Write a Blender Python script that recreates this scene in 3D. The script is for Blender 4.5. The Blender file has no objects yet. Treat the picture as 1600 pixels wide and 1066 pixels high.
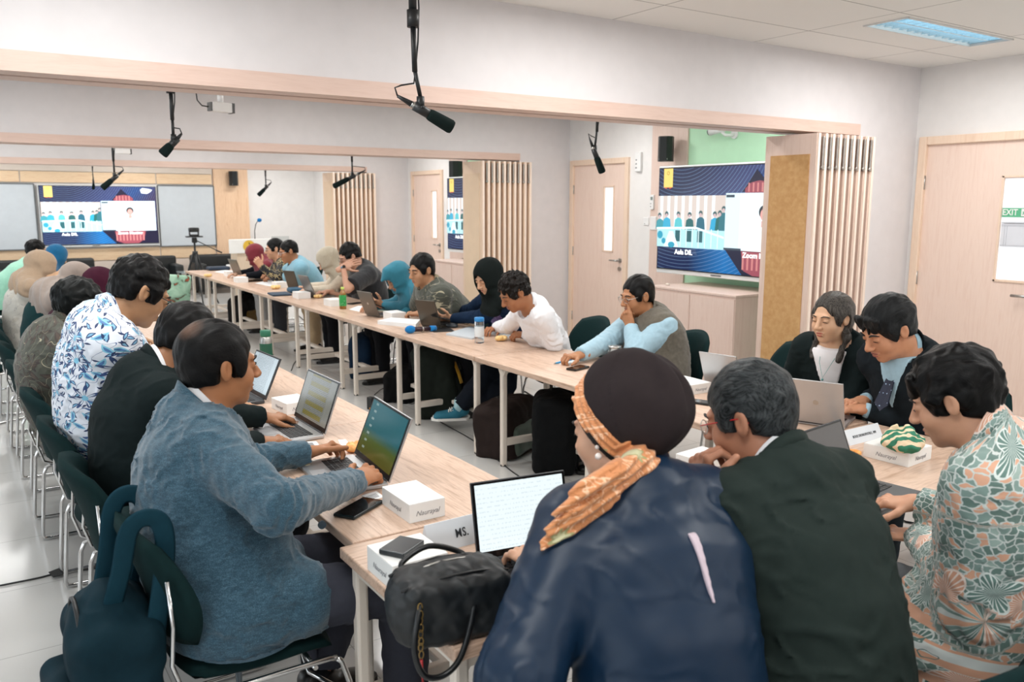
import bpy, bmesh, math, random
import numpy as np
from mathutils import Vector, Matrix, Euler
random.seed(7); np.random.seed(7)
SC = bpy.context.scene
COL = SC.collection
# ---------------------------------------------------------------- camera
CH = 1.6; FPX = 1304.0
_y, _p, _r = 0.5825, 0.1631, 0.0022
cf = np.array([math.sin(_y)*math.cos(_p), math.cos(_y)*math.cos(_p), -math.sin(_p)])
_r0 = np.array([math.cos(_y), -math.sin(_y), 0.0]); _u0 = np.cross(_r0, cf)
cr = _r0*math.cos(_r)+_u0*math.sin(_r); cu = np.cross(cr, cf)
cam = bpy.data.cameras.new('camera'); co = bpy.data.objects.new('camera', cam); COL.objects.link(co)
co.matrix_world = Matrix(((cr[0], cu[0], -cf[0], 0), (cr[1], cu[1], -cf[1], 0), (cr[2], cu[2], -cf[2], CH), (0, 0, 0, 1)))
cam.sensor_width = 36; cam.lens = 36*FPX/1600; cam.clip_start = 0.05; cam.clip_end = 100
cam.dof.use_dof = True; cam.dof.focus_distance = 3.3; cam.dof.aperture_fstop = 4.5
SC.camera = co
# ---------------------------------------------------------------- world, exposure
SC.view_settings.view_transform = 'Standard'; SC.view_settings.look = 'None'
SC.view_settings.gamma = 1; SC.view_settings.use_curve_mapping = False
SC.view_settings.exposure = 0.84
w = bpy.data.worlds.new('world'); SC.world = w; w.use_nodes = True
w.node_tree.nodes['Background'].inputs[0].default_value = (0.85, 0.93, 1.0, 1)
w.node_tree.nodes['Background'].inputs[1].default_value = 1.0
LAMP_W = 11.5; WIN_W = 12.0
# room numbers
XL, XR, Y0, Y1, ZC = -3.0, 6.0, -3.2, 16.3, 2.585
BEAMS = [3.66, 7.9, 12.1]; ZO = 2.09; TZ = 0.652

def area(name, loc, rot, sx, sy, power, col=(1, 1, 1), spread=math.pi):
    l = bpy.data.lights.new(name, 'AREA'); l.shape = 'RECTANGLE'; l.size = sx; l.size_y = sy
    l.energy = power; l.color = col; l.spread = spread
    o = bpy.data.objects.new(name, l); COL.objects.link(o); o.location = loc; o.rotation_euler = rot
    return o
# daylight through the windows of the left wall (seen only by what it lights)
for i, yy in enumerate((-0.6, 3.6, 7.9, 12.1)):
    area('window_daylight', (XL+0.12, yy+0.9, 1.45), (0, -math.pi/2, 0), 1.5, 3.0, WIN_W, (0.9, 0.96, 1.0))

# ---------------------------------------------------------------- helpers
def ray(px, py): return cf + cr*(px-800)/FPX - cu*(py-533)/FPX
CO = np.array([0, 0, CH])
def onZ(px, py, z=TZ): d = ray(px, py); return CO + d*(z-CH)/d[2]
def onX(px, py, x): d = ray(px, py); return CO + d*x/d[0]
def onY(px, py, y): d = ray(px, py); return CO + d*y/d[1]
def onD(px, py, dep): return CO + ray(px, py)*dep
def V(*a): return np.array(a, float)
def nrm(v): v = np.asarray(v, float); return v/(np.linalg.norm(v)+1e-9)

def lin(c):
    if isinstance(c, str):
        c = [int(c[i:i+2], 16)/255 for i in (0, 2, 4)]
    return tuple((x/12.92 if x <= .04045 else ((x+.055)/1.055)**2.4) for x in c)+(1,)
_M = {}
class N:
    """small node-tree writer"""
    def __init__(s, name):
        s.m = bpy.data.materials.new(name); s.m.use_nodes = True; s.t = s.m.node_tree; s.t.nodes.clear()
        s.out = s.n('ShaderNodeOutputMaterial'); s.b = s.n('ShaderNodeBsdfPrincipled')
        s.l(s.b.outputs[0], s.out.inputs[0])
    def n(s, k, **kw):
        x = s.t.nodes.new(k)
        for a, b in kw.items(): setattr(x, a, b)
        return x
    def l(s, a, b): s.t.links.new(a, b)
    def set(s, x, i, v):
        if hasattr(v, 'is_output') or isinstance(v, bpy.types.NodeSocket): s.l(v, x.inputs[i])
        else: x.inputs[i].default_value = v
    def coord(s, which='Object'): return s.n('ShaderNodeTexCoord').outputs[which]
    def map(s, v, sc=(1, 1, 1), rot=(0, 0, 0), loc=(0, 0, 0)):
        x = s.n('ShaderNodeMapping'); s.l(v, x.inputs[0]); x.inputs[1].default_value = loc; x.inputs[2].default_value = rot; x.inputs[3].default_value = sc
        return x.outputs[0]
    def noise(s, v, sc, det=2, dist=0, rough=.5):
        x = s.n('ShaderNodeTexNoise'); s.l(v, x.inputs['Vector']); x.inputs['Scale'].default_value = sc
        x.inputs['Detail'].default_value = det; x.inputs['Distortion'].default_value = dist; x.inputs['Roughness'].default_value = rough
        return x.outputs
    def vor(s, v, sc, feat='F1', dim='3D', rnd=1.0):
        x = s.n('ShaderNodeTexVoronoi', feature=feat, voronoi_dimensions=dim); s.l(v, x.inputs['Vector']); x.inputs['Scale'].default_value = sc
        x.inputs['Randomness'].default_value = rnd
        return x.outputs
    def wave(s, v, sc, dist=0, det=2, dirn='X', prof='SIN', dsc=1.0, typ='BANDS'):
        x = s.n('ShaderNodeTexWave', wave_type=typ, wave_profile=prof)
        if typ == 'BANDS': x.bands_direction = dirn
        s.l(v, x.inputs['Vector']); x.inputs['Scale'].default_value = sc; x.inputs['Distortion'].default_value = dist
        x.inputs['Detail'].default_value = det; x.inputs['Detail Scale'].default_value = dsc
        return x.outputs['Fac']
    def math(s, op, a, b=0.0, c=0.0, clamp=False):
        x = s.n('ShaderNodeMath', operation=op, use_clamp=clamp); s.set(x, 0, a); s.set(x, 1, b)
        if op in ('COMPARE', 'SMOOTH_MIN', 'MULTIPLY_ADD'): s.set(x, 2, c)
        return x.outputs[0]
    def ramp(s, f, stops, interp='LINEAR'):
        x = s.n('ShaderNodeValToRGB'); s.l(f, x.inputs[0]); x.color_ramp.interpolation = interp
        e = x.color_ramp.elements
        while len(e) < len(stops): e.new(.5)
        for i, (p, c) in enumerate(stops): e[i].position = p; e[i].color = lin(c) if not isinstance(c, float) else (c, c, c, 1)
        return x.outputs[0]
    def mix(s, f, a, b, mode='MIX'):
        x = s.n('ShaderNodeMix', data_type='RGBA', blend_type=mode); s.set(x, 0, f)
        for i, v in ((6, a), (7, b)):
            if isinstance(v, (str, tuple, list)): x.inputs[i].default_value = lin(v)
            else: s.l(v, x.inputs[i])
        return x.outputs[2]
    def sep(s, v):
        x = s.n('ShaderNodeSeparateXYZ'); s.l(v, x.inputs[0]); return x.outputs
    def comb(s, a, b, c=0.0):
        x = s.n('ShaderNodeCombineXYZ'); s.set(x, 0, a); s.set(x, 1, b); s.set(x, 2, c); return x.outputs[0]
    def bump(s, h, st=.3, dist=.01):
        x = s.n('ShaderNodeBump'); s.l(h, x.inputs['Height']); x.inputs['Strength'].default_value = st; x.inputs['Distance'].default_value = dist
        s.l(x.outputs[0], s.b.inputs['Normal'])
    def col(s, c):
        if isinstance(c, (str, tuple, list)): s.b.inputs['Base Color'].default_value = lin(c)
        else: s.l(c, s.b.inputs['Base Color'])
    def p(s, **kw):
        names = dict(rough='Roughness', metal='Metallic', spec='Specular IOR Level', trans='Transmission Weight', ior='IOR', sheen='Sheen Weight', coat='Coat Weight',
                     sss='Subsurface Weight', alpha='Alpha', emis='Emission Strength', sheenr='Sheen Roughness', aniso='Anisotropic')
        for k, v in kw.items(): s.b.inputs[names[k]].default_value = v
    def emit(s, c, st):
        if isinstance(c, (str, tuple, list)): s.b.inputs['Emission Color'].default_value = lin(c)
        else: s.l(c, s.b.inputs['Emission Color'])
        s.b.inputs['Emission Strength'].default_value = st

def flat(name, col, rough=.5, metal=0, **kw):
    """one-colour material with a faint procedural tone variation"""
    key = (name, str(col), rough, metal, str(sorted(kw.items())))
    if key in _M: return _M[key]
    n = N(name); c = lin(col)
    f = n.noise(n.coord(), 9, 3)[0]
    a = tuple(min(1, x*.94) for x in c[:3])+(1,); b = tuple(min(1, x*1.05) for x in c[:3])+(1,)
    x = n.n('ShaderNodeMix', data_type='RGBA'); n.l(f, x.inputs[0]); x.inputs[6].default_value = a; x.inputs[7].default_value = b
    n.l(x.outputs[2], n.b.inputs['Base Color']); n.p(rough=rough, metal=metal, **kw)
    _M[key] = n.m; return n.m
def glow(name, col, st):
    key = (name, str(col), st)
    if key in _M: return _M[key]
    n = N(name); n.col((0.02, 0.02, 0.02)); n.p(rough=.3); n.emit(col, st); _M[key] = n.m; return n.m
def fabric(name, col, rough=.85, weave=900, st=.15, var=.12, sheen=.2, fold=6):
    key = (name, str(col))
    if key in _M: return _M[key]
    n = N(name); o = n.coord(); f = n.noise(o, 60, 4)[0]; c = lin(col)
    x = n.n('ShaderNodeMix', data_type='RGBA'); n.l(f, x.inputs[0])
    x.inputs[6].default_value = tuple(max(0, v*(1-var)) for v in c[:3])+(1,); x.inputs[7].default_value = tuple(min(1, v*(1+var)) for v in c[:3])+(1,)
    n.l(x.outputs[2], n.b.inputs['Base Color']); n.p(rough=rough, sheen=sheen if max(c[:3]) > .12 else 0.0, spec=.3 if max(c[:3]) > .12 else .15)
    n.bump(n.noise(o, weave, 2)[0], st, .001)
    _M[key] = n.m; return n.m

def mesh_from(name, verts, faces, mat=None, smooth=False):
    me = bpy.data.meshes.new(name); me.from_pydata([tuple(v) for v in verts], [], faces)
    if mat: me.materials.append(mat)
    if smooth:
        for p in me.polygons: p.use_smooth = True
    me.update(); return me
def tag(o, label=None, cat=None, group=None, kind=None):
    if label: o['label'] = label
    if cat: o['category'] = cat
    if group: o['group'] = group
    if kind: o['kind'] = kind
    return o
def empty(name, loc=(0, 0, 0), rz=0.0, label=None, cat=None, group=None):
    o = bpy.data.objects.new(name, None); COL.objects.link(o); o.location = loc; o.rotation_euler = (0, 0, rz); o.empty_display_size = .05
    return tag(o, label, cat, group)
class MB:
    """collects shapes in one bmesh and links them as one mesh object"""
    def __init__(s): s.bm = bmesh.new(); s.mats = []
    def _mi(s, mat):
        if mat is None: return 0
        if mat not in s.mats: s.mats.append(mat)
        return s.mats.index(mat)
    def _fin(s, geom, M, mat, smooth):
        vs = [g for g in geom if isinstance(g, bmesh.types.BMVert)]
        if M is not None: bmesh.ops.transform(s.bm, matrix=M, verts=vs)
        mi = s._mi(mat); fs = set(f for v in vs for f in v.link_faces)
        for f in fs: f.material_index = mi; f.smooth = smooth
        return vs
    def box(s, c, size, rot=None, mat=None, bev=0.0, seg=2, smooth=False):
        r = bmesh.ops.create_cube(s.bm, size=1.0); vs = r['verts']
        bmesh.ops.scale(s.bm, vec=size, verts=vs)
        if bev > 0:
            es = list(set(e for v in vs for e in v.link_edges))
            g = bmesh.ops.bevel(s.bm, geom=es, offset=bev, segments=seg, affect='EDGES', profile=.5)
            vs = g['verts'] if len(g['verts']) > 8 else vs
            vs = list(set(v for f in g['faces'] for v in f.verts)|set(v for v in vs if v.is_valid))
            # flood to whole island
            seen = set(vs); st = list(vs)
            while st:
                v = st.pop()
                for e in v.link_edges:
                    o = e.other_vert(v)
                    if o not in seen: seen.add(o); st.append(o)
            vs = list(seen)
        M = Matrix.Translation(Vector(c)) @ ((rot if isinstance(rot, Matrix) else Euler(rot).to_matrix().to_4x4()) if rot is not None else Matrix())
        return s._fin(vs, M, mat, smooth)
    def cyl(s, a, b, r1, r2=None, mat=None, seg=16, caps=True, smooth=True):
        a = Vector(a); b = Vector(b); r2 = r1 if r2 is None else r2; d = b-a
        r = bmesh.ops.create_cone(s.bm, cap_ends=caps, segments=seg, radius1=max(r1, 1e-5), radius2=max(r2, 1e-5), depth=d.length)
        M = Matrix.Translation((a+b)/2) @ d.to_track_quat('Z', 'Y').to_matrix().to_4x4()
        vs = s._fin(r['verts'], M, mat, smooth)
        for f in set(f for v in vs for f in v.link_faces):
            if len(f.verts) > 4: f.smooth = False
        return vs
    def sph(s, c, r, mat=None, seg=16, rot=None):
        g = bmesh.ops.create_uvsphere(s.bm, u_segments=seg, v_segments=max(6, seg//2), radius=1.0)
        rr = (r, r, r) if not hasattr(r, '__len__') else r
        M = Matrix.Translation(Vector(c)) @ (Euler(rot).to_matrix().to_4x4() if rot is not None else Matrix()) @ Matrix.Diagonal(tuple(rr)+(1,))
        return s._fin(g['verts'], M, mat, True)
    def tube(s, pts, r, mat=None, seg=8, closed=False, flat=None):
        pts = [Vector(p) for p in pts]; n = len(pts); rings = []
        up = Vector((0, 0, 1)); prev = None
        for i, p in enumerate(pts):
            if closed: d = (pts[(i+1) % n]-pts[i-1]).normalized()
            else: d = (pts[min(i+1, n-1)]-pts[max(i-1, 0)]).normalized()
            if prev is None: a = d.cross(up if abs(d.z) < .9 else Vector((1, 0, 0))).normalized()
            else: a = (prev-d*prev.dot(d)).normalized()
            prev = a; b = d.cross(a); rr = r[i] if hasattr(r, '__len__') else r
            fb = rr if flat is None else flat
            rings.append([s.bm.verts.new(p+a*math.cos(t)*rr+b*math.sin(t)*fb) for t in [2*math.pi*k/seg for k in range(seg)]])
        mi = s._mi(mat)
        for i in range(n if closed else n-1):
            A, B = rings[i], rings[(i+1) % n]
            for k in range(seg):
                f = s.bm.faces.new((A[k], A[(k+1) % seg], B[(k+1) % seg], B[k])); f.material_index = mi; f.smooth = True
        if not closed:
            for R, rev in ((rings[0], True), (rings[-1], False)):
                f = s.bm.faces.new(R[::-1] if rev else R); f.material_index = mi
    def lathe(s, prof, c=(0, 0, 0), mat=None, seg=24, M=None):
        rings = []
        for (r, z) in prof:
            rings.append([s.bm.verts.new((max(r, 1e-4)*math.cos(2*math.pi*k/seg), max(r, 1e-4)*math.sin(2*math.pi*k/seg), z)) for k in range(seg)])
        mi = s._mi(mat)
        for A, B in zip(rings, rings[1:]):
            for k in range(seg):
                f = s.bm.faces.new((A[k], A[(k+1) % seg], B[(k+1) % seg], B[k])); f.material_index = mi; f.smooth = True
        vs = [v for R in rings for v in R]
        bmesh.ops.transform(s.bm, matrix=Matrix.Translation(Vector(c)) @ (M or Matrix()), verts=vs)
    def poly(s, pts, mat=None, thick=None, nvec=(0, 0, 1)):
        """flat polygon, optionally extruded along nvec"""
        vs = [s.bm.verts.new(tuple(p)) for p in pts]; mi = s._mi(mat)
        f = s.bm.faces.new(vs); f.material_index = mi
        if thick:
            n = Vector(nvec)*thick; v2 = [s.bm.verts.new(v.co+n) for v in vs]
            g = s.bm.faces.new(v2[::-1]); g.material_index = mi
            for i in range(len(vs)):
                q = s.bm.faces.new((vs[i], v2[i], v2[(i+1) % len(vs)], vs[(i+1) % len(vs)])); q.material_index = mi
    def build(s, name, mat=None, parent=None, loc=None, fix=True):
        if fix: bmesh.ops.recalc_face_normals(s.bm, faces=s.bm.faces[:])
        me = bpy.data.meshes.new(name); s.bm.to_mesh(me); s.bm.free()
        for m in (s.mats or ([mat] if mat else [])): me.materials.append(m)
        o = bpy.data.objects.new(name, me); COL.objects.link(o)
        if parent is not None: o.parent = parent
        if loc is not None: o.location = loc
        return o
def copy_tree(o, parent=None):
    c = o.copy(); COL.objects.link(c)
    if parent is not None: c.parent = parent
    for ch in list(o.children): copy_tree(ch, c)
    return c
def place(proto, used, loc, rz, label, group=None, cat=None):
    """the first call moves the proto itself, later calls copy it"""
    o = copy_tree(proto) if used[0] else proto
    used[0] = True; o.location = loc; o.rotation_euler = (0, 0, rz); o['label'] = label
    if group: o['group'] = group
    return o
def sp(pts, n=6):
    P = [np.array(q, float) for q in pts]; out = []
    for i in range(len(P)-1):
        p0, p1, p2, p3 = P[max(i-1, 0)], P[i], P[i+1], P[min(i+2, len(P)-1)]
        for t in np.linspace(0, 1, n+1)[:-1]: out.append(.5*((2*p1)+(-p0+p2)*t+(2*p0-5*p1+4*p2-p3)*t*t+(-p0+3*p1-3*p2+p3)*t**3))
    return out+[P[-1]]
_fontc = {}
def text_mesh(body, size, name='lettering', mat=None, parent=None, M=None, ext=.0004, shear=0, bold=0, align='CENTER', spacing=1.0, sx=1.0):
    cu_ = bpy.data.curves.new('t', 'FONT'); cu_.body = body; cu_.size = size; cu_.extrude = ext; cu_.shear = shear; cu_.align_x = align; cu_.align_y = 'CENTER'
    cu_.offset = bold; cu_.space_character = spacing; cu_.resolution_u = 3
    t = bpy.data.objects.new('t', cu_); COL.objects.link(t); dg = bpy.context.evaluated_depsgraph_get(); dg.update()
    me = bpy.data.meshes.new_from_object(t.evaluated_get(dg)); bpy.data.objects.remove(t)
    me.name = name; me.transform((M or Matrix()) @ Matrix.Diagonal((sx, 1, 1, 1)))
    me.materials.clear()
    if mat: me.materials.append(mat)
    o = bpy.data.objects.new(name, me); COL.objects.link(o)
    if parent is not None: o.parent = parent
    return o
# ================================================================ distance-field sculpting: smooth-joined forms meshed as one surface
def rotm(yaw=0, pitch=0, roll=0):
    """columns: right, forward, up; yaw about z (0 = +y), pitch up positive, roll to the right"""
    return np.array((Matrix.Rotation(yaw, 3, 'Z') @ Matrix.Rotation(pitch, 3, 'X') @ Matrix.Rotation(roll, 3, 'Y')))
class Sdf:
    def __init__(s): s.p = []
    def cone(s, a, b, ra, rb=None, k=.02, sub=False):
        s.p.append(('c', V(*a), V(*b), ra, ra if rb is None else rb, k, sub)); return s
    def econe(s, a, b, wa, wb, lat, k=.03, sub=False):
        s.p.append(('e', V(*a), V(*b), wa, wb, nrm(lat), k, sub)); return s
    def ell(s, c, r, R=None, k=.02, sub=False):
        s.p.append(('l', V(*c), V(*r), np.eye(3) if R is None else np.asarray(R), k, sub)); return s
    def box(s, c, h, R=None, rd=.01, k=.01, sub=False):
        s.p.append(('b', V(*c), V(*h), np.eye(3) if R is None else np.asarray(R), rd, k, sub)); return s
    def cut(s, c, n, R):
        s.p.append(('h', V(*c), nrm(n), R)); return s
    def bounds(s):
        lo, hi = V(9, 9, 9)*9, -V(9, 9, 9)*9
        for q in s.p:
            if q[0] == 'h' or q[-1]: continue
            if q[0] == 'c': r = max(q[3], q[4]); A = np.minimum(q[1], q[2])-r; B = np.maximum(q[1], q[2])+r
            elif q[0] == 'e': r = max(q[3]+q[4]); A = np.minimum(q[1], q[2])-r; B = np.maximum(q[1], q[2])+r
            elif q[0] == 'l': e = np.sqrt(((q[3]*q[2])**2).sum(1)); A, B = q[1]-e, q[1]+e
            else: e = np.abs(q[3]) @ (q[2]+q[4]); A, B = q[1]-e, q[1]+e
            lo = np.minimum(lo, A); hi = np.maximum(hi, B)
        return lo, hi
    def mesh(s, res, disp=None, fine=None, lo=None, hi=None, band=.03, grow=.015):
        L, Hh = s.bounds(); L = L-grow-2*res; Hh = Hh+grow+2*res
        if lo is not None: L = np.maximum(L, lo)
        if hi is not None: Hh = np.minimum(Hh, hi)
        ax = []
        for i in range(3):
            if fine is None: a = np.arange(L[i], Hh[i]+res, res)
            else:
                fl, fh, fr = fine[0][i], fine[1][i], fine[2]; a = [L[i]]; st = res
                while a[-1] < Hh[i]:
                    x = a[-1]; inside = fl-st < x < fh; tgt = fr if inside else res
                    st = max(tgt, st*.8) if st > tgt else min(tgt, st*1.25); a.append(x+st)
                a = np.array(a)
            ax.append(a.astype(np.float32))
        X, Y, Z = ax; D = np.full((len(X), len(Y), len(Z)), .25, np.float32)
        for q in s.p:
            t = q[0]
            if t == 'h':
                c, n_, R = q[1], q[2], q[3]; A, B = c-R, c+R; k = 0
            else:
                k = q[-2]; m = .035+k
                if t == 'c': r = max(q[3], q[4])+m; A = np.minimum(q[1], q[2])-r; B = np.maximum(q[1], q[2])+r
                elif t == 'e': r = max(q[3]+q[4])+m; A = np.minimum(q[1], q[2])-r; B = np.maximum(q[1], q[2])+r
                elif t == 'l': e = np.sqrt(((q[3]*q[2])**2).sum(1))+m; A, B = q[1]-e, q[1]+e
                else: e = np.abs(q[3]) @ (q[2]+q[4])+m; A, B = q[1]-e, q[1]+e
            i0, i1 = np.searchsorted(X, A[0]), np.searchsorted(X, B[0]); j0, j1 = np.searchsorted(Y, A[1]), np.searchsorted(Y, B[1]); k0, k1 = np.searchsorted(Z, A[2]), np.searchsorted(Z, B[2])
            if i1 <= i0 or j1 <= j0 or k1 <= k0: continue
            x = X[i0:i1, None, None]; y = Y[None, j0:j1, None]; z = Z[None, None, k0:k1]
            S = D[i0:i1, j0:j1, k0:k1]
            if t == 'h':
                d = (x-c[0])*n_[0]+(y-c[1])*n_[1]+(z-c[2])*n_[2]
                m_ = ((x-c[0])**2+(y-c[1])**2+(z-c[2])**2) < R*R
                S[...] = np.where(m_, np.maximum(S, d), S); continue
            if t in 'ce':
                a, b = q[1], q[2]; ab = b-a; L2 = float(ab @ ab)+1e-9
                px, py, pz = x-a[0], y-a[1], z-a[2]
                tt = np.clip((px*ab[0]+py*ab[1]+pz*ab[2])/L2, 0, 1)
                vx, vy, vz = px-tt*ab[0], py-tt*ab[1], pz-tt*ab[2]; n2 = vx*vx+vy*vy+vz*vz
                if t == 'c': d = np.sqrt(n2)-(q[3]+(q[4]-q[3])*tt)
                else:
                    l = q[5]; u = vx*l[0]+vy*l[1]+vz*l[2]; o2 = np.maximum(n2-u*u, 0)
                    w_ = q[3][0]+(q[4][0]-q[3][0])*tt; h_ = q[3][1]+(q[4][1]-q[3][1])*tt
                    kk = np.sqrt((u/w_)**2+o2/h_**2); d = (kk-1)*np.minimum(w_, h_)
            elif t == 'l':
                R_ = q[3]; px, py, pz = x-q[1][0], y-q[1][1], z-q[1][2]; r = q[2]
                kk = 0; g = 0
                for c_ in range(3):
                    w_ = (px*R_[0, c_]+py*R_[1, c_]+pz*R_[2, c_])/r[c_]; kk = kk+w_*w_; g = g+(w_/r[c_])**2
                kk = np.sqrt(kk); d = kk*(kk-1)/(np.sqrt(g)+1e-9)
            else:
                R_ = q[3]; px, py, pz = x-q[1][0], y-q[1][1], z-q[1][2]; o2 = 0; mx = None
                for c_ in range(3):
                    w_ = np.abs(px*R_[0, c_]+py*R_[1, c_]+pz*R_[2, c_])-q[2][c_]; o2 = o2+np.maximum(w_, 0)**2; mx = w_ if mx is None else np.maximum(mx, w_)
                d = np.sqrt(o2)+np.minimum(mx, 0)-q[4]
            d = d.astype(np.float32)
            if q[-1]:
                if k > 0: hh = np.maximum(k-np.abs(S+d), 0)/k; S[...] = np.maximum(S, -d)+hh*hh*k*.25
                else: S[...] = np.maximum(S, -d)
            else:
                if k > 0: hh = np.maximum(k-np.abs(S-d), 0)/k; S[...] = np.minimum(S, d)-hh*hh*k*.25
                else: S[...] = np.minimum(S, d)
        if disp is not None:
            idx = np.nonzero(np.abs(D) < band); P = np.stack([X[idx[0]], Y[idx[1]], Z[idx[2]]], 1)
            D[idx] += disp(P).astype(np.float32)
        return surfnet(D, X, Y, Z)
def surfnet(D, X, Y, Z):
    I = D < 0; nx, ny, nz = D.shape
    cnt = np.zeros((nx-1, ny-1, nz-1), np.int8)
    for a in (0, 1):
        for b in (0, 1):
            for c in (0, 1): cnt += I[a:nx-1+a, b:ny-1+b, c:nz-1+c]
    act = (cnt > 0) & (cnt < 8); i, j, k = np.nonzero(act); n = len(i)
    idx = np.full(act.shape, -1, np.int32); idx[i, j, k] = np.arange(n)
    pos = np.zeros((n, 3)); w = np.zeros(n)
    for ax in range(3):
        o = [(0, 0), (0, 1), (1, 0), (1, 1)]
        for (p, q) in o:
            d0 = [0, 0, 0]; oth = [t for t in range(3) if t != ax]; d0[oth[0]] = p; d0[oth[1]] = q; d1 = list(d0); d1[ax] = 1
            A = D[i+d0[0], j+d0[1], k+d0[2]]; B = D[i+d1[0], j+d1[1], k+d1[2]]; cr_ = (A < 0) != (B < 0)
            t = np.where(cr_, A/np.where(np.abs(A-B) < 1e-12, 1e-12, A-B), 0)
            q0 = np.array(d0, float)[None].repeat(n, 0); q0[:, ax] = t; pos[cr_] += q0[cr_]; w += cr_
    pos /= w[:, None]
    ii = (i, j, k); P = np.zeros((n, 3), np.float32)
    for c, A in enumerate((X, Y, Z)): P[:, c] = A[ii[c]]+pos[:, c]*(A[ii[c]+1]-A[ii[c]])
    F = []
    for ax in range(3):
        a = [slice(1, -1)]*3; b = [slice(1, -1)]*3; a[ax] = slice(0, -1); b[ax] = slice(1, None)
        sA, sB = I[tuple(a)], I[tuple(b)]; e = np.nonzero(sA != sB); flip = sA[e]
        base = [e[0]+1, e[1]+1, e[2]+1]; base[ax] = e[ax]; o1, o2 = [t for t in range(3) if t != ax]
        def cell(da, db):
            q = [base[0].copy(), base[1].copy(), base[2].copy()]; q[o1] = q[o1]-da; q[o2] = q[o2]-db; return idx[q[0], q[1], q[2]]
        Q = np.stack([cell(1, 1), cell(0, 1), cell(0, 0), cell(1, 0)], 1)
        if ax == 1: flip = ~flip
        Q[~flip] = Q[~flip][:, ::-1]; F.append(Q)
    F = np.concatenate(F); F = F[(F >= 0).all(1)]
    return P, F
def np_mesh(name, P, F, mat_=None, smooth=True):
    me = bpy.data.meshes.new(name); me.vertices.add(len(P)); me.vertices.foreach_set('co', P.astype(np.float32).ravel())
    me.loops.add(F.size); me.loops.foreach_set('vertex_index', F.astype(np.int32).ravel())
    me.polygons.add(len(F)); me.polygons.foreach_set('loop_start', np.arange(0, F.size, 4, dtype=np.int32)); me.polygons.foreach_set('loop_total', np.full(len(F), 4, np.int32))
    me.polygons.foreach_set('use_smooth', np.full(len(F), smooth)); me.update(calc_edges=True)
    if mat_: me.materials.append(mat_)
    return me
PERS = {}
def sdf_obj(name, sdf, res, mat_, parent=None, root=None, **kw):
    """root: world position of the parent (mesh is written relative to it)"""
    P, F = sdf.mesh(res, **kw) if not isinstance(sdf, tuple) else sdf
    if parent is not None and parent.name in PERS: P = PERS[parent.name].settle(P, name)
    if root is not None: P = P-np.asarray(root, np.float32)
    o = bpy.data.objects.new(name, np_mesh(name, P, F, mat_)); COL.objects.link(o)
    if parent is not None: o.parent = parent
    return o
def join_pf(*a):
    Ps, Fs, n = [], [], 0
    for P, F in a: Ps.append(P); Fs.append(F+n); n += len(P)
    return np.concatenate(Ps), np.concatenate(Fs)
def snoise(P, f, seed=0.0, ani=(1, 1, 1)):
    """cheap smooth noise, about -1..1"""
    a = P*np.array(ani)*f; r = 0
    for k, (u, v, w_) in enumerate(((1, .31, .17), (-.27, 1, .43), (.39, -.21, 1), (.71, .69, -.33))):
        r = r+np.sin(a @ np.array([u, v, w_])*6.283+seed*(k+1.7)+1.3*np.sin(a @ np.array([w_, u, v])*4.1+seed*2.3+k))
    return r/3
# ================================================================ room
def m_floor():
    n = N('white_glossy_floor_tile'); o = n.coord()
    b = n.n('ShaderNodeTexBrick', offset=0.0); n.l(n.map(o, (1, 1, 1), loc=(.13, .32, 0)), b.inputs['Vector']); b.inputs['Scale'].default_value = 1.0
    b.inputs['Brick Width'].default_value = .6; b.inputs['Row Height'].default_value = .6; b.inputs['Mortar Size'].default_value = .0022; b.inputs['Mortar Smooth'].default_value = .1
    b.inputs['Color1'].default_value = lin('c9c8c5'); b.inputs['Color2'].default_value = lin('c4c3c0'); b.inputs['Mortar'].default_value = lin('9b9a97')
    n.col(n.mix(n.math('MULTIPLY', n.noise(o, 2.2, 3)[0], .35), b.outputs[0], 'bcbcbb'))
    n.p(rough=.17, spec=.5); n.bump(n.noise(o, 3, 1)[0], .03, .01); return n.m
def m_wood(name, a, b, axis=0, sc=1.0, rough=.45, grain=1.0):
    key = (name, a, b, axis, sc)
    if key in _M: return _M[key]
    n = N(name); s = [14*sc]*3; s[axis] = 1.1*sc
    v = n.map(n.coord(), tuple(s)); f = n.noise(v, 2.4, 6, 1.3, .62)[0]; g = n.noise(v, 14, 3)[0]
    h = n.math('ADD', n.math('MULTIPLY', f, .8*grain), n.math('MULTIPLY', g, .25*grain))
    n.col(n.ramp(h, [(.3, a), (.5+.0, b), (.72, a)])); n.p(rough=rough); _M[key] = n.m; return n.m
WALL = flat('white_wall_paint', 'e9e6e4', .75); CEIL = None
PINK = m_wood('pale_pink_veneer', 'd9bdb0', 'e2cabe', 2, .7, .45)
PINKX = m_wood('pale_pink_veneer_long', 'd3b5a7', 'ddc2b5', 0, .7, .45)
OAK = m_wood('oak_veneer', 'dcb58e', 'f0d3b0', 0, .8, .5)
OAKV = m_wood('oak_veneer_upright', 'd9ae8a', 'eecbaa', 2, .8, .5)
GREEN = flat('mint_green_paint', 'bfe8c6', .7)
CHROME = flat('polished_chrome', 'd8d8d8', .16, 1.0)
STEEL = flat('brushed_steel', 'b4b2ae', .35, 1.0)
BLACK = flat('black_plastic', '17191b', .45); WHITEP = flat('white_plastic', 'ecebea', .4)
def struct(name, mb, m=None): return tag(mb.build(name, m), kind='structure')
n = N('ceiling_board'); o = n.coord(); b = n.n('ShaderNodeTexBrick', offset=0.0)
n.l(n.map(o, (1, 1, 1), loc=(-.81, -.4485, 0)), b.inputs['Vector']); b.inputs['Scale'].default_value = 1.0
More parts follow.
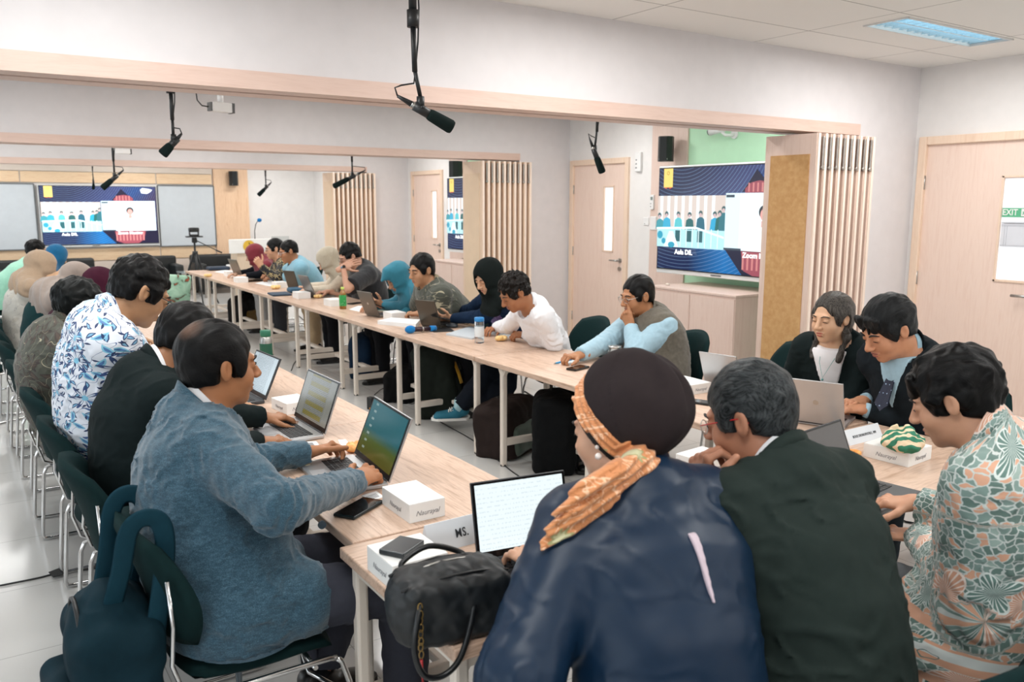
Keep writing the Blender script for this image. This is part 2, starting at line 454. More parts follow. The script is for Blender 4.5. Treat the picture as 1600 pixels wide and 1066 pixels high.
b.inputs['Brick Width'].default_value = 1.125; b.inputs['Row Height'].default_value = .5625; b.inputs['Mortar Size'].default_value = .005; b.inputs['Mortar Smooth'].default_value = .4
b.inputs['Color1'].default_value = lin('eeece8'); b.inputs['Color2'].default_value = lin('ebe9e5'); b.inputs['Mortar'].default_value = lin('aaa8a4')
n.col(b.outputs[0]); n.p(rough=.9); CEIL = n.m
m = MB(); m.box(((XL+XR)/2, (Y0+Y1)/2, -.05), (XR-XL+.4, Y1-Y0+.4, .1)); struct('floor', m, m_floor())
# ceiling with a real opening for the recessed lamps: boards in strips round each lamp
LAMPS = []
LW, LH = 1.1, .27
lx = [4.31+LW/2-2.25*k for k in range(3)]+[4.31+LW/2-2.25*3]
ly = [2.862, .61, -1.64, 4.6, 6.6, 9.0, 10.9, 13.2, 15.1]
for yy in ly:
    for xx in lx[:3]: LAMPS.append((xx, yy))
m = MB(); ys = sorted(ly); prev = Y0-.2
for yy in ys+[None]:
    y_hi = (yy-LH/2) if yy is not None else Y1+.2
    m.box(((XL+XR)/2, (prev+y_hi)/2, ZC+.04), (XR-XL+.4, y_hi-prev, .08))
    if yy is None: break
    xs_ = sorted(x for x, y in LAMPS if y == yy); px_ = XL-.2
    for x in xs_+[None]:
        xh = (x-LW/2) if x is not None else XR+.2
        m.box(((px_+xh)/2, yy, ZC+.04), (xh-px_, LH, .08))
        if x is not None: px_ = x+LW/2
    prev = yy+LH/2
struct('ceiling', m, CEIL)
# walls
DOORS = [(2.60, 3.56, 3.0), (6.90, 7.80, 7.1), (11.0, 11.9, 11.15)]   # y range of each doorway in the right wall (leaf edges)
m = MB(); y = Y0
for d in DOORS:
    m.box((XR+.08, (y+d[0])/2, ZC/2), (.16, d[0]-y, ZC)); m.box((XR+.08, (d[0]+d[1])/2, (2.03+ZC)/2), (.16, d[1]-d[0], ZC-2.03)); y = d[1]
m.box((XR+.08, (y+Y1)/2, ZC/2), (.16, Y1-y, ZC)); struct('wall_right', m, WALL)
m = MB(); m.box(((XL+XR)/2, Y1+.08, ZC/2), (XR-XL, .16, ZC)); struct('wall_far', m, WALL)
m = MB(); m.box(((XL+XR)/2, Y0-.08, ZC/2), (XR-XL, .16, ZC)); struct('wall_near', m, WALL)
m = MB(); wy = [(-.6+.9), 4.5, 8.8, 13.0]; y = Y0
for c in wy:
    m.box((XL-.08, (y+c-1.5)/2, ZC/2), (.16, c-1.5-y, ZC)); m.box((XL-.08, c, .35), (.16, 3.0, .7)); m.box((XL-.08, c, (2.2+ZC)/2), (.16, 3.0, ZC-2.2)); y = c+1.5
m.box((XL-.08, (y+Y1)/2, ZC/2), (.16, Y1-y, ZC)); struct('wall_left', m, WALL)
n = N('window_glass'); n.col('f4fbff'); n.p(rough=.02, trans=1.0, ior=1.1); GLASSW = n.m
FR = flat('white_window_frame', 'e6e6e4', .4)
for i, c in enumerate(wy):
    f = MB()
    for k in range(4): f.box((XL-.08, c-1.5+k*1.0, 1.45), (.05, .05, 1.5))
    for z in (.72, 2.18): f.box((XL-.08, c, z), (.05, 3.0, .05))
    fo = struct('window_%d' % (i+1), f, FR); g = MB(); g.box((XL-.08, c, 1.45), (.008, 2.95, 1.45)); g.build('pane', GLASSW, fo)
# dropped beams between the bays, each with its veneer strip and dark track slot
for i, by in enumerate(BEAMS):
    m = MB(); m.box(((XL+XR)/2, by+.13, (2.15+ZC)/2), (XR-XL, .26, ZC-2.15)); m.box((5.65, by+.13, 2.15/2), (.7, .26, 2.15))
    tag(m.build('beam', flat('beam_paint', 'dedadb', .75)), 'white dropped beam, %s one from the camera' % ['nearest', 'second', 'third'][i], None, None, 'structure')
    t = MB()
    for (ya, yb) in ((by-.012, by+.11), (by+.15, by+.272)):
        t.box(((XL+5.3)/2, (ya+yb)/2, (2.075+2.15)/2), (5.3-XL, yb-ya, .075))
        for xx in (-1.9, .7, 3.0): pass
    t.box(((XL+5.3)/2, by+.13, 2.13), (5.3-XL, .05, .04), mat=BLACK)
    t.mats.insert(0, PINKX) if False else None
    o_ = t.build('trim_%d' % (i+1), None); o_.data.materials.clear(); o_.data.materials.append(PINKX); o_.data.materials.append(BLACK)
    k0 = len(o_.data.polygons)
    for p_ in o_.data.polygons: p_.material_index = 1 if p_.index >= k0-6 else 0
    tag(o_, kind='structure')
m = MB(); m.box((XR-.008, -.5, .05), (.016, 6.2, .1)); m.box((XR-.008, 5.3, .05), (.016, 3.1, .1)); m.box((XR-.008, 9.4, .05), (.016, 3.1, .1)); m.box((XR-.008, 14.1, .05), (.016, 4.3, .1))
struct('baseboard_right', m, WHITEP)
# ---- doors in the right wall
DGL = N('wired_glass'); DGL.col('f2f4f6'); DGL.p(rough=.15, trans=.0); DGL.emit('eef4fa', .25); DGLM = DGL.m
for i, (a, b_, c) in enumerate(DOORS):
    f = MB(); zz = 2.03
    f.box((XR-.005, a-.03, (zz+.06)/2), (.05, .06, zz+.06), bev=.006); f.box((XR-.005, b_+.03, (zz+.06)/2), (.05, .06, zz+.06), bev=.006); f.box((XR-.005, (a+b_)/2, zz+.03), (.05, b_-a, .06), bev=.006)
    fo = struct('door_%d' % (i+1), f, m_wood('door_frame_veneer', 'e3c5ac', 'edd4be', 2, .7))
    w0 = (c-.0, c+.16) if i else (2.62+.05, 3.0)
    if i == 0: w0 = (2.74, 3.0)
    l = MB(); X_ = XR+.02
    l.box((X_, (a+w0[0])/2, zz/2), (.04, w0[0]-a, zz)); l.box((X_, (b_+w0[1])/2, zz/2), (.04, b_-w0[1], zz))
    l.box((X_, (w0[0]+w0[1])/2, 1.09/2), (.04, w0[1]-w0[0], 1.09)); l.box((X_, (w0[0]+w0[1])/2, (1.78+zz)/2), (.04, w0[1]-w0[0], zz-1.78))
    lo = l.build('door_leaf', m_wood('door_veneer', 'e6cabb', 'eed6c8', 2, .7), fo)
    g = MB(); g.box((X_, (w0[0]+w0[1])/2, 1.435), (.012, w0[1]-w0[0], .69)); g.build('glass_pane', DGLM, fo)
    if i: w_ = MB(); [w_.box((XR+.04, (w0[0]+w0[1])/2+s*.085, 1.435), (.02, .012, .72)) for s in (-1, 1)]
    w_ = MB()
    for s, (sy, sz, cy_, cz) in enumerate(((.012, .72, w0[0]-.004, 1.435), (.012, .72, w0[1]+.004, 1.435), (w0[1]-w0[0]+.02, .012, (w0[0]+w0[1])/2, 1.08), (w0[1]-w0[0]+.02, .012, (w0[0]+w0[1])/2, 1.79))):
        w_.box((X_-.022, cy_, cz), (.012, sy, sz))
    w_.build('window_bead', m_wood('door_frame_veneer', 'e3c5ac', 'edd4be', 2, .7), fo)
    hy = {0: 2.74, 1: 6.97, 2: 11.07}[i]
    h = MB(); h.cyl((XR, hy, .99), (XR-.05, hy, .99), .011, mat=STEEL); h.cyl((XR-.05, hy-.005, .99), (XR-.05, hy+.12, .99), .0095, mat=STEEL); h.cyl((XR, hy, .99), (XR-.012, hy, .99), .026, mat=STEEL); h.cyl((XR, hy, .9), (XR-.014, hy, .9), .024, mat=STEEL)
    h.build('door_handle', STEEL, fo)
    hn = MB()
    for z in (.3, 1.06, 1.76): hn.cyl((XR-.012, b_+.004, z-.05), (XR-.012, b_+.004, z+.05), .009)
    hn.build('hinge', STEEL, fo)
    if i == 0:   # exit notice and paper on the glass of the near door
        s = MB(); xx = X_-.008
        s.box((xx, 2.87, 1.548), (.003, .255, .062), mat=flat('exit_sign_green', '5fb88d', .5)); so = s.build('exit_sign', None, fo)
        text_mesh('EXIT', .058, 'lettering', flat('sign_white', 'f2f5f2', .5), so, Matrix.Translation((xx-.003, 2.945, 1.548)) @ Matrix(((0, 0, -1, 0), (-1, 0, 0, 0), (0, 1, 0, 0), (0, 0, 0, 1))), bold=.001, sx=.85)
        r = MB(); wm = flat('sign_white', 'f2f5f2', .5)
        r.box((xx-.003, 2.852, 1.548), (.002, .04, .05), mat=wm); gm = flat('exit_sign_green', '5fb88d', .5)
        r.cyl((xx-.0045, 2.85, 1.562), (xx-.005, 2.85, 1.562), .005, mat=gm); r.tube([(xx-.005, 2.852, 1.556), (xx-.005, 2.855, 1.545), (xx-.005, 2.846, 1.536), (xx-.005, 2.842, 1.53)], .003, mat=gm, seg=5); r.tube([(xx-.005, 2.863, 1.55), (xx-.005, 2.853, 1.553), (xx-.005, 2.842, 1.549)], .0022, mat=gm, seg=5); r.tube([(xx-.005, 2.855, 1.545), (xx-.005, 2.862, 1.535)], .0025, mat=gm, seg=5)
        r.build('running_figure', None, so)
        p = MB(); p.box((xx, 2.87, 1.40), (.002, .25, .17)); po = p.build('notice_paper', flat('notice_paper', 'dcdfe6', .7), fo)
        q = MB(); gl = flat('notice_rule_grey', 'a4a9b2', .7)
        for z in (1.483, 1.463, 1.457, 1.325): q.box((xx-.002, 2.87, z), (.001, .25, .0015))
        for yy in (2.97, 2.955): q.box((xx-.002, yy, 1.39), (.001, .0015, .135))
        for k in range(6): q.box((xx-.002, 2.87, 1.474-.0*k), (.001, .22-.02*k, .003))
        q.build('printed_rules', gl, po)
# ---- right-wall joinery in each bay: pink panel, green panel, low cabinet
for k, dy in enumerate((0, 4.24)):
    m = MB(); m.box((XR-.015, 6.23+dy, ZC/2), (.03, .5, ZC)); tag(m.build('wall_panel', PINK), 'pale pink upright panel on the right wall %s' % ('behind the black loudspeaker of the nearer bay' if k == 0 else 'beside the far screen in the next bay'), 'wall panel')
    m = MB(); m.box((XR-.006, 5.0+dy, ZC/2), (.012, 1.96, ZC)); tag(m.build('wall_panel', GREEN), 'mint green wall panel behind the %s wall screen' % ('nearer' if k == 0 else 'half hidden further'), 'wall panel')
    e = empty('low_cabinet', (5.62, 5.2+dy, 0), 0, 'pale pink built-in low cabinet under the %s' % ('near right-hand screen' if k == 0 else 'further right-hand screen, partly behind the folded panels'), 'cabinet')
    b = MB(); b.box((0, 0, .42), (.66, 1.02, .84), bev=.004); b.build('body', PINK, e)
    t = MB(); t.box((0, 0, .85), (.68, 1.04, .02), bev=.003); t.build('cabinet_top', PINK, e)
    b = MB(); [b.box((-.335, s*.255, .42), (.008, .5, .8)) for s in (-1, 1)]; b.build('door', PINK, e)
# ---- folding partition stacks
PEDGE = flat('pale_veneer_edge', 'f3e0d0', .5); CORK = None
n = N('brown_cork_board'); o = n.coord(); n.col(n.ramp(n.noise(o, 30, 5)[0], [(.3, 'c0915c'), (.7, 'cfa470')])); n.p(rough=.85); CORK = n.m
KRAFT = flat('tan_panel', 'e8cdb0', .7)
for s, (by, x0, x1, mcol) in enumerate(((3.66, 4.64, 5.22, CORK), (7.9, 4.72, 5.33, KRAFT), (12.1, 4.7, 5.35, KRAFT))):
    e = empty('folding_partition', ((x0+x1)/2, by, 0), 0, 'folded stack of pale pink partition panels at the right end of the %s beam' % ['nearest', 'second', 'third'][s], 'partition')
    nP = [9, 10, 10][s]; ya, yb = -.17, .235
    for k in range(nP):
        xx = (x0-x1)/2+(x1-x0)*(k/(nP-1)); tw = .02*math.sin(k*2.1)*.5
        b = MB(); b.box((xx, (ya+yb)/2, 1.04), (.034, yb-ya, 2.02), rot=(0, 0, tw)); b.box((xx, ya-.004, 1.04), (.022, .012, 2.02), mat=PEDGE)
        po = b.build('panel', None, e); po.data.materials.clear(); po.data.materials.append(m_wood('partition_veneer', 'd9bcab' if s == 0 else 'e0c0a4', 'e4cbbd' if s == 0 else 'eed4bb', 2, .7)); po.data.materials.append(PEDGE)
        for p_ in po.data.polygons: p_.material_index = 1 if p_.index >= 6 else 0
        if k: h = MB(); h.box((xx-.024, ya-.0, 1.93), (.016, .02, .2), bev=.004); h.cyl((xx-.024, ya-.012, 1.835), (xx-.024, ya+.01, 1.835), .013); h.build('hinge', STEEL, e)
    b = MB(); b.box(((x0-x1)/2-.02, .03, .99), (.008, .31, 1.86)); b.build('cork_board', mcol, e)
# ---- far wall cladding, whiteboards
def clad(name, x0, x1, z0, z1, mat_, label, y=Y1, th=.03):
    m = MB(); m.box(((x0+x1)/2, y-th/2, (z0+z1)/2), (x1-x0, th, z1-z0), bev=.002); return tag(m.build(name, mat_), label, 'wall panel')
for k, (a, b_) in enumerate(((-2.9, -1.2), (-1.2, .93), (.94, 3.05), (3.06, 4.03))):
    side = ['far left', 'left of the far screen', 'right above the far screen', 'right of the far screen'][k]
    if k: clad('wall_panel', a, b_-.01, 1.94, 2.12, OAK, 'upper oak wall panel above the whiteboard, %s' % side)
    if k: clad('wall_panel', a, b_-.01, .6, .81, OAK, 'lower oak wall panel under the whiteboard, %s' % side)
clad('wall_panel', 4.05, 4.68, .58, ZC, OAKV, 'upright oak wall panel beside the far whiteboard, under the small speaker', th=.05)
clad('wall_panel', -2.9, 4.68, 0.02, .585, flat('cream_panel', 'e9d9cc', .6), 'cream panel along the foot of the far wall behind the black sofas')
clad('wall_panel', -2.9, 4.03, 2.13, ZC, flat('cream_band', 'dfd2c6', .6), 'cream band across the top of the far wall')
WB = flat('whiteboard_enamel', 'cfd6dc', .25)
for k, (a, b_) in enumerate(((-2.0, 1.12), (3.06, 4.04))):
    e = empty('whiteboard', ((a+b_)/2, Y1-.03, .82), 0, 'long pale whiteboard on the far wall %s the screen' % ('left of' if k == 0 else 'right of'), 'whiteboard')
    m = MB(); m.box((0, -.012, .54), (b_-a, .02, 1.1)); m.build('board', WB, e)
    m = MB(); hw = (b_-a)/2
    for sx, sz, cx, cz in ((b_-a, .02, 0, 0), (b_-a, .02, 0, 1.09), (.015, 1.09, -hw, .545), (.02, 1.09, hw, .545)): m.box((cx, -.02, cz), (sx, .02, sz))
    m.build('board_frame', flat('grey_rail', '6a6e70', .4) , e)
# ---- recessed ceiling lamps
n = N('troffer_reflector'); n.col('cfe3ec'); n.p(rough=.25, metal=.6); REFL = n.m
TUBE = glow('fluorescent_tube', 'd8f2fc', 2.2)
lamp0 = empty('ceiling_lamp', (0, 0, 0), 0, 'x', 'ceiling lamp'); used = [False]
m = MB()
for sx, sy, cx, cy in ((LW, .014, 0, LH/2-.007), (LW, .014, 0, -LH/2+.007), (.014, LH, LW/2-.007, 0), (-.014, LH, -LW/2+.007, 0)): m.box((cx, cy, ZC-.0), (abs(sx), sy, .014))
m.build('frame', flat('lamp_frame_white', 'd8d8d6', .4), lamp0)
m = MB(); m.box((0, 0, ZC+.075), (LW, LH, .006)); [m.box((0, s*LH/2, ZC+.04), (LW, .004, .07)) for s in (-1, 1)]; [m.box((s*LW/2, 0, ZC+.04), (.004, LH, .07)) for s in (-1, 1)]; m.build('housing', REFL, lamp0)
m = MB()
for k in range(15): m.box((-LW/2+LW*(k+.5)/15, 0, ZC+.022), (.003, LH-.03, .03))
m.box((0, 0, ZC+.024), (LW-.03, .012, .036)); [m.box((0, s*(LH/2-.02), ZC+.022), (LW-.03, .004, .032), rot=(s*.5, 0, 0)) for s in (-1, 1)]
m.build('louver', REFL, lamp0)
for s in (-1, 1): m = MB(); m.cyl((-LW/2+.03, s*.065, ZC+.052), (LW/2-.03, s*.065, ZC+.052), .013, seg=10); m.build('tube', TUBE, lamp0)
for (xx, yy) in LAMPS:
    near = yy == ly[0] and abs(xx-lx[0]) < .1
    place(lamp0, used, (xx, yy, 0), 0, 'recessed louvred ceiling lamp at the upper right, above the exit door' if near else 'louvred ceiling lamp outside the picture, %s of its row, %s' % (['right', 'middle', 'left'][[abs(xx-q) < .1 for q in lx[:3]].index(True)], ['over the near tables', 'above the camera', 'behind the camera', 'just past the nearest beam', 'before the second beam', 'just past the second beam', 'before the third beam', 'just past the third beam', 'nearest the far wall'][ly.index(yy)]), None if near else 'ceiling lamps outside the picture')
    area('lamp_light', (xx, yy, ZC-.03), (0, 0, 0), LW*.95, LH*.9, LAMP_W, (1.0, .985, .96))
# ================================================================ tables
TOPM = m_wood('light_oak_laminate_x', 'a9856c', 'd6b9a4', 0, .9, .35); TOPMY = m_wood('light_oak_laminate_y', 'a9856c', 'd6b9a4', 1, .9, .35)
CREAM = flat('cream_powder_coat', 'e6dcd0', .4)
def make_table(L, D, mat_):
    """length along local y; legs flush at the -y end and set in at the +y end"""
    e = empty('folding_table', (0, 0, 0), 0, 'x', 'table')
    t = MB(); t.box((0, 0, TZ-.016), (D, L-.004, .032), bev=.004); t.build('tabletop', mat_, e)
    ye = (-L/2+.04, L/2-.26)
    for yy in ye:
        for s in (-1, 1):
            m = MB(); x_ = s*(D/2-.05); m.box((x_, yy, (TZ-.034)/2), (.036, .036, TZ-.034), bev=.008); 
            gx = x_; m.poly([(gx-.012, yy+.016, TZ-.033), (gx-.012, yy+.05, TZ-.033), (gx-.012, yy+.016, TZ-.085)], thick=.024, nvec=(1, 0, 0)); m.poly([(gx-.012, yy-.016, TZ-.033), (gx-.012, yy-.05 if yy > 0 else yy-.018, TZ-.033), (gx-.012, yy-.016, TZ-.085)], thick=.024, nvec=(1, 0, 0))
            lo = m.build('leg', CREAM, e); f = MB(); f.cyl((x_, yy, 0), (x_, yy, .012), .019); f.build('rubber_foot', BLACK, lo)
        m = MB(); m.box((0, yy, .15), (D-.1, .03, .045), bev=.006); m.build('cross_rail', CREAM, e)
        m = MB(); m.box((0, yy, TZ-.05), (D-.1, .03, .03)); m.build('top_rail', CREAM, e)
    m = MB(); m.box((0, (ye[0]+ye[1])/2, .15), (.045, ye[1]-ye[0], .03), bev=.006); m.build('long_rail', CREAM, e)
    return e
tb = make_table(1.14, .65, TOPMY); 
used = [False]
yr = [2.115+(4.45-2.115)/2*k for k in range(3)]+[4.45+1.14*k for k in range(1, 8)]
words = ['nearest', 'second', 'third', 'fourth', 'fifth', 'sixth', 'seventh', 'eighth', 'farthest']
for k in range(9):
    place(tb, used, (2.965, (yr[k]+yr[k+1])/2, 0), 0, 'light oak folding table in the right-hand row, %s from the camera' % words[k], 'tables of the right-hand row')
yl = [2.115, 3.35]+[3.35+1.14*k for k in range(1, 8)]
for k in range(8):
    o = place(tb, used, (1.18, (yl[k]+yl[k+1])/2, 0), 0, 'light oak folding table in the left-hand row, %s' % (words[k]+' from the camera'), 'tables of the left-hand row')
    if k == 0: o.scale = (1, 1.235/1.14, 1)
tn = make_table(1.29, .655, TOPMY); used = [False]
for k, xx in enumerate((.81+.645, 2.105+.64)):
    o = place(tn, used, (xx if k == 0 else 2.105+.592, 1.78, 0), -math.pi/2, 'light oak folding table across the near end, %s' % ('left one, with the handbag' if k == 0 else 'right one, with the striped pouch'), 'tables across the near end')
    if k: o.scale = (1, .918, 1)
# ================================================================ chairs
TEAL = fabric('dark_green_upholstery', '0c2526', .85, 700, .2, .2, .3)
BLK = fabric('black_upholstery', '0c1a1c', .85, 700, .2, .2, .2)
def pad(nu, nv, fn, thick, name, mat_, parent):
    """closed padded sheet: fn(u,v)->(point, normal, halfthickness factor)"""
    vs, fs = [], []
    for side in (1, -1):
        for i in range(nu+1):
            for j in range(nv+1):
                p, nn = fn(i/nu*2-1, j/nv*2-1); r = max(abs(i/nu*2-1), abs(j/nv*2-1)); t = thick*math.sqrt(max(0, 1-r**6))
                vs.append(np.array(p)+np.array(nn)*side*t)
    def ix(s, i, j): return s*(nu+1)*(nv+1)+i*(nv+1)+j
    for i in range(nu):
        for j in range(nv):
            fs.append((ix(0, i, j), ix(0, i+1, j), ix(0, i+1, j+1), ix(0, i, j+1))); fs.append((ix(1, i, j), ix(1, i, j+1), ix(1, i+1, j+1), ix(1, i+1, j)))
    for i in range(nu):
        fs.append((ix(0, i, 0), ix(1, i, 0), ix(1, i+1, 0), ix(0, i+1, 0))); fs.append((ix(0, i, nv), ix(0, i+1, nv), ix(1, i+1, nv), ix(1, i, nv)))
    for j in range(nv):
        fs.append((ix(0, 0, j), ix(0, 0, j+1), ix(1, 0, j+1), ix(1, 0, j))); fs.append((ix(0, nu, j), ix(1, nu, j), ix(1, nu, j+1), ix(0, nu, j+1)))
    me = mesh_from(name, vs, fs, mat_, True); bm = bmesh.new(); bm.from_mesh(me); bmesh.ops.remove_doubles(bm, verts=bm.verts, dist=.0005); bmesh.ops.recalc_face_normals(bm, faces=bm.faces[:]); bm.to_mesh(me); bm.free()
    o = bpy.data.objects.new(name, me); COL.objects.link(o); o.parent = parent; return o
def sq(u, v, e=.55):
    """square [-1,1]^2 to a superellipse"""
    r = max(abs(u), abs(v)); l = math.hypot(u, v)
    if l < 1e-6: return 0., 0.
    k = (1-e)+e*(r/l); return u*k, v*k
def make_chair(fab):
    """faces +y; seat .44 high"""
    e = empty('stacking_chair', (0, 0, 0), 0, 'x', 'chair')
    def seat(u, v):
        a, b = sq(u, v, .5); return (a*.225, b*.215+.02, (.388)+.012*a*a-.03*max(0, b)**3), (0, 0, 1)
    pad(12, 12, seat, .028, 'seat', fab, e)
    def back(u, v):
        a, b = sq(u, v, .7); z = .625+b*.175; y = -.225-.05*b-.02*b*b+.075*a*a; return (a*.225*(1-.08*b), y, z), nrm((-.35*a*.7, 1, .22))
    pad(14, 12, back, .024, 'backrest', fab, e)
    for s in (-1, 1):
        m = MB(); x = s*.235
        m.tube([(x, .20, .362), (x, .215, .347), (x, .235, .28), (x, .262, .03), (x, .258, .012), (x, .235, .009), (x, -.20, .009), (x, -.225, .012), (x, -.232, .03), (x, -.205, .33), (x, -.19, .362), (x, -.17, .367), (x, .18, .367), (x, .20, .362)], .0085, seg=8)
        m.build('leg', CHROME, e)
        m = MB(); m.tube([(x, -.15, .367), (x, -.20, .39), (s*.228, -.222, .47), (s*.215, -.212, .56), (s*.2, -.215, .68)], .0085, seg=8, flat=.006); m.build('back_upright', CHROME, e)
    m = MB(); [m.tube([(-.235, y, .350), (.235, y, .350)], .007, seg=8) for y in (.14,)]; m.tube([(-.235, .225, .25), (0, .20, .2), (.235, .225, .25)], .007, seg=8); m.build('cross_bar', CHROME, e)
    return e
chairT = make_chair(TEAL); chair_used = [False]
def chair(x, y, rz, label, group=None, z=0): return place(chairT, chair_used, (x, y, z), rz, label, group)
# ================================================================ wall screens
def glowpic(name, c, st=1.0): return glow(name, c, st)
def screen_bg(st):
    n = N('screen_background'); o = n.coord(); s = n.sep(o); u, v = s[0], s[2]
    g = n.math('ADD', n.math('MULTIPLY', u, .55), n.math('MULTIPLY', v, -.55))
    base = n.ramp(n.math('ADD', g, .5), [(.05, '2a2f4c'), (.42, '3a4270'), (.58, '25457c'), (.8, '3b2f50')])
    low = n.ramp(n.math('ADD', n.math('MULTIPLY', u, .8), .35), [(0, '1e2a50'), (.35, '0f6fb4'), (.75, '0a3f74'), (1, '2b1f3c')])
    isl = n.math('GREATER_THAN', n.math('MULTIPLY', v, -1), .12)
    col = n.mix(isl, base, low)
    d = n.math('SQRT', n.math('ADD', n.math('POWER', n.math('ADD', u, .55), 2), n.math('POWER', n.math('ADD', v, -.95), 2)))
    ln = n.math('GREATER_THAN', n.math('SINE', n.math('MULTIPLY', d, 190)), .93)
    col = n.mix(n.math('MULTIPLY', ln, .35), col, '9fc4ee')
    n.col('050505'); n.p(rough=.2); n.emit(col, st); return n.m
def make_screen(W, Hh, st, frame_mat, thick=.07, mirror_logo=True):
    """screen in local xz plane facing -y, centred"""
    e = empty('wall_screen', (0, 0, 0), 0, 'x', 'screen'); e['brightness'] = 1
    m = MB(); m.box((0, thick/2, -.012), (W+.05, thick, Hh+.075), bev=.01); m.build('housing', frame_mat, e)
    m = MB(); m.box((0, -.004, .0), (W+.02, .012, Hh+.02), bev=.002); m.build('bezel', BLACK, e)
    b = MB(); b.box((0, -.009, 0), (W, .004, Hh)); so = b.build('display', screen_bg(st*.8), e)
    b = MB(); b.box((-W*.06, -.003, -Hh/2-.028), (.12, .006, .008)); b.build('infrared_window', flat('grey_slot', '555555', .4), e)
    lay = [0]
    def P(u, v): return ((u-.5)*W, -.012-lay[0], (.5-v)*Hh)
    def pic(name, col, polys, par=so):
        lay[0] += .0006
        if len(polys) in (2, 3):
            return [pic(name, col, [pl], par) for pl in polys][0]
        q = MB()
        for pl in polys: q.poly([P(*a) for a in pl])
        return q.build(name, glow('picture_'+col, col, st), par, fix=False)
    def rect(a, b, c, d): return [(a, b), (a, d), (c, d), (c, b)]
    def disc(u, v, r, n_=14, sx=1.0): return [(u+r*sx*math.cos(-t)*Hh/W, v+r*math.sin(-t)) for t in [2*math.pi*k/n_ for k in range(n_)]][::-1]
    pic('banner_yellow', 'e8c96e', [rect(.035, 0, .105, .185)]); pic('banner_trim', 'c04a38', [[(.035, .185), (.055, .2), (.07, .188)], [(.085, .2), (.105, .185), (.07, .188)]])
    pic('banner_crest', 'a98f48', [disc(.07, .045, .02)]); pic('banner_crest', 'e8c96e', [disc(.07, .045, .012)])
    pic('dome_dark', '1a1830', [[(.5, .77), (.62, 1.0), (1, 1.0), (1, .77)], [(.6, .24), (.69, .04), (.8, .24)]])
    pic('red_dome', '8e4652', [[(.61, .78), (.63, .96), (.69, 1.0), (.82, 1.0), (.87, .93), (.89, .78)], [(.62, .21), (.66, .155), (.71, .14), (.76, .155), (.79, .2), (.79, .25), (.62, .25)]])
    pic('red_dome_light', 'c07a78', [rect(.62+.03*k, .8, .632+.03*k, .95) for k in range(9)]); pic('red_dome_light', 'c07a78', [rect(.64+.028*k, .16, .65+.028*k, .24) for k in range(5)])
    pic('window_white', 'eef6fa', [[(.86, .05), (.88, .02), (.93, .03), (.97, .05), (.95, .09), (.92, .12), (.87, .11)]])
    wall = pic('meeting_picture', 'c9bcb4', [rect(0, .27, .5, .78)])
    pic('picture_stripe', 'e6f3f8', [rect(.02+.055*k, .27, .04+.055*k, .62) for k in range(8)], so)
    pic('picture_floor', 'a8d4dc', [rect(0, .6, .5, .78)])
    heads = [(.02, .47), (.075, .455), (.165, .455), (.25, .46), (.33, .445), (.43, .45), (.465, .44), (.49, .40)]
    bod = ['3f8f9a', '3aa0c0', '58b4bc', '2c5f60', '2a6072', '2b9ac0', '205f5c', '306a74']
    for (u, v), c in zip(heads, bod): pic('seated_figure', c, [[(u-.033, .6), (u-.026, v+.05), (u-.008, v+.03), (u+.008, v+.03), (u+.026, v+.05), (u+.033, .6)][::-1]])
    pic('figure_hair', '3d5a5c', [disc(u, v-.006, .026) for u, v in heads]); pic('figure_face', 'c0a6a8', [disc(u, v+.008, .018) for u, v in heads])
    pic('figure_legs', '2a5a60', [rect(u-.018, .61, u+.02, .72) for u, v in heads[2:5]])
    pic('picture_table', 'dcf4f8', [[(.0, .585), (.30, .57), (.5, .655), (.5, .675), (.30, .59), (.0, .605)][::-1], [(.06, .775), (.1, .62), (.13, .62), (.175, .775)]]+[rect(.185+.045*k, .59, .19+.045*k, .77) for k in range(7)])
    pic('picture_items', '2f93ad', [disc(.12, .755, .03, sx=1.6), disc(.03, .66, .04), disc(.06, .72, .03)])
    pic('caller_picture', 'cfe8f2', [rect(.505, .25, .985, .775)]); pic('caller_wall', 'ddeef4', [rect(.6, .255, .98, .77)])
    pic('caller_hair', '2b2f33', [disc(.755, .42, .062)]); pic('caller_face', 'd39a92', [disc(.755, .445, .055, sx=.8), rect(.74, .5, .77, .56)])
    pic('caller_shirt', 'f0faf8', [[(.64, .775), (.66, .63), (.735, .555), (.775, .555), (.85, .63), (.87, .775)][::-1]])
    pic('name_tab', '3a4550', [rect(.51, .265, .565, .29), rect(.505, .755, .62, .775)])
    tm = glow('screen_text', 'ffffff', st*1.3); lay[0] += .001
    R = Matrix(((1, 0, 0, 0), (0, 0, -1, 0), (0, 1, 0, 0), (0, 0, 0, 1)))
    text_mesh('Aula DIL', Hh*.068, 'lettering', tm, so, Matrix.Translation(P(.22, .825)) @ R, bold=.0012)
    text_mesh('Zoom Meeting', Hh*.068, 'lettering', tm, so, Matrix.Translation(P(.745, .815)) @ R, bold=.0012)
    return e
s1 = make_screen(1.82, .985, 1.25, flat('screen_frame_white', 'e4e6e6', .3)); s1.location = (2.1, Y1-.1, 1.385)
tag(s1, 'large wall screen with a video meeting on the far whiteboard wall')
s2 = make_screen(1.70, .93, .8, flat('screen_frame_white', 'e4e6e6', .3)); s2.location = (5.62, 5.12, 1.462); s2.rotation_euler = (0, 0, -math.pi/2)
tag(s2, 'white framed wall screen in front of the green wall, nearest to the folded partition')
s3 = make_screen(1.70, .93, .8, flat('screen_frame_white', 'e4e6e6', .3)); s3.location = (5.62, 5.12+4.15, 1.462); s3.rotation_euler = (0, 0, -math.pi/2)
tag(s3, 'wall screen of the next bay, only a strip seen beside the second folded partition')
for s_ in (s1, s2, s3): del s_['brightness']
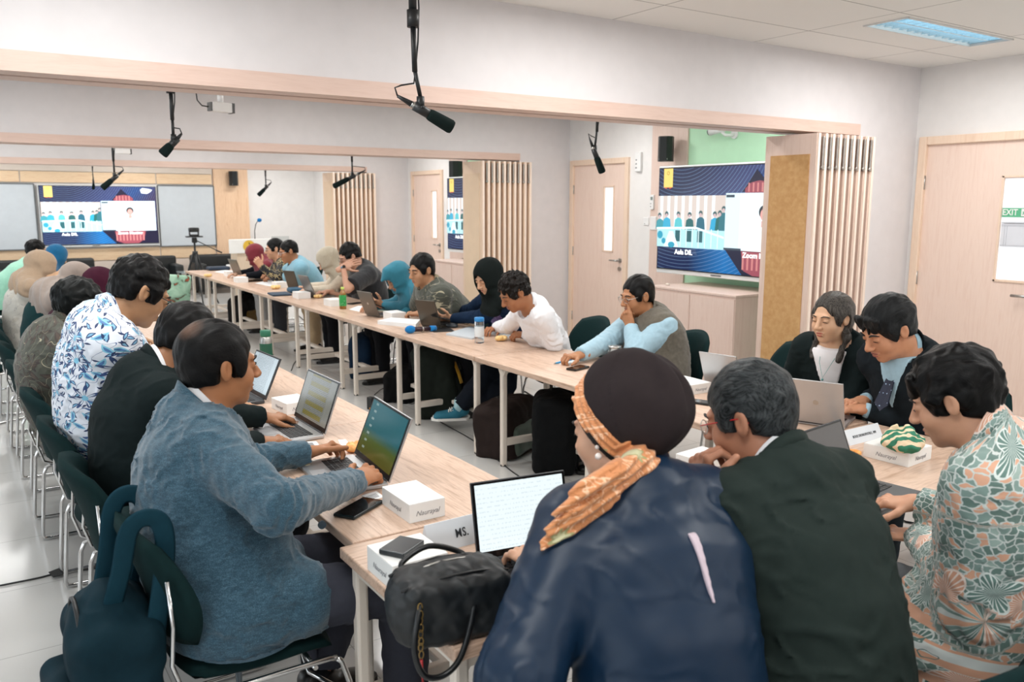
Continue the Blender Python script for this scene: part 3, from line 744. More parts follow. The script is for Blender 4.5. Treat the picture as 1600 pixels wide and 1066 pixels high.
for i, (x, y) in enumerate(((5.74, 5.2), (5.74, 9.35))):
    m = MB(); m.box((x+.1, y, 1.46), (.24, .3, .3)); bk = m.build('screen_bracket', BLACK, [s2, s3][i]); bk.matrix_parent_inverse = [s2, s3][i].matrix_basis.inverted()
# ================================================================ speakers, boxes on the wall
def speaker(loc, rz, sc, label):
    e = empty('loudspeaker', loc, rz, label, 'loudspeaker'); e.scale = (sc,)*3
    m = MB(); w_, d_, h_ = .105, .1, .165
    pts = [(-w_, d_), (-w_*.45, -d_), (w_*.45, -d_), (w_, d_)]
    lo = [(x, y, -h_) for x, y in [(-w_*.8, d_), (-w_*.95, -d_*.2), (-w_*.5, -d_), (w_*.5, -d_), (w_*.95, -d_*.2), (w_*.8, d_)]]; m.poly(lo, thick=2*h_, nvec=(0, 0, 1)); m.build('cabinet', BLACK, e)
    m = MB(); m.box((0, -d_-.003, 0), (w_*.94, .006, h_*1.85), bev=.003); m.build('grille', flat('speaker_grille', '1f2223', .8), e)
    m = MB(); [m.box((s*.05, -d_*.78-.012, -h_+.03), (.016, .012, .016)) for s in (-1, 1)]; m.build('badge', WHITEP, e)
    m = MB(); m.box((0, d_+.03, 0), (.03, .06, .03)); m.box((0, d_+.06, 0), (.06, .02, .09)); m.build('bracket', BLACK, e)
p = onX(1040, 233, 5.82); speaker(tuple(p), -math.radians(62), .72, 'black loudspeaker bracketed to the pink panel above the near wall screen')
p = onX(711, 267, 5.8); speaker(tuple(p), -math.radians(70), .8, 'black loudspeaker beside the second folded partition')
p = onY(365, 279, Y1-.16); speaker(tuple(p), 0, .8, 'small black loudspeaker on the upright oak panel of the far wall')
def wallbox(name, px, py, w_, h_, label, cat, x=XR, d=.035, m_=None, buttons=0, screen=False):
    p = onX(px, py, x-d); e = empty(name, (x, p[1], p[2]), 0, label, cat)
    m = MB(); m.box((-d/2, 0, 0), (d, w_, h_), bev=min(.008, d/3)); m.build('case', m_ or WHITEP, e)
    if buttons: m = MB(); [m.box((-d-.001, w_*.2, h_*(-.3+.2*k)), (.003, w_*.18, h_*.06)) for k in range(buttons)]; m.build('button', flat('grey_slot', '555555', .4), e)
    if screen: m = MB(); m.box((-d-.001, 0, h_*.25), (.003, w_*.6, h_*.22)); m.build('display', flat('lcd_grey', '7d8a86', .3), e)
    return e
wallbox('wall_device', 996, 253, .09, .2, 'white oblong wall device near the second door top', 'wall device', buttons=3)
wallbox('remote_holder', 1018, 316, .05, .15, 'white remote control in a holder on the edge of the pink panel', 'remote control', x=XR-.0, d=.05, screen=True, buttons=2)
wallbox('wall_notice', 1020, 349, .09, .14, 'small white card taped under the remote control', 'card', d=.04)
wallbox('light_switch', 1009, 346, .08, .08, 'white light switch left of the small white card', 'switch', d=.012, buttons=1)
wallbox('wall_device', 868/1.0, 0, .01, .01, 'x', 'x').name = 'tmp_remove'
for o in [o for o in bpy.data.objects if o.name.startswith('tmp_remove')]:
    for c in list(o.children): bpy.data.objects.remove(c)
    bpy.data.objects.remove(o)
wallbox('remote_holder', 708, 323, .05, .14, 'small white remote holder on the wall beside the strip of the further screen', 'remote control', screen=True)
# security camera on the green wall
p = onX(1128, 205, 5.9); e = empty('security_camera', tuple(p), 0, 'white bullet camera on the mint green wall above the screen', 'security camera')
m = MB(); m.cyl((-.05, .1, -.005), (-.03, -.05, .02), .032); m.build('barrel', WHITEP, e)
m = MB(); m.cyl((-.052, .104, -.006), (-.053, .112, -.008), .026); m.build('lens', flat('lens_dark', '2b3030', .15), e)
m = MB(); m.tube([(-.03, -.03, -.01), (-.02, -.06, -.04), (.04, -.08, -.04), (.085, -.08, -.03)], .014); m.cyl((.07, -.08, -.03), (.085, -.08, -.03), .04); m.build('arm', WHITEP, e)
# box camera hanging from the ceiling of the second bay
p = onY(345, 168, 6.3); e = empty('box_camera', (p[0], p[1], ZC), 0, 'white box camera hanging from the ceiling with a looping black cable', 'camera'); dz = p[2]-ZC
m = MB(); m.cyl((0, 0, 0), (0, 0, dz+.04), .012); m.cyl((0, 0, dz+.03), (0, 0, dz+.1), .02); m.build('ceiling_stem', WHITEP, e)
m = MB(); m.box((0, 0, dz), (.15, .07, .065), rot=(0, .03, .2), bev=.006); cb = m.build('case', WHITEP, e)
m = MB(); m.box((-.075, -.012, dz), (.02, .06, .06), rot=(0, .03, .2)); m.box((.078, .012, dz-.003), (.016, .074, .07), rot=(0, .03, .2)); m.build('end_plate', flat('grey_slot', '555555', .4), cb)
m = MB(); m.tube([(-.085, 0, dz), (-.13, 0, dz+.005), (-.16, 0, dz+.04), (-.165, 0, dz+.09), (-.13, 0, dz+.13), (-.06, 0, dz+.145), (-.01, 0, dz+.17), (0, 0, dz+.25)], .0045); m.build('cable', BLACK, e)
p = onY(680/3.555, 486/3.555+100, 9.9); e = empty('box_camera', (p[0], p[1], p[2]), 0, 'small white box camera just under the second beam beside a microphone', 'camera')
m = MB(); m.box((0, 0, 0), (.15, .07, .05), bev=.006); m.build('case', WHITEP, e); m = MB(); m.box((.08, 0, 0), (.014, .06, .055)); m.build('end_plate', BLACK, e); m = MB(); m.cyl((0, 0, 0), (0, 0, ZC-p[2]), .008); m.build('ceiling_stem', WHITEP, e)
# ================================================================ hanging microphones
FOAM = fabric('black_foam', '14201f', .95, 500, .5, .3)
def mic(px_t, py_t, px_b, py_b, y, swx, label, topx=None, L=.30, dy=0.0, thick=1.0):
    """tail pixel, foam-tip pixel, distance y of the hanging point"""
    a = onY(px_t, py_t, y); b = onY(px_b, py_b, y+dy); d = nrm(b-a); L_ = np.linalg.norm(b-a)
    j = a+d*L_*.42; e = empty('hanging_microphone', (j[0], j[1], ZC), 0, label, 'microphone')
    o = V(j[0], j[1], ZC); a, b, j = a-o, b-o, j-o; t = thick
    m = MB(); m.cyl((swx, 0, 0), (swx*.9, 0, j[2]*.45), .016*t); m.build('drop_pole', BLACK, e)
    m = MB(); m.cyl((swx*.9, 0, j[2]*.42), (swx*.9, 0, j[2]*.52), .024*t); m.cyl((swx*.9, 0, j[2]*.5), (swx*.75, 0, j[2]*.78), .011*t); m.cyl((swx*.75, 0, j[2]*.77), (0, 0, j[2]*.93), .0085*t); m.build('lower_rod', BLACK, e)
    m = MB(); up = V(0, 0, .03); m.cyl(j+up*1.6, j+up*.1, .016*t); m.cyl(j-d*.03*t, j+d*.05*t, .02*t); m.sph(j+V(0, -.016*t, .006), .008*t, mat=None); m.build('clip', BLACK, e)
    q = j+d*.02; m = MB(); m.cyl(a, a+d*.08*L_/.3, .006*t, .013*t); m.cyl(a+d*.1*L_/.3, q+d*L_*.15, .0125*t); m.build('microphone_body', BLACK, e)
    m = MB(); m.cyl(a+d*.075*L_/.3, a+d*.105*L_/.3, .0128*t); m.build('silver_ring', STEEL, e)
    f0 = a+d*L_*.55; m = MB(); R = d; M_ = Vector(R).to_track_quat('Z', 'Y').to_matrix().to_4x4(); ln = L_*.47
    m.lathe([(0, 0), (.021*t, .003), (.0245*t, .014), (.027*t, ln*.5), (.029*t, ln*.9), (.025*t, ln*.98), (0, ln)], f0, seg=20, M=M_); m.build('foam_windshield', FOAM, e)
    m = MB(); k_ = V(swx*.75, 0, j[2]*.8); m.tube([k_, k_+V(-.005, 0, -.03), (k_+a)/2+V(-.02, 0, 0), a+V(-.01, 0, .03), a], .0035*t); m.tube([V(swx+.018, 0, 0), V(swx*.9+.026, 0, j[2]*.4), V(swx*.9+.02, 0, j[2]*.6), k_], .0035*t); m.build('cable', BLACK, e)
    return e
mic(621, 150, 706, 199, 3.0, -.03, 'large black hanging microphone in front of the nearest beam', thick=.95, dy=-.05)
mic(284, 209, 254, 241, 5.6, 0, 'black hanging microphone left of the white box camera', thick=1.1)
mic(193, 266, 160, 294, 9.4, 0, 'black hanging microphone in front of the far wall screen', thick=1.1)
mic(571, 266, 522, 291, 8.4, 0, 'black hanging microphone before the third folded partition', thick=1.0)
mic(921, 216, 941, 269, 4.6, .02, 'black hanging microphone beside the pink second door', thick=.9)
mic(424, 285, 404, 305, 12.5, 0, 'tiny black hanging microphone left of the third folded partition', thick=1.1)
mic(146, 277, 146, 296, 13.2, 0, 'tiny dark hanging microphone over the far screen', thick=.7)
# ================================================================ people
def skin(col):
    key = ('skin', col)
    if key in _M: return _M[key]
    n = N('skin'); o = n.coord(); c = lin(col)
    f = n.noise(o, 26, 3)[0]; a = (c[0]*.86, c[1]*.84, c[2]*.84, 1); b = (min(1, c[0]*.99), c[1]*1.04, c[2]*1.06, 1)
    x = n.n('ShaderNodeMix', data_type='RGBA'); n.l(f, x.inputs[0]); x.inputs[6].default_value = a; x.inputs[7].default_value = b
    n.l(x.outputs[2], n.b.inputs['Base Color']); n.p(rough=.48, spec=.4, sss=.06); n.b.inputs['Subsurface Radius'].default_value = (.012, .004, .002)
    n.bump(n.noise(o, 350, 3)[0], .08, .001); _M[key] = n.m; return n.m
def hairmat(c1, c2=None, rough=.5, sc=(150, 12, 60), bald=None):
    key = ('hair', c1, c2, sc, bald)
    if key in _M: return _M[key]
    n = N('hair'); at = n.n('ShaderNodeAttribute', attribute_name='bc'); o = at.outputs['Vector']; v = n.map(o, sc); d = n.noise(n.map(o, (9, 9, 9)), 1, 2)[1]
    x = n.n('ShaderNodeVectorMath', operation='MULTIPLY_ADD'); n.l(d, x.inputs[0]); x.inputs[1].default_value = (9, 5, 9); n.l(v, x.inputs[2])
    f = n.noise(x.outputs[0], 1.6, 5, .6, .7)[0]
    k_ = n.ramp(f, [(.38, c1), (.62, c2 or c1)])
    if bald:
        y_ = n.n('ShaderNodeVectorMath', operation='DISTANCE'); n.l(o, y_.inputs[0]); y_.inputs[1].default_value = bald[0]
        k_ = n.mix(n.math('MULTIPLY', n.math('SUBTRACT', 1.0, n.math('DIVIDE', y_.outputs['Value'], bald[1]), clamp=True), n.math('ADD', f, .35), clamp=True), k_, bald[2])
    n.col(k_); n.p(rough=.36, spec=.16); n.bump(f, .6, .003); _M[key] = n.m; return n.m
FINE = 1.0
ZONES = ((.855, 1.505, 2.115, 13.6), (2.64, 3.29, 2.115, 12.6), (.81, 3.29, 1.452, 2.11))
def in_tables(P, m=0.0):
    r = np.zeros(len(P), bool)
    for a, b, c, d in ZONES: r |= (P[:, 0] > a-m) & (P[:, 0] < b+m) & (P[:, 1] > c-m) & (P[:, 1] < d+m)
    return r
def hand(W, f, n, side, curl=.5, s=1.0, spread=.12, res=.0032, thumb=(.55, .75, .25), curls=None, rest=TZ+.002):
    """wrist W, finger direction f, palm normal n, side 1=right -1=left"""
    W = V(*W); f = nrm(f); n = nrm(V(*n)-f*np.dot(n, f)); t = np.cross(f, n)*side
    S = Sdf(); a = W-f*.05*s
    S.econe(a, W+f*.012*s, (.027*s, .021*s), (.029*s, .019*s), t, .01)
    S.econe(W+f*.005*s, W+f*.078*s+n*.004*s, (.030*s, .018*s), (.041*s, .0135*s), t, .015)
    S.ell(W+f*.035*s+t*.024*s+n*.008*s, (.017*s, .03*s, .014*s), np.stack([t, f, n], 1), .012)
    fl = [.076, .084, .077, .060]; fb = [.031, .0105, -.0105, -.030]; fo = [.082, .087, .083, .074]
    for q in range(4):
        p = W+f*fo[q]*s+t*fb[q]*s; ang = 0; d0 = nrm(f+t*spread*(1.5-q)*.6)
        c = curl if curls is None else curls[q]
        S.ell(p-n*.003*s, (.0095*s, .011*s, .010*s), np.stack([t, f, n], 1), .006)
        for seg, (r_, w_) in enumerate(((.44, .9), (.32, 1.1), (.24, .7))):
            ang += c*w_; d = d0*math.cos(ang)+n*math.sin(ang); e = p+d*fl[q]*r_*s
            ra = (.0092, .0086, .0079, .0068)[seg]*s*(.92 if q == 3 else 1); rb = (.0086, .0079, .0068)[seg]*s*(.92 if q == 3 else 1)
            S.cone(p, e, ra, rb, .003); p = e
    p = W+f*.028*s+t*.028*s+n*.006*s; d = nrm(f*thumb[0]+t*thumb[1]+n*thumb[2])
    for l_, ra, rb, b_ in ((.040, .0125, .0105, 0), (.032, .0105, .0098, .35), (.026, .0098, .0080, .3)):
        d = nrm(d+f*b_*.9+n*b_*.15-t*b_*.5); e = p+d*l_*s; S.cone(p, e, ra*s, rb*s, .006); p = e
    P, F = S.mesh(res); k = in_tables(P, .0) & (P[:, 2] < rest) & (P[:, 2] > TZ-.12); P[k, 2] = rest+(P[k, 2]-rest)*.02; return P, F
def ik(a, b, l1, l2, pole):
    a, b = V(*a), V(*b); d = b-a; L = np.linalg.norm(d); u = d/(L+1e-9)
    if L > (l1+l2)*.995: l1, l2 = l1*L/((l1+l2)*.99), l2*L/((l1+l2)*.99)
    x = (l1*l1-l2*l2+L*L)/(2*L); h = math.sqrt(max(0, l1*l1-x*x)); p = nrm(V(*pole)-u*np.dot(pole, u))
    return a+u*x+p*h
def band(parent, name, mat_, c, R, rx, ry, h, th, a0, a1, tilt=0.0, flare=.0, root=(0, 0, 0), nseg=28, drop=0.0, fold=0.0):
    """open ring of cloth round the neck; angle 0 = front"""
    vs, fs = [], []; rings = nseg+1
    for i in range(rings):
        a = a0+(a1-a0)*i/nseg; dx, dy = math.sin(a), math.cos(a); e = min(i, nseg-i)/3.0; hh = h*(.7+.3*min(1, e))
        zb = -drop*max(0, dy)-tilt*dy
        prof = [(1, 0, 0), (1+0, hh, flare), (1, hh, flare+th), (1, 0, th)]
        if fold: prof = [(1, 0, 0), (1, hh, 0), (1, hh, th), (1, hh*.15-fold*.2, th*2+fold*.6), (1, hh*.05-fold*.2, th*1.1+fold*.6)]
        for (_, z, o) in prof: vs.append(V(*c)+R @ V(dx*(rx+o), dy*(ry+o), zb+z)-V(*root))
    k = 5 if fold else 4
    for i in range(nseg):
        for j in range(k):
            a, b = i*k+j, i*k+(j+1) % k; fs.append((a, b, b+k, a+k))
    fs.append(tuple(range(k))[::-1]); fs.append(tuple(nseg*k+j for j in range(k)))
    me = mesh_from(name, vs, fs, mat_, True); bm = bmesh.new(); bm.from_mesh(me); bmesh.ops.recalc_face_normals(bm, faces=bm.faces[:]); bm.to_mesh(me); bm.free()
    o = bpy.data.objects.new(name, me); COL.objects.link(o); o.parent = parent; return o
SHOE = flat('black_shoe_leather', '141414', .35); WHITECLOTH = fabric('white_cotton', 'e9e9ec', .8, 900, .1, .04, .1)
def add_bc(o, root, C, R, wrap=0, pers=None):
    me = o.data; P = np.empty(len(me.vertices)*3, np.float32); me.vertices.foreach_get('co', P); P = P.reshape(-1, 3)+np.asarray(root); q = (P-C) @ R
    if wrap:
        if pers is not None:   # coordinates run round the bent spine, and round each arm
            K = np.array([(x-C) @ R for x in (pers.hip, pers.low, pers.mid, pers.chest, pers.sh)]); o_ = np.argsort(K[:, 2]); K = K[o_]
            L = np.concatenate([[0], np.cumsum(np.linalg.norm(np.diff(K, axis=0), axis=1))])
            cx, cy = np.interp(q[:, 2], K[:, 2], K[:, 0]), np.interp(q[:, 2], K[:, 2], K[:, 1]); v = np.interp(q[:, 2], K[:, 2], L)+np.minimum(q[:, 2]-K[0, 2], 0)+np.maximum(q[:, 2]-K[-1, 2], 0)
        else: cx = 0; cy = -.02; v = q[:, 2]
        th = np.arctan2(q[:, 0]-cx, q[:, 1]-cy); th = np.where(th < 0, th+2*math.pi, th); u = th*wrap
        if pers is not None:
            for k_, (A, E, W) in pers.arms.items():
                for a, b, l0 in ((A, E, 0), (E, W, np.linalg.norm(E-A))):
                    ab = b-a; Ln = np.linalg.norm(ab); t = (P-a) @ ab/Ln**2; x = P-a-np.clip(t, 0, 1)[:, None]*ab; dd = np.linalg.norm(x, axis=1)
                    tor = np.hypot((q[:, 0]-cx)/1.15, q[:, 1]-cy)
                    m = (dd < .10) & (t > (.18 if l0 == 0 else -.15)) & (tor > .135 if l0 == 0 else dd < .085); e1 = nrm(np.cross(ab, (0, 0, 1.01))); e2 = nrm(np.cross(ab, e1)); ang = np.arctan2(x @ e1, x @ e2)
                    u = np.where(m, 2+k_+(ang+3.1416)*.062, u); v = np.where(m, 1.3-(l0+np.clip(t, 0, 1.1)*Ln), v)
        q = np.stack([u, v, q[:, 1]], 1)
    a = me.attributes.new('bc', 'FLOAT_VECTOR', 'POINT'); a.data.foreach_set('vector', q.astype(np.float32).ravel())
class Person:
    def __init__(s, label, head, hip, byaw, hyaw=None, hpitch=-10, hroll=0, hs=1.0, sc=1.0, skin_c='b98362', sw=.175, bulk=1.0, lean_b=.0, group=None, fine=True, feet=None, neckup=0.0, shdrop=0.04, chest_y=None, legs=True, belly=0.0, nback=0.0):
        s.sc = sc; s.hs = hs; s.fine = fine; s.belly = belly
        s.Hc = onD(*head) if len(head) == 3 and head[2] < 50 and head[0] > 12 else V(*head)
        s.root = V(hip[0], hip[1], 0); s.e = empty('person', tuple(s.root), 0, label, 'person', group)
        PERS[s.e.name] = s
        s.by = math.radians(byaw); s.B = rotm(s.by); s.lat, s.fwd, s.up = s.B[:, 0], s.B[:, 1], s.B[:, 2]
        hyaw = byaw if hyaw is None else hyaw
        s.R = rotm(math.radians(hyaw), math.radians(hpitch), math.radians(hroll))
        s.hip = V(hip[0], hip[1], hip[2] if len(hip) > 2 else .53)
        s.sk = skin(skin_c)
        s.N = s.Hc+s.R @ V(0, -.025, -.10)*hs+V(0, 0, -.038*sc)-s.fwd*((.03+.07*max(0, math.sin(math.radians(-hpitch))))*sc+nback)+V(0, 0, .02*max(0, math.sin(math.radians(-hpitch))))   # base of neck (top of spine)
        s.nd = nrm(s.Hc+s.R @ V(0, -.02, -.07)*hs-s.N); nf = nrm(s.fwd-s.nd*np.dot(s.fwd, s.nd)); s.NB = np.stack([np.cross(nf, s.nd), nf, s.nd], 1); s.footf = s.fwd
        s.sh = s.N+V(0, 0, -shdrop*sc)-s.fwd*.005
        s.sw = sw*sc; s.bulk = bulk
        s.mid = (s.hip*.5+s.sh*.5)-s.fwd*(.035+lean_b)*sc
        s.low = s.hip*.78+s.sh*.22-s.fwd*(.02+lean_b*.7)*sc
        s.chest = s.hip*.22+s.sh*.78-s.fwd*(.02+lean_b*.6)*sc
        s.S = {1: s.sh+s.lat*s.sw-V(0, 0, .012*sc), -1: s.sh-s.lat*s.sw-V(0, 0, .012*sc)}
        s.arms = {}; s.handmeshes = []
        s.kn = {}; s.ft = {}
        P_ = s.hip-V(0, 0, .03)
        for q in (1, -1):
            h_ = P_+s.lat*q*.095*sc
            f_ = V(*feet[0 if q == 1 else 1]) if feet else h_*V(1, 1, 0)+s.fwd*.36*sc+V(0, 0, .09)+s.lat*q*.02
            s.ft[q] = f_; s.kn[q] = ik(h_, f_, (.42 if feet else .38)*sc, .37*sc, s.fwd*1.0+V(0, 0, 1.2)+s.lat*q*.15)
        s.legs_on = legs; s.glass = None
    def settle(s, P, name=''):
        P = np.array(P, float); q = (P-s.hip) @ s.B; seat = .4335
        if name != 'hair':
            k = (np.abs(q[:, 0]) < .27) & (q[:, 1] > -.2) & (q[:, 1] < .27) & (P[:, 2] < seat) & (P[:, 2] > .15); P[k, 2] = seat+(P[k, 2]-seat)*.01
        k = in_tables(P, .002) & (P[:, 2] > TZ-.037) & (P[:, 2] < TZ+.001)
        if k.any():
            r = s.root; x, y = P[:, 0], P[:, 1]
            if r[0] < .84 and r[1] > 2: d = x-.852; t = k & (d < .07); P[t, 0] = .851-.002
            elif r[0] > 3.3 and r[1] > 1.7: d = 3.293-x; t = k & (d < .07); P[t, 0] = 3.294
            else: d = y-1.449; t = k & (d < .07); P[t, 1] = 1.447
            u = k & ~t; P[u, 2] = np.where(P[u, 2] > TZ-.024, TZ+.0015, TZ-.038)
        return P.astype(np.float32)
    def h(s, *v): return s.Hc+s.hs*(s.R @ V(*v))
    def arm(s, q, W, f, n=(0, 0, -1), pole=None, curl=.5, show=True, ell=None, shup=0.0, **kw):
        """q 1 right, -1 left; W wrist target"""
        W = V(*W); S0 = s.S[q]+V(0, 0, shup); s.S[q] = S0
        pole = s.lat*q*.3-V(0, 0, 1.0)-s.fwd*.3 if pole is None else V(*pole)
        E = V(*ell) if ell is not None else ik(S0, W, .285*s.sc, .255*s.sc, pole)
        if ell is None and E[2] < TZ+.055 and ((.80 < E[0] < 1.55) or (2.60 < E[0] < 3.34)) and E[1] > 1.4: E = V(E[0], E[1], TZ+.06)
        s.arms[q] = (S0, E, W)
        if show: s.handmeshes.append(hand(W, f, n, q, curl, s.sc*1.0, res=.0032 if s.fine else .0048, **kw))
        return s
    # ---- the body, one surface
    def torso(s, S, o=0.0, arms=True, hem=None, k=.05, low=0.0, shrink=0.0):
        c = s.sc; b = s.bulk; W = lambda w, h: (w*c*b+o, h*c*b+o)
        S.econe(s.hip-V(0, 0, low), s.low, W(.165, .125), W(.150, .118+s.belly), s.lat, k)
        S.econe(s.low, s.mid, W(.150, .118+s.belly), W(.152, .115+s.belly*.7), s.lat, k)
        S.econe(s.mid, s.chest, W(.152, .115+s.belly*.5), W(.168, .112), s.lat, k)
        S.econe(s.chest, s.sh-V(0, 0, .015*c), W(.168, .112), W(.135, .082), s.lat, k)
        for q in (1, -1):
            S.cone(s.N*.75+s.sh*.25-s.fwd*.01, s.S[q]*1.0+V(0, 0, .004)-s.lat*q*.02, .058*c+o, .052*c*b**.5+o, .05)
    def armsdf(s, S, o=(0, 0, 0), upto=1.0, k=.03, q_only=None, puff=0.0):
        c = s.sc; b = s.bulk**.6
        for q, (A, E, W) in s.arms.items():
            if q_only and q != q_only: continue
            S.cone(A, E, .054*c*b+o[0], .043*c*b+o[1]+puff, k)
            if upto > 0: W2 = E+(W-E)*upto; S.cone(E, W2, .041*c*b+o[1]+puff, (.041-.014*upto)*c+o[2], k)
    def body(s, res=None, fr=None):
        S = Sdf(); g = s.h; k = s.hs
        # cranium and face
        S.ell(g(0, -.017, .03), (.076*k, .094*k, .088*k), s.R, 0); S.ell(g(0, .022, -.03), (.061*k, .068*k, .083*k), s.R, .02)
        S.ell(g(0, .028, -.078), (.046*k, .05*k, .034*k), s.R, .025); S.ell(g(0, .064, -.1), (.02*k, .017*k, .016*k), s.R, .02)
        for q in (1, -1):
            S.ell(g(q*.037, .055, -.035), (.025*k, .025*k, .028*k), s.R, .022)
            S.ell(g(q*.0, .0, 0), (.01, .01, .01), s.R, 0) if False else None
        S.ell(g(0, .078, .02), (.05*k, .012*k, .012*k), s.R, .014)
        for q in (1, -1): S.ell(g(q*.031, .1, .0), (.019*k, .016*k, .0125*k), s.R, .012, True)
        for q in (1, -1): S.ell(g(q*.031, .0765, .001), (.0145*k, .0135*k, .0125*k), s.R, .004)
        S.cone(g(0, .085, .01), g(0, .109, -.03), .008*k, .0125*k, .012)
        for q in (1, -1): S.ell(g(q*.0125, .1, -.034), (.0085*k, .010*k, .008*k), s.R, .008)
        S.ell(g(0, .086, -.061), (.023*k, .0095*k, .006*k), s.R, .006); S.ell(g(0, .085, -.0725), (.020*k, .010*k, .007*k), s.R, .006)
        S.ell(g(0, .1, -.0665), (.022*k, .0075*k, .0014*k), s.R, .002, True)
        for q in (1, -1):
            Re = s.R @ rotm(q*.35, .12, 0)
            S.ell(g(q*.0785, -.012, -.004), (.009*k, .0185*k, .032*k), Re, .006); S.ell(g(q*.087, -.006, .0), (.0065*k, .011*k, .02*k), Re, .003, True)
        S.cone(g(0, -.025, -.045), s.N, .053*k, .06*s.sc, .03); S.cone(g(0, .005, -.07), s.N+s.fwd*.02, .040*k, .05*s.sc, .03)
        s.torso(S, -.014); s.armsdf(S, (-.012, -.012, -.005), k=.02)
        for q in (1, -1):
            h_ = s.hip+s.lat*q*.09*s.sc-V(0, 0, .01)
            S.cone(h_, s.kn[q], .075*s.sc, .05*s.sc, .03); S.cone(s.kn[q], s.ft[q], .048*s.sc, .033*s.sc, .03); S.cone(s.ft[q]-V(0, 0, .03), s.ft[q]+s.footf*.12-V(0, 0, .06), .030, .020, .02)
        fr = fr or (.0038 if s.fine else .0052); r = .135*s.hs
        m = S.mesh(res or (.011 if s.fine else .013), fine=(s.Hc-r, s.Hc+r, fr))
        m = join_pf(m, *s.handmeshes) if s.handmeshes else m
        o = sdf_obj('body', m, 0, s.sk, s.e, s.root); s.bodyo = o; return o
    def face(s, brow='1b1512', lip=None, eyes='down', brow_on=True, iris='1c120d', thickb=1.0):
        g = s.h; k = s.hs; dk = flat('eyelash_dark', '15100e', .6)
        for q in (1, -1):
            if brow_on:
                m = MB(); m.tube([g(q*.014, .093, .019), g(q*.028, .0925, .0255), g(q*.044, .085, .0235), g(q*.053, .075, .017)], [.0022*k*thickb, .0032*k*thickb, .003*k*thickb, .0012*k], seg=6); s._loc(m).build('eyebrow', flat('brow_hair', brow, .7), s.e)
            if eyes == 'open':
                m = MB(); m.sph(g(q*.031, .0797, .001)-s.root, (.0122*k, .0118*k, .0075*k), rot=Matrix(s.R).to_euler()); m.build('eye', flat('eye_white', 'dcd4cc', .3), s.e)
                m = MB(); m.sph(g(q*.031, .0872, .0012)-s.root, (.0052*k, .005*k, .0055*k), rot=Matrix(s.R).to_euler()); m.build('iris', flat('iris_dark', iris, .2), s.e)
            z = .0055 if eyes == 'open' else -.0035
            m = MB(); m.tube([g(q*.0185, .088, z-.003), g(q*.026, .0918, z+.001), g(q*.034, .0915, z+.001), g(q*.044, .0855, z-.003)], [.0009*k, .0014*k, .0015*k, .0009*k], seg=5); s._loc(m).build('eyelashes', dk, s.e)
        if lip:
            S = Sdf(); S.ell(g(0, .0868, -.0612), (.0215*k, .0095*k, .0055*k), s.R, .003); S.ell(g(0, .086, -.0722), (.0185*k, .0098*k, .0062*k), s.R, .003); S.ell(g(0, .1, -.0665), (.022*k, .0075*k, .0014*k), s.R, .002, True); S.ell(g(0, .075, -.066), (.03*k, .0135*k, .03*k), s.R, 0, True)
            sdf_obj('lips', S, .0024, skin(lip), s.e, s.root, grow=.004)
        return s
    def _loc(s, m):
        bmesh.ops.translate(m.bm, vec=Vector(-s.root), verts=m.bm.verts[:]); return m
    def hair(s, mat_, top=(.085, .104, .094), back=.0, face_c=(0, .127, -.022), face_r=(.090, .088, .104), nape=-.055, disp=.0018, f=16, res=None, extra=None, ear=True, part=None, spike=0.0, seed=1.0, fringe=0.0, cen=(0, -.022, .036)):
        S = Sdf(); g = s.h; k = s.hs
        S.ell(g(*cen), tuple(x*k for x in top), s.R, 0)
        S.ell(g(0, -.045, -.02), (.078*k, .07*k, .085*k), s.R, .02)
        for q in (1, -1): S.ell(g(q*.068, .022, .01), (.018*k, .03*k, .045*k), s.R, .012)
        if extra: extra(S, g, k)
        S.ell(g(*face_c), tuple(x*k for x in face_r), s.R, .008, True)
        if ear:
            for q in (1, -1): S.ell(g(q*.087, -.008, -.022), (.026*k, .024*k, .042*k), s.R, .008, True)
        S.cut(g(0, -.05, nape), -s.R[:, 2]+s.R[:, 1]*.35, .14*k)
        if fringe:
            for x in np.linspace(-.055, .055, 8): S.cone(g(x, .07, .08), g(x*1.05+.006*math.sin(x*300), .09-abs(x)*.35, .04-fringe+.008*math.sin(x*170)), .013*k, .005*k, .008)
        R = s.R; C = s.Hc
        def dsp(P):
            q = (P-C) @ R; th = np.arctan2(q[:, 0], q[:, 1]-.02); ph = np.sqrt(q[:, 0]**2+(q[:, 1]+.02)**2)
            v = np.stack([q[:, 0]*1.0, q[:, 1]*.5, q[:, 2]*.5], 1)
            d = .010*np.clip((-.01-q[:, 2])/.055, 0, 1)*(q[:, 1] < .03)+disp*snoise(v, f, seed)+disp*.5*snoise(v, f*2.1, seed+2)
            d = d+disp*.8*snoise(np.stack([q[:, 0], q[:, 1]*.22, q[:, 2]*.35], 1), 46, seed+9)
            if spike: d = d+spike*snoise(q, 22, seed+5)*(q[:, 2] > .02)
            if part is not None: d = d+.006*np.exp(-((q[:, 0]-part)/.006)**2)*(q[:, 2] > .05)*(q[:, 1] > -.03)
            return d
        o_ = sdf_obj('hair', S, res or (.0036 if s.fine else .005), mat_, s.e, s.root, disp=dsp); add_bc(o_, s.root, s.Hc, s.R); return o_
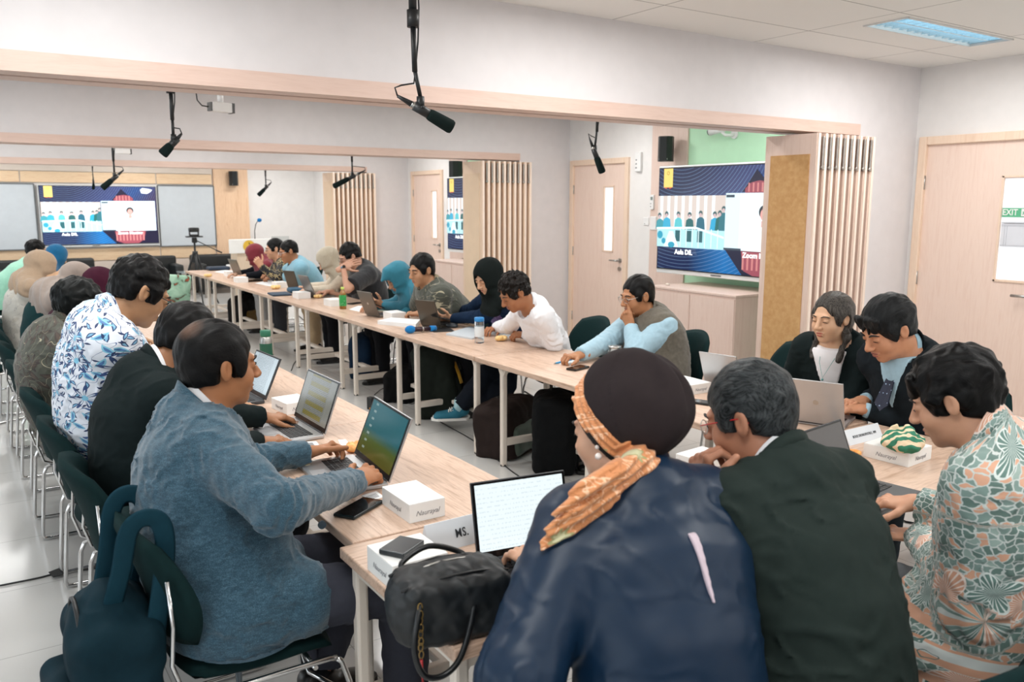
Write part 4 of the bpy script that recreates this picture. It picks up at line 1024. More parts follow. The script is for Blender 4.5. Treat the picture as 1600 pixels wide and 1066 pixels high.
    def glasses(s, col='1a1a1a', r=.021, thin=.0013, lens=True, metal=False, rz=.0, temple=None):
        g = s.h; k = s.hs; m = MB()
        for q in (1, -1):
            pts = [g(q*.032+math.cos(t)*r*1.12, .1035-abs(math.cos(t)*.0)-abs(q*.032+math.cos(t)*r)*.10, -.004+rz+math.sin(t)*r*.82) for t in np.linspace(0, 2*math.pi, 18)[:-1]]
            m.tube(pts, thin, seg=5, closed=True)
        m.tube([g(-.0095, .1035, .002), g(0, .107, .005), g(.0095, .1035, .002)], thin, seg=5)
        s._loc(m); fo = m.build('glasses', STEEL if metal else flat('spectacle_frame', col, .3), s.e)
        m = MB()
        for q in (1, -1): m.tube([g(q*.056, .0985, .004), g(q*.07, .088, .006), g(q*.079, .03, .008), g(q*.081, -.012, .008), g(q*.08, -.03, -.006)], thin*1.15, seg=5)
        s._loc(m); m.build('temple_arm', flat('spectacle_temple', temple, .35) if temple else (STEEL if metal else flat('spectacle_frame', col, .3)), fo)
        if lens:
            m = MB()
            for q in (1, -1): m.poly([g(q*.032+math.cos(t)*r*1.1, .1032-abs(q*.032+math.cos(t)*r)*.10, -.004+rz+math.sin(t)*r*.8) for t in np.linspace(0, 2*math.pi, 15)[:-1]], thick=.0008, nvec=tuple(s.R[:, 1]))
            gm = N('spectacle_lens'); gm.col('ffffff'); gm.p(rough=.02, trans=1, ior=1.05, alpha=.35); s._loc(m).build('lens', gm.m, fo)
        s.glass = fo; return s
    def trousers(s, mat_, o=.018, hem=.06, res=None, wide=0.0, skirt=False):
        S = Sdf(); c = s.sc
        S.econe(s.hip-V(0, 0, .03)-s.fwd*.02, s.hip+V(0, 0, .04), (.155*c*s.bulk, .115*c), (.13*c*s.bulk, .10*c), s.lat, .04)
        for q in (1, -1):
            h_ = s.hip+s.lat*q*.09*c-V(0, 0, .02); a = s.ft[q]+(s.kn[q]-s.ft[q])*hem
            S.cone(h_, s.kn[q]+(s.kn[q]-h_)*.02, .08*c+o, .054*c+o+wide*.3, .05); S.cone(s.kn[q], a, .054*c+o, .043*c+o+wide, .03); S.cut(a, s.ft[q]-s.kn[q], .13)
        if skirt:
            K = (s.kn[1]+s.kn[-1])/2; F = (s.ft[1]+s.ft[-1])/2; S.econe(s.hip, K, (.19, .1), (.19, .08), s.lat, .05); S.econe(K, F, (.19, .09), (.26, .14), s.lat, .05); S.cut(F-V(0, 0, .0), (0, 0, -1), .5)
        R = s.B; C = s.hip
        dsp = lambda P: .004*snoise((P-C) @ R, 7, 3.1, (1, .5, 1.6))+.002*snoise(P, 19, 1.7)
        sdf_obj('trousers' if not skirt else 'skirt', S, res or (.008 if s.fine else .012), mat_, s.e, s.root, disp=dsp); return s
    def shoes(s, mat_=None, sole=None, yaw=None, socks=None):
        f = s.fwd if yaw is None else rotm(math.radians(yaw))[:, 1]; l = np.cross(f, V(0, 0, 1))
        for q in (1, -1):
            a = s.ft[q]-V(0, 0, .05); z0 = max(a[2]-.038, 0)
            S = Sdf(); S.cone(a-f*.03+V(0, 0, .03), a+V(0, 0, .02)+f*.02, .042, .038, .02); S.econe(a+f*.02, a+f*.16-V(0, 0, .012), (.042, .036), (.043, .024), l, .02); S.cut((a[0], a[1], z0+.016), (0, 0, -1), .3)
            o = sdf_obj('shoe', S, .006, mat_ or SHOE, s.e, s.root)
            P = [a-f*.07, a-f*.05+l*.035, a+f*.06+l*.04, a+f*.15+l*.045, a+f*.195+l*.02, a+f*.2, a+f*.195-l*.02, a+f*.15-l*.045, a+f*.06-l*.04, a-f*.05-l*.035]
            m = MB(); m.poly([(p[0], p[1], z0+.002) for p in P], thick=.018); s._loc(m).build('shoe_sole', sole or flat('dark_sole', '202020', .6), o)
            if socks: m = MB(); m.cyl(a+V(0, 0, .03), a+V(0, 0, .11)-f*.005, .04); s._loc(m).build('sock', socks, s.e)
        return s
    def top(s, mat_, name='shirt', o=.012, sleeve=1.0, cuff=.97, res=None, wr=.0028, so=(.012, .010, .010), hem=.10, neck_r=.0, puff=0.0, flare=.03, stiff=0.0, hemfront=0.0, extra=None, seed=2.0, sleeves=(1, -1), wf=6.0):
        S = Sdf(); s.torso(S, o, k=.06); c = s.sc
        S.econe(s.hip-V(0, 0, hem), s.low, (.165*c*s.bulk+o+flare, .125*c*s.bulk+o+flare*.6), (.15*c*s.bulk+o, .118*c*s.bulk+s.belly+o), s.lat, .05)
        S.cone(s.N-s.nd*.03, s.N+s.nd*.02, .068*c+o*.5, .058*c+o*.3, .03)
        for q in (1, -1):
            h_ = s.hip+s.lat*q*.09*c-V(0, 0, .015); S.cone(h_, h_+(s.kn[q]-h_)*(.18+hem*.7), .08*c+.018+o*.6, .074*c+.018+o*.6+flare*.2, .05)
        if sleeve > 0:
            for q in sleeves:
                if q not in s.arms: continue
                A, E, W = s.arms[q]; b = s.bulk**.6
                if sleeve < .5:
                    t = sleeve*2; e = A+(E-A)*t; S.cone(A, e, .054*c*b+so[0], .05*c*b+so[1]+.008, .035); S.cut(e, E-A, .10)
                else:
                    S.cone(A, E, .054*c*b+so[0], .044*c*b+so[1]+puff, .035); w_ = E+(W-E)*cuff; S.cone(E, w_+nrm(W-E)*.028, .043*c*b+so[1]+puff, .028*c+so[2]+puff*.3, .02); S.cut(w_, W-E, .09)
        if extra: extra(S, s)
        # neck opening
        S.cut(s.N+s.nd*.03*c+neck_r*s.fwd, s.nd+s.NB[:, 1]*.28, .105)
        R = s.B; C = s.hip; arms = dict(s.arms)
        def dsp(P):
            q = (P-C) @ R
            n1 = snoise(q, wf*.8, seed, (.7, .8, 1.7)); n2 = snoise(q, wf*1.7, seed+1, (1, .8, 1.5))
            d = wr*.8*n1-wr*1.5*np.clip(1-np.abs(n2)*2.2, 0, 1)**2*np.clip(n1+.6, 0, 1)+wr*.3*snoise(q, wf*3.1, seed+3)
            for _, (A, E, W) in arms.items():
                r = np.linalg.norm(P-E, axis=1); ax = nrm(W-A); t = (P-E) @ ax
                d = d+wr*1.3*np.exp(-(r/.10)**2)*np.sin(t*150+3*snoise(P, 9, seed))
                r = np.linalg.norm(P-A, axis=1); d = d+wr*.7*np.exp(-(r/.09)**2)*np.sin(((P-A) @ nrm(s.lat+V(0, 0, .8)))*110+2*snoise(P, 7, seed))
            return d
        o_ = sdf_obj(name, S, res or (.0075 if s.fine else .011), mat_, s.e, s.root, disp=dsp); s.topo = o_; add_bc(o_, s.root, s.hip, s.B, .17, s); return o_
    def collar(s, mat_, name='collar', h=.035, rx=.064, ry=.068, th=.004, gap=.35, tilt=.036, flare=.006, up=.0, fold=0.0, back=0.0):
        o = band(s.e, name, mat_, s.N+s.nd*(up+.004)-s.fwd*back, s.NB, rx*s.sc*.95, ry*s.sc*.95, h, th, gap, 2*math.pi-gap, tilt*.75, flare, s.root, fold=fold); add_bc(o, s.root, s.hip, s.B, .17, s); return o
    def vfront(s, mat_, name='shirt_front', o=.02, width=.07, depth=.24, top_=.02, res=.006):
        """the V of cloth that shows between open lapels"""
        S = Sdf(); s.torso(S, o, k=.06); S.cone(s.N-V(0, 0, .03), s.N+V(0, 0, .004), .068*s.sc, .06*s.sc, .03)
        F = s.sh+s.fwd*.1; b = F-V(0, 0, depth)
        S.cut(b, -(V(0, 0, 1)*width/depth+s.lat*1.0), 2); S.cut(b, -(V(0, 0, 1)*width/depth-s.lat*1.0), 2); S.cut(s.sh+s.fwd*.02, -s.fwd, 2); S.cut(s.N+V(0, 0, top_), V(0, 0, 1)+s.fwd*.3, 2)
        o_ = sdf_obj(name, S, res, mat_, s.e, s.root); add_bc(o_, s.root, s.hip, s.B, .17); return o_
    def hijab(s, mat_, drape=.20, folds=.004, fc=(0, .122, -.018), fr=(.058, .066, .086), back=.05, res=None, chest=True, seed=1.0, peak=0.0, side=.13, dz=0.0, low=.0, name='headscarf'):
        S = Sdf(); g = s.h; k = s.hs; c = s.sc
        S.ell(g(0, -.02, .028), (.096*k, .118*k, .108*k), s.R, 0); S.ell(g(0, .01, -.04), (.088*k, .1*k, .105*k), s.R, .03)
        if peak: S.cone(g(0, .05, .09), g(0, .105+peak, .062), .05*k, .02*k, .04)
        S.econe(g(0, -.01, -.07), s.N+V(0, 0, -.01), (.085*k, .085*k), (.10*c, .095*c), s.lat, .05)
        for q in (1, -1): S.cone(s.N+V(0, 0, .0), s.S[q]+V(0, 0, .02)-s.lat*q*.01, .094*c, .082*c, .05)
        if chest: S.econe(s.N+s.fwd*.03, s.N+s.fwd*(.10)-V(0, 0, drape), (.11*c, .07*c), (side*c, .045*c), s.lat, .06)
        if back: S.econe(s.N-s.fwd*.03, s.N-s.fwd*(.085)-V(0, 0, drape*.7+low), (.12*c, .07*c), (.14*c, .062*c), s.lat, .06)
        S.ell(g(*fc), tuple(x*k for x in fr), s.R, .012, True)
        R = s.R; C = s.Hc; B = s.B
        def dsp(P):
            q = (P-C) @ R; z = q[:, 2]; rad = q[:, 1]*.9+z*.55
            d = folds*(z < .06)*np.sin(70*(q[:, 1]*.35+z*.8)+2.2*snoise(q, 5, seed)+np.abs(q[:, 0])*55)*np.clip((.08-z)/.1, 0, 1)
            return d+folds*.4*snoise(q, 12, seed)-.003
        o_ = sdf_obj(name, S, res or (.0055 if s.fine else .007), mat_, s.e, s.root, disp=dsp); add_bc(o_, s.root, s.hip, s.B, .17); return o_
# ================================================================ printed cloths (drawn in the wearer's own body coordinates: x round the trunk, y up)
class Cloth(N):
    def __init__(s, name, rough=.85):
        super().__init__(name); a = s.n('ShaderNodeAttribute', attribute_name='bc'); s.v = a.outputs['Vector']; s.s3 = s.sep(s.v); s.p(rough=rough, sheen=.15)
        s.flatv = s.comb(s.s3[0], s.s3[1], 0.0)
    def cells(s, sc, rnd=.9, warp=0.0, off=0.0):
        v = s.flatv
        if off: v = s.map(v, loc=(off, off*.7, 0))
        if warp:
            d = s.noise(v, 18, 2)[1]; x = s.n('ShaderNodeVectorMath', operation='MULTIPLY_ADD'); s.l(d, x.inputs[0]); x.inputs[1].default_value = (warp,)*3; s.l(v, x.inputs[2]); v = x.outputs[0]
        t = s.n('ShaderNodeTexVoronoi', feature='F1', voronoi_dimensions='2D'); s.l(v, t.inputs['Vector']); t.inputs['Scale'].default_value = sc; t.inputs['Randomness'].default_value = rnd
        x = s.n('ShaderNodeVectorMath', operation='SUBTRACT'); s.l(v, x.inputs[0]); s.l(t.outputs['Position'], x.inputs[1]); q = s.sep(x.outputs[0])
        r_ = s.sep(t.outputs['Color']); X = s.math('MULTIPLY', q[0], sc); Y = s.math('MULTIPLY', q[1], sc)
        r = s.math('SQRT', s.math('ADD', s.math('MULTIPLY', X, X), s.math('MULTIPLY', Y, Y))); th = s.math('ADD', s.math('ARCTAN2', Y, X), s.math('MULTIPLY', r_[0], 6.28))
        return r, th, r_
    def flower(s, col, sc, R, n, c_out, c_in, c_mid=None, depth=.45, keep=1.0, off=0.0, line=.16, stripes=0):
        """n-petalled blooms; keep = share of the cells that bear one"""
        r, th, rc = s.cells(sc, off=off); lim = s.math('MULTIPLY', s.math('ADD', s.math('MULTIPLY', s.math('COSINE', s.math('MULTIPLY', th, n)), depth), 1-depth), R)
        k = s.math('LESS_THAN', rc[1], keep); inn = s.math('MULTIPLY', s.math('LESS_THAN', r, lim), k); core = s.math('MULTIPLY', s.math('LESS_THAN', r, s.math('MULTIPLY', lim, 1-line*2)), k)
        col = s.mix(inn, col, c_out); col = s.mix(core, col, c_in)
        if stripes: st = s.math('MULTIPLY', core, s.math('GREATER_THAN', s.math('SINE', s.math('MULTIPLY', th, stripes)), .55)); col = s.mix(st, col, c_out)
        if c_mid: col = s.mix(s.math('MULTIPLY', s.math('LESS_THAN', r, R*.2), k), col, c_mid)
        return col
    def leaf(s, col, sc, a, b, c, c2=None, off=0.0, keep=1.0, vein=None):
        r, th, rc = s.cells(sc, off=off); X = s.math('MULTIPLY', r, s.math('COSINE', th)); Y = s.math('MULTIPLY', r, s.math('SINE', th))
        Y2 = s.math('ADD', Y, s.math('MULTIPLY', s.math('MULTIPLY', X, X), .5))
        e = s.math('ADD', s.math('POWER', s.math('ABSOLUTE', s.math('DIVIDE', X, a)), 1.6), s.math('ABSOLUTE', s.math('DIVIDE', Y2, b)))
        k = s.math('MULTIPLY', s.math('LESS_THAN', e, 1.0), s.math('LESS_THAN', rc[1], keep)); col = s.mix(k, col, c)
        if c2: k2 = s.math('MULTIPLY', s.math('LESS_THAN', e, .5), s.math('LESS_THAN', rc[1], keep)); col = s.mix(k2, col, c2)
        if vein: k3 = s.math('MULTIPLY', k, s.math('LESS_THAN', s.math('ABSOLUTE', Y2), b*.12)); col = s.mix(k3, col, vein)
        return col
    def vines(s, col, sc, width, c, rings=1.0, dist=.6, off=0.0):
        f = s.noise(s.map(s.flatv, loc=(off, off, 0)), sc, 1.5, dist)[0]; g = s.math('SINE', s.math('MULTIPLY', f, 6.28*rings)); k = s.math('LESS_THAN', s.math('ABSOLUTE', g), width)
        return s.mix(k, col, c)
    def solid(s, c):
        x = s.n('ShaderNodeRGB'); x.outputs[0].default_value = lin(c); return x.outputs[0]
    def below(s, z): return s.math('LESS_THAN', s.s3[1], z)
    def done(s, col):
        s.col(col); o = s.coord(); s.bump(s.noise(o, 800, 2)[0], .12, .001); return s.m
c = Cloth('blue_and_white_batik'); k = c.solid('e3e8f2'); k = c.vines(k, 9, .07, '3d5f92', 3); k = c.leaf(k, 26, .42, .16, '27406f', '7fb4d4', .3, .8); k = c.leaf(k, 19, .46, .17, '86c4dc', '4a78ac', 2.1, .6); k = c.flower(k, 8.5, .46, 7, '2b4576', 'dfe9f5', '7fc0dc', .55, .5, 5.0, .18, 21); k = c.leaf(k, 34, .36, .12, '20355f', None, 7.7, .6)
BATIK_BLUE = c.done(k)
c = Cloth('dark_olive_batik'); k = c.solid('45473d'); k = c.leaf(k, 16, .5, .2, '3a302a', '4a3c33', .3, .9); k = c.vines(k, 7, .16, '3c352d', 4); k = c.flower(k, 9, .4, 6, '2f2825', '41382f', None, .5, .5, 3.3); k = c.vines(k, 4.5, .05, 'a29a80', 5, 1.2, 3.0)
BATIK_DARK = c.done(k)
c = Cloth('sage_and_peach_batik'); k = c.solid('c0c8c5'); dn = c.noise(c.flatv, 45, 2)[1]; wv = c.n('ShaderNodeVectorMath', operation='MULTIPLY_ADD'); c.l(dn, wv.inputs[0]); wv.inputs[1].default_value = (.022,)*3; c.l(c.flatv, wv.inputs[2]); flat0 = c.flatv; c.flatv = wv.outputs[0]
ve = c.n('ShaderNodeTexVoronoi', feature='DISTANCE_TO_EDGE', voronoi_dimensions='2D'); c.l(c.flatv, ve.inputs['Vector']); ve.inputs['Scale'].default_value = 62; vc = c.n('ShaderNodeTexVoronoi', feature='F1', voronoi_dimensions='2D'); c.l(c.flatv, vc.inputs['Vector']); vc.inputs['Scale'].default_value = 62; rr = c.sep(vc.outputs['Color'])
lf = c.ramp(rr[0], [(0, '5f7871'), (.45, '78908a'), (.74, '93a8a1'), (.8, 'cf9f84'), (1, 'd9ae95')], 'CONSTANT'); inn_ = c.math('GREATER_THAN', ve.outputs['Distance'], .085); k = c.mix(inn_, k, lf); c.flatv = flat0
k = c.flower(k, 6.5, .46, 3, 'e6d6cc', 'cf9c82', None, .3, .32, 6.0, .04, 30); k = c.flower(k, 7.5, .4, 4, 'cfd8d5', '5c7a73', None, .3, .25, 12.0, .05, 26)
b = c.below(-.0); st = c.math('GREATER_THAN', c.math('SINE', c.math('MULTIPLY', c.s3[1], 150)), .2); bandc = c.mix(st, 'cfd6d4', 'd3a186'); bandc = c.vines(bandc, 22, .22, '5f7b75', 1.5)
e1 = c.math('MULTIPLY', c.math('LESS_THAN', c.s3[1], .10), c.math('GREATER_THAN', c.s3[1], .075)); k = c.mix(e1, k, 'd3a186'); e1 = c.math('MULTIPLY', c.math('LESS_THAN', c.s3[1], .05), c.math('GREATER_THAN', c.s3[1], -.0)); k = c.mix(e1, k, bandc)
vs = c.math('SINE', c.math('MULTIPLY', c.s3[0], 160)); strp = c.mix(c.math('GREATER_THAN', vs, .25), 'e9e6e0', '3f665c'); strp = c.mix(c.math('LESS_THAN', vs, -.45), strp, 'cf9c80'); k = c.mix(c.below(-.05), k, strp); e1 = c.math('MULTIPLY', c.math('LESS_THAN', c.s3[1], -.03), c.math('GREATER_THAN', c.s3[1], -.05)); k = c.mix(e1, k, 'd3a186')
BATIK_SAGE = c.done(k)
c = Cloth('olive_and_tan_batik'); k = c.solid('4a4d44'); k = c.vines(k, 6, .06, 'b3ab92', 2.0, 1.4); low = c.solid('8d7257'); low = c.flower(low, 22, .46, 5, '5d4a3a', 'b7a386', None, .4, .9, 2.2); low = c.vines(low, 20, .2, 'c7b596', 2)
sd = c.math('GREATER_THAN', c.math('ADD', c.s3[1], c.noise(c.flatv, 9, 2)[0]), .62); k = c.mix(c.math('LESS_THAN', c.math('ADD', c.s3[1], c.math('MULTIPLY', c.noise(c.flatv, 12, 2)[0], .16)), .27), k, low); BATIK_OLIVE = c.done(k)
c = Cloth('black_and_gold_batik'); k = c.solid('15151a'); k = c.flower(k, 13, .5, 6, 'a08a5c', 'c8b98c', '5e4b2c', .55, .7, 1.0, .2, 18); k = c.leaf(k, 22, .45, .15, 'b09c6b', None, 5.0, .6); BATIK_GOLD = c.done(k)
c = Cloth('black_with_gold_hem'); k = c.solid('12141a'); g_ = c.solid('16161b'); g_ = c.flower(g_, 14, .5, 6, 'a08a5c', 'c8b98c', '4e3b24', .5, .9, 1.0, .2); k = c.mix(c.below(.16), k, g_); BLACKGOLD = c.done(k)
c = Cloth('white_crackle_print'); k = c.solid('c4c0b7'); k = c.vines(k, 11, .045, '77777a', 2.0, 1.0); k = c.leaf(k, 12, .4, .2, 'bcb6ab', None, 2.0, .4); WHITEPRINT = c.done(k)
c = Cloth('purple_lace_print'); k = c.solid('58406b'); k = c.flower(k, 38, .5, 5, '8d7aa0', '4a3560', None, .4, .9, 1.0); PURPLEL = c.done(k)
c = Cloth('orange_gold_scarf', .6); k = c.solid('d28b58'); k = c.vines(k, 20, .35, 'ecbd98', 2.5, 1.6); k = c.vines(k, 34, .2, 'b5703f', 3, 1.2, 3.0); k = c.flower(k, 12, .25, 8, 'a09c6a', 'c6c29a', None, .2, .5, 2.0); ORANGE = c.done(k)
SATIN = N('navy_satin'); SATIN.col('07223a'); SATIN.p(rough=.42, spec=.32, sheen=.0); SATIN.bump(SATIN.noise(SATIN.coord(), 700, 2)[0], .08, .001); SATIN = SATIN.m
def T_(px, py, z=TZ+.03): return onZ(px, py, z)
HB = hairmat('040405', '100f0f'); HG = hairmat('101315', '404446'); HGB = hairmat('1c1816', '5c5750')
n = N('blue_melange_wool'); o = n.coord(); f = n.noise(o, 420, 3)[0]; g = n.noise(n.map(o, (1, 1, 3)), 60, 3)[0]
n.col(n.ramp(n.math('ADD', n.math('MULTIPLY', f, .65), n.math('MULTIPLY', g, .35)), [(.35, '1b3746'), (.5, '2a4c5e'), (.66, '4b6a7b')])); n.p(rough=.9, sheen=.3); n.bump(f, .25, .001); BLAZER = n.m
GREYT = fabric('grey_blue_trousers', '3d3f49'); DARKT = fabric('black_trousers', '141519'); JKT = fabric('black_jacket_cloth', '101b1c'); SUIT = fabric('charcoal_suit_cloth', '161d22'); GREENJ = fabric('dark_green_jacket_cloth', '232d2a')
PALEB = fabric('pale_blue_cotton', '9dbccb'); VEST = fabric('brown_grey_tweed', '625c52', .95, 500, .4, .3); WHITE = WHITECLOTH
# --- left row, near to far
p = Person('man in blue-grey blazer and grey trousers at the teal-screened laptop, left row', (344, 570, 2.45), (.56, 2.27), -92, hyaw=-84, hpitch=-4, hs=1.04, sc=1.08, skin_c='b07650', sw=.175, bulk=1.1, belly=.02, feet=[(1.02, 2.13, .09), (.86, 2.45, .09)])
p.arm(1, T_(556, 752, TZ+.05), (.9, .45, .1), (-.2, .3, -1), ell=onD(432, 793, 2.1), curl=1.1, rest=TZ+.0195)
p.arm(-1, T_(480, 708, TZ+.05), (1, .15, .1), (0, -.5, -1), pole=(0, .5, -1), curl=.8, rest=TZ+.0195)
p.body(); p.face(eyes='open', lip='8d5247'); p.hair(hairmat('040405', '100f0f', bald=((.01, -.085, .1), .045, '7a5a48')), face_c=(0, .125, -.026), part=.03, top=(.086, .106, .096))
p.top(BLAZER, 'blazer', o=.02, hem=.2, wr=.006, flare=.02, so=(.018, .014, .012), extra=lambda S, s: S.econe(s.hip+s.fwd*.03+V(0, 0, .12), s.hip+s.fwd*.05-V(0, 0, .05), (.155, .115), (.18, .115), s.lat, .05))
for zz, ff in ((.16, .30), (.02, .30)):
    m = MB(); bb = p.hip+p.fwd*ff*.8-p.lat*-.06+V(0, 0, zz); m.cyl(bb-p.root, bb+p.lat*.006-p.root, .012); m.build('button', flat('coat_button', '2c4250', .3), p.e)
p.collar(WHITE, 'shirt_collar', h=.05, gap=.3, rx=.066, ry=.07); p.collar(BLAZER, 'blazer_collar', h=.034, rx=.076, ry=.084, gap=.9, th=.007)
p.trousers(GREYT); p.shoes(socks=DARKT)
def watch(p, q, mat_, dial='1a1a1a'):
    A, E, W = p.arms[q]; d = nrm(W-E); c0 = W-d*.012; m = MB(); m.cyl(c0-d*.008-p.root, c0+d*.008-p.root, .029*p.sc, caps=False); o = m.build('wristwatch', mat_, p.e); so = o.modifiers.new('s', 'SOLIDIFY'); so.thickness = .004
    m = MB(); u = V(0, 0, 1); u = nrm(u-d*np.dot(u, d)); m.cyl(c0+u*.026*p.sc-p.root, c0+u*.036*p.sc-p.root, .015); m.build('watch_dial', flat('watch_dial', dial, .2), o)
watch(p, -1, STEEL, 'c8c8c4')
p = Person('man in black jacket bowed over a laptop with yellow-highlighted text', (294, 534, 2.95), (.5, 2.97), -84, hyaw=-74, hpitch=-32, hs=1.02, sc=1.05, skin_c='a5714e', sw=.175, bulk=1.08)
p.arm(1, T_(402, 690, TZ+.05), (.95, -.1, -.05), curl=.45, pole=(-.2, -.3, -1), rest=TZ+.0195); p.arm(-1, T_(410, 652, TZ+.055), (1, .0, -.1), curl=.45, pole=(-.2, .3, -1), rest=TZ+.0195)
p.body(); p.face(); p.hair(HB, top=(.085, .105, .098), disp=.003); p.glasses('8a5a3a', temple='7a4a30')
p.top(JKT, 'jacket', o=.022, so=(.02, .016, .014)); p.collar(WHITE, 'shirt_collar', h=.045, rx=.066, ry=.07); p.collar(JKT, 'jacket_collar', h=.03, rx=.076, ry=.084, gap=.9, th=.006); p.trousers(DARKT); p.shoes()
p = Person('man in blue and white batik shirt with glasses, head lowered', (221, 456, 3.2), (.55, 3.58), -88, hyaw=-84, hpitch=-30, hs=1.05, sc=1.1, skin_c='b98a66', sw=.175, bulk=1.14, belly=.035)
p.arm(1, V(.93, 3.68, TZ+.05), (1, .1, 0), curl=.4, pole=(-.3, -.2, -1)); p.arm(-1, T_(222, 592, TZ+.03)*V(1, 0, 1)+V(.08, 3.98, 0), (1, .0, 0), curl=.4, pole=(-.3, .2, -1))
p.body(); p.face(lip='9a6053'); p.hair(HB, top=(.084, .103, .096), disp=.0035, f=30, spike=.002); p.glasses('16181a', r=.023, thin=.0016)
p.top(BATIK_BLUE, 'batik_shirt', o=.02, hem=.19, sleeve=1.0, wr=.006, flare=.03, so=(.02, .018, .018)); p.collar(BATIK_BLUE, 'collar', h=.05, rx=.07, ry=.074, fold=.02, up=.012); p.trousers(DARKT); p.shoes()
p = Person('man in dark olive batik shirt with tousled black hair, left row', (124, 479, 4.1), (.45, 4.52), -78, hyaw=-66, hpitch=-22, hs=1.02, sc=1.05, skin_c='9c6a49', sw=.18, bulk=1.2, belly=.02)
p.arm(1, V(.92, 4.35, TZ+.05), (1, .1, 0), curl=.5, pole=(-.3, -.2, -1)); p.arm(-1, V(.95, 4.6, TZ+.05), (1, 0, 0), curl=.5)
p.body(); p.face(); p.hair(hairmat('040606', '0d1212'), top=(.1, .118, .105), disp=.004, f=20, spike=.003, nape=-.075); p.glasses('222222')
p.top(BATIK_DARK, 'batik_shirt', o=.02, hem=.15, wr=.005); p.collar(BATIK_DARK, 'collar', h=.05, rx=.07, ry=.074, gap=.2, up=.012); p.trousers(DARKT); p.shoes()
PH = flat('black_phone', '101114', .15)
def simple(label, head, hip, byaw, mats, hy=0, hp=-25, sk='c39a78', hijab=None, arms=(), fine=False, top='dress', trous=DARKT, **kw):
    q = Person(label, head, hip, byaw, hyaw=byaw+hy, hpitch=hp, skin_c=sk, fine=fine, **kw)
    for a in arms: q.arm(*a[:3], **(a[3] if len(a) > 3 else {}))
    q.body(); q.face(eyes='down', lip='9c5b50')
    if hijab: q.hijab(hijab[0], **(hijab[1] if len(hijab) > 1 else {}))
    q.top(mats, top, o=.010 if hijab else .018); q.trousers(trous); q.shoes(); return q
M_ = fabric
RV = lambda y, x=.9, z=TZ+.05: V(x, y, z)
simple('woman in maroon headscarf, left row behind the tousled-haired man', (158, 450, 5.25), (.46, 5.75), -80, M_('maroon_dress', '3a1a28'), -5, -35, hs=.92, hijab=(M_('maroon_headscarf', '431a2c'),), arms=[(1, RV(5.6), (1, 0, 0)), (-1, RV(5.95), (1, 0, 0))])
simple('woman in taupe headscarf and dark green dress, left row', (120, 440, 5.5), (.44, 6.35), -84, M_('dark_green_dress', '143436'), 5, -42, hs=.9, hijab=(M_('taupe_headscarf', '9a8c83'), dict(drape=.3, back=.1, low=.08)), arms=[(1, RV(6.35), (1, 0, 0)), (-1, RV(6.65), (1, 0, 0))])
q = simple('woman in beige headscarf and white printed dress holding up a phone', (66, 418, 6.6), (.40, 7.55), -88, WHITEPRINT, 0, -18, hijab=(M_('beige_headscarf', 'a8917a'), dict(drape=.2, low=.05)), arms=[(1, onD(88, 431, 6.5), (1, .1, .3), dict(curl=1.1, n=(.2, .5, -.6))), (-1, RV(7.8), (1, 0, 0))], sc=1.05, hs=.98)
def phone(loc, R, label, size=(.072, .15, .009), mat_=None, scr='0c0f14', glowc=None, group=None):
    e = empty('mobile_phone', loc, 0, label, 'phone', group); m = MB(); m.box((0, 0, 0), size, rot=Matrix(R).to_4x4(), bev=.003); m.build('case', mat_ or PH, e)
    m = MB(); m.box(tuple(R @ V(0, 0, size[2]/2+.0003)), (size[0]*.92, size[1]*.94, .0012), rot=Matrix(R).to_4x4()); m.build('screen', glow('phone_glow', glowc, .7) if glowc else flat('phone_screen', scr, .08), e)
    return e
phone(tuple(q.arms[1][2]+V(.075, .01, .04)), rotm(-1.5, .7, 0), 'black phone held by the woman in the beige headscarf')
simple('woman in bright blue headscarf half hidden by the beige headscarf', (90, 400, 8.6), (.45, 9.9), -88, M_('mint_dress', '8fcbb0'), 4, -28, hs=.85, hijab=(M_('blue_headscarf', '0f5c86'),), arms=[(1, RV(9.8), (1, 0, 0)), (-1, RV(10.1), (1, 0, 0))])
q = simple('dark-haired person at the far left end behind the blue headscarf', (58, 392, 9.4), (.3, 10.9), -88, M_('mint_shirt', '9bd0b8'), 0, -8, arms=[(1, RV(10.8), (1, 0, 0)), (-1, RV(11.1), (1, 0, 0))]); q.hair(HB, disp=.003)
# --- right row, near to far
def rv(px, py, z=TZ+.05): return onZ(px, py, z)
p = Person('man in charcoal suit and dotted tie looking down, at the right', (1386, 514, 3.55), (3.52, 1.98, .48), 82, hyaw=72, hpitch=-28, hs=1.08, sc=1.06, skin_c='c98e6c', sw=.175, bulk=1.05)
p.arm(-1, rv(1350, 640), (-.8, .6, .05), curl=.6, pole=(.5, -.1, -1), rest=TZ+.0195); p.arm(1, rv(1350, 626, TZ+.06), (-.95, .1, .0), (0, 0, -1), curl=.35, pole=(.6, .0, -1), curls=[.2, .9, 1.0, 1.1], rest=TZ+.0195)
p.body(); p.face(lip='a35c50', brow='1a1a1c', thickb=1.3); p.hair(hairmat('08090a', '1c1e20'), top=(.09, .11, .1), disp=.003, f=18, fringe=.004, face_c=(0, .128, -.03))
p.top(SUIT, 'suit_jacket', o=.022, hem=.1, so=(.02, .016, .012), cuff=.92); p.collar(PALEB, 'shirt_collar', h=.045, rx=.064, ry=.068, gap=.25, fold=.015); p.collar(SUIT, 'jacket_collar', h=.03, rx=.076, ry=.085, gap=.8, th=.007)
p.vfront(PALEB, 'shirt_front', o=.026, width=.065, depth=.2)
for q in (1, -1): A, E, W = p.arms[q]; m = MB(); d = nrm(W-E); m.cyl(W-d*.03-p.root, W-d*.002-p.root, .035, .033); m.build('shirt_cuff', PALEB, p.e)
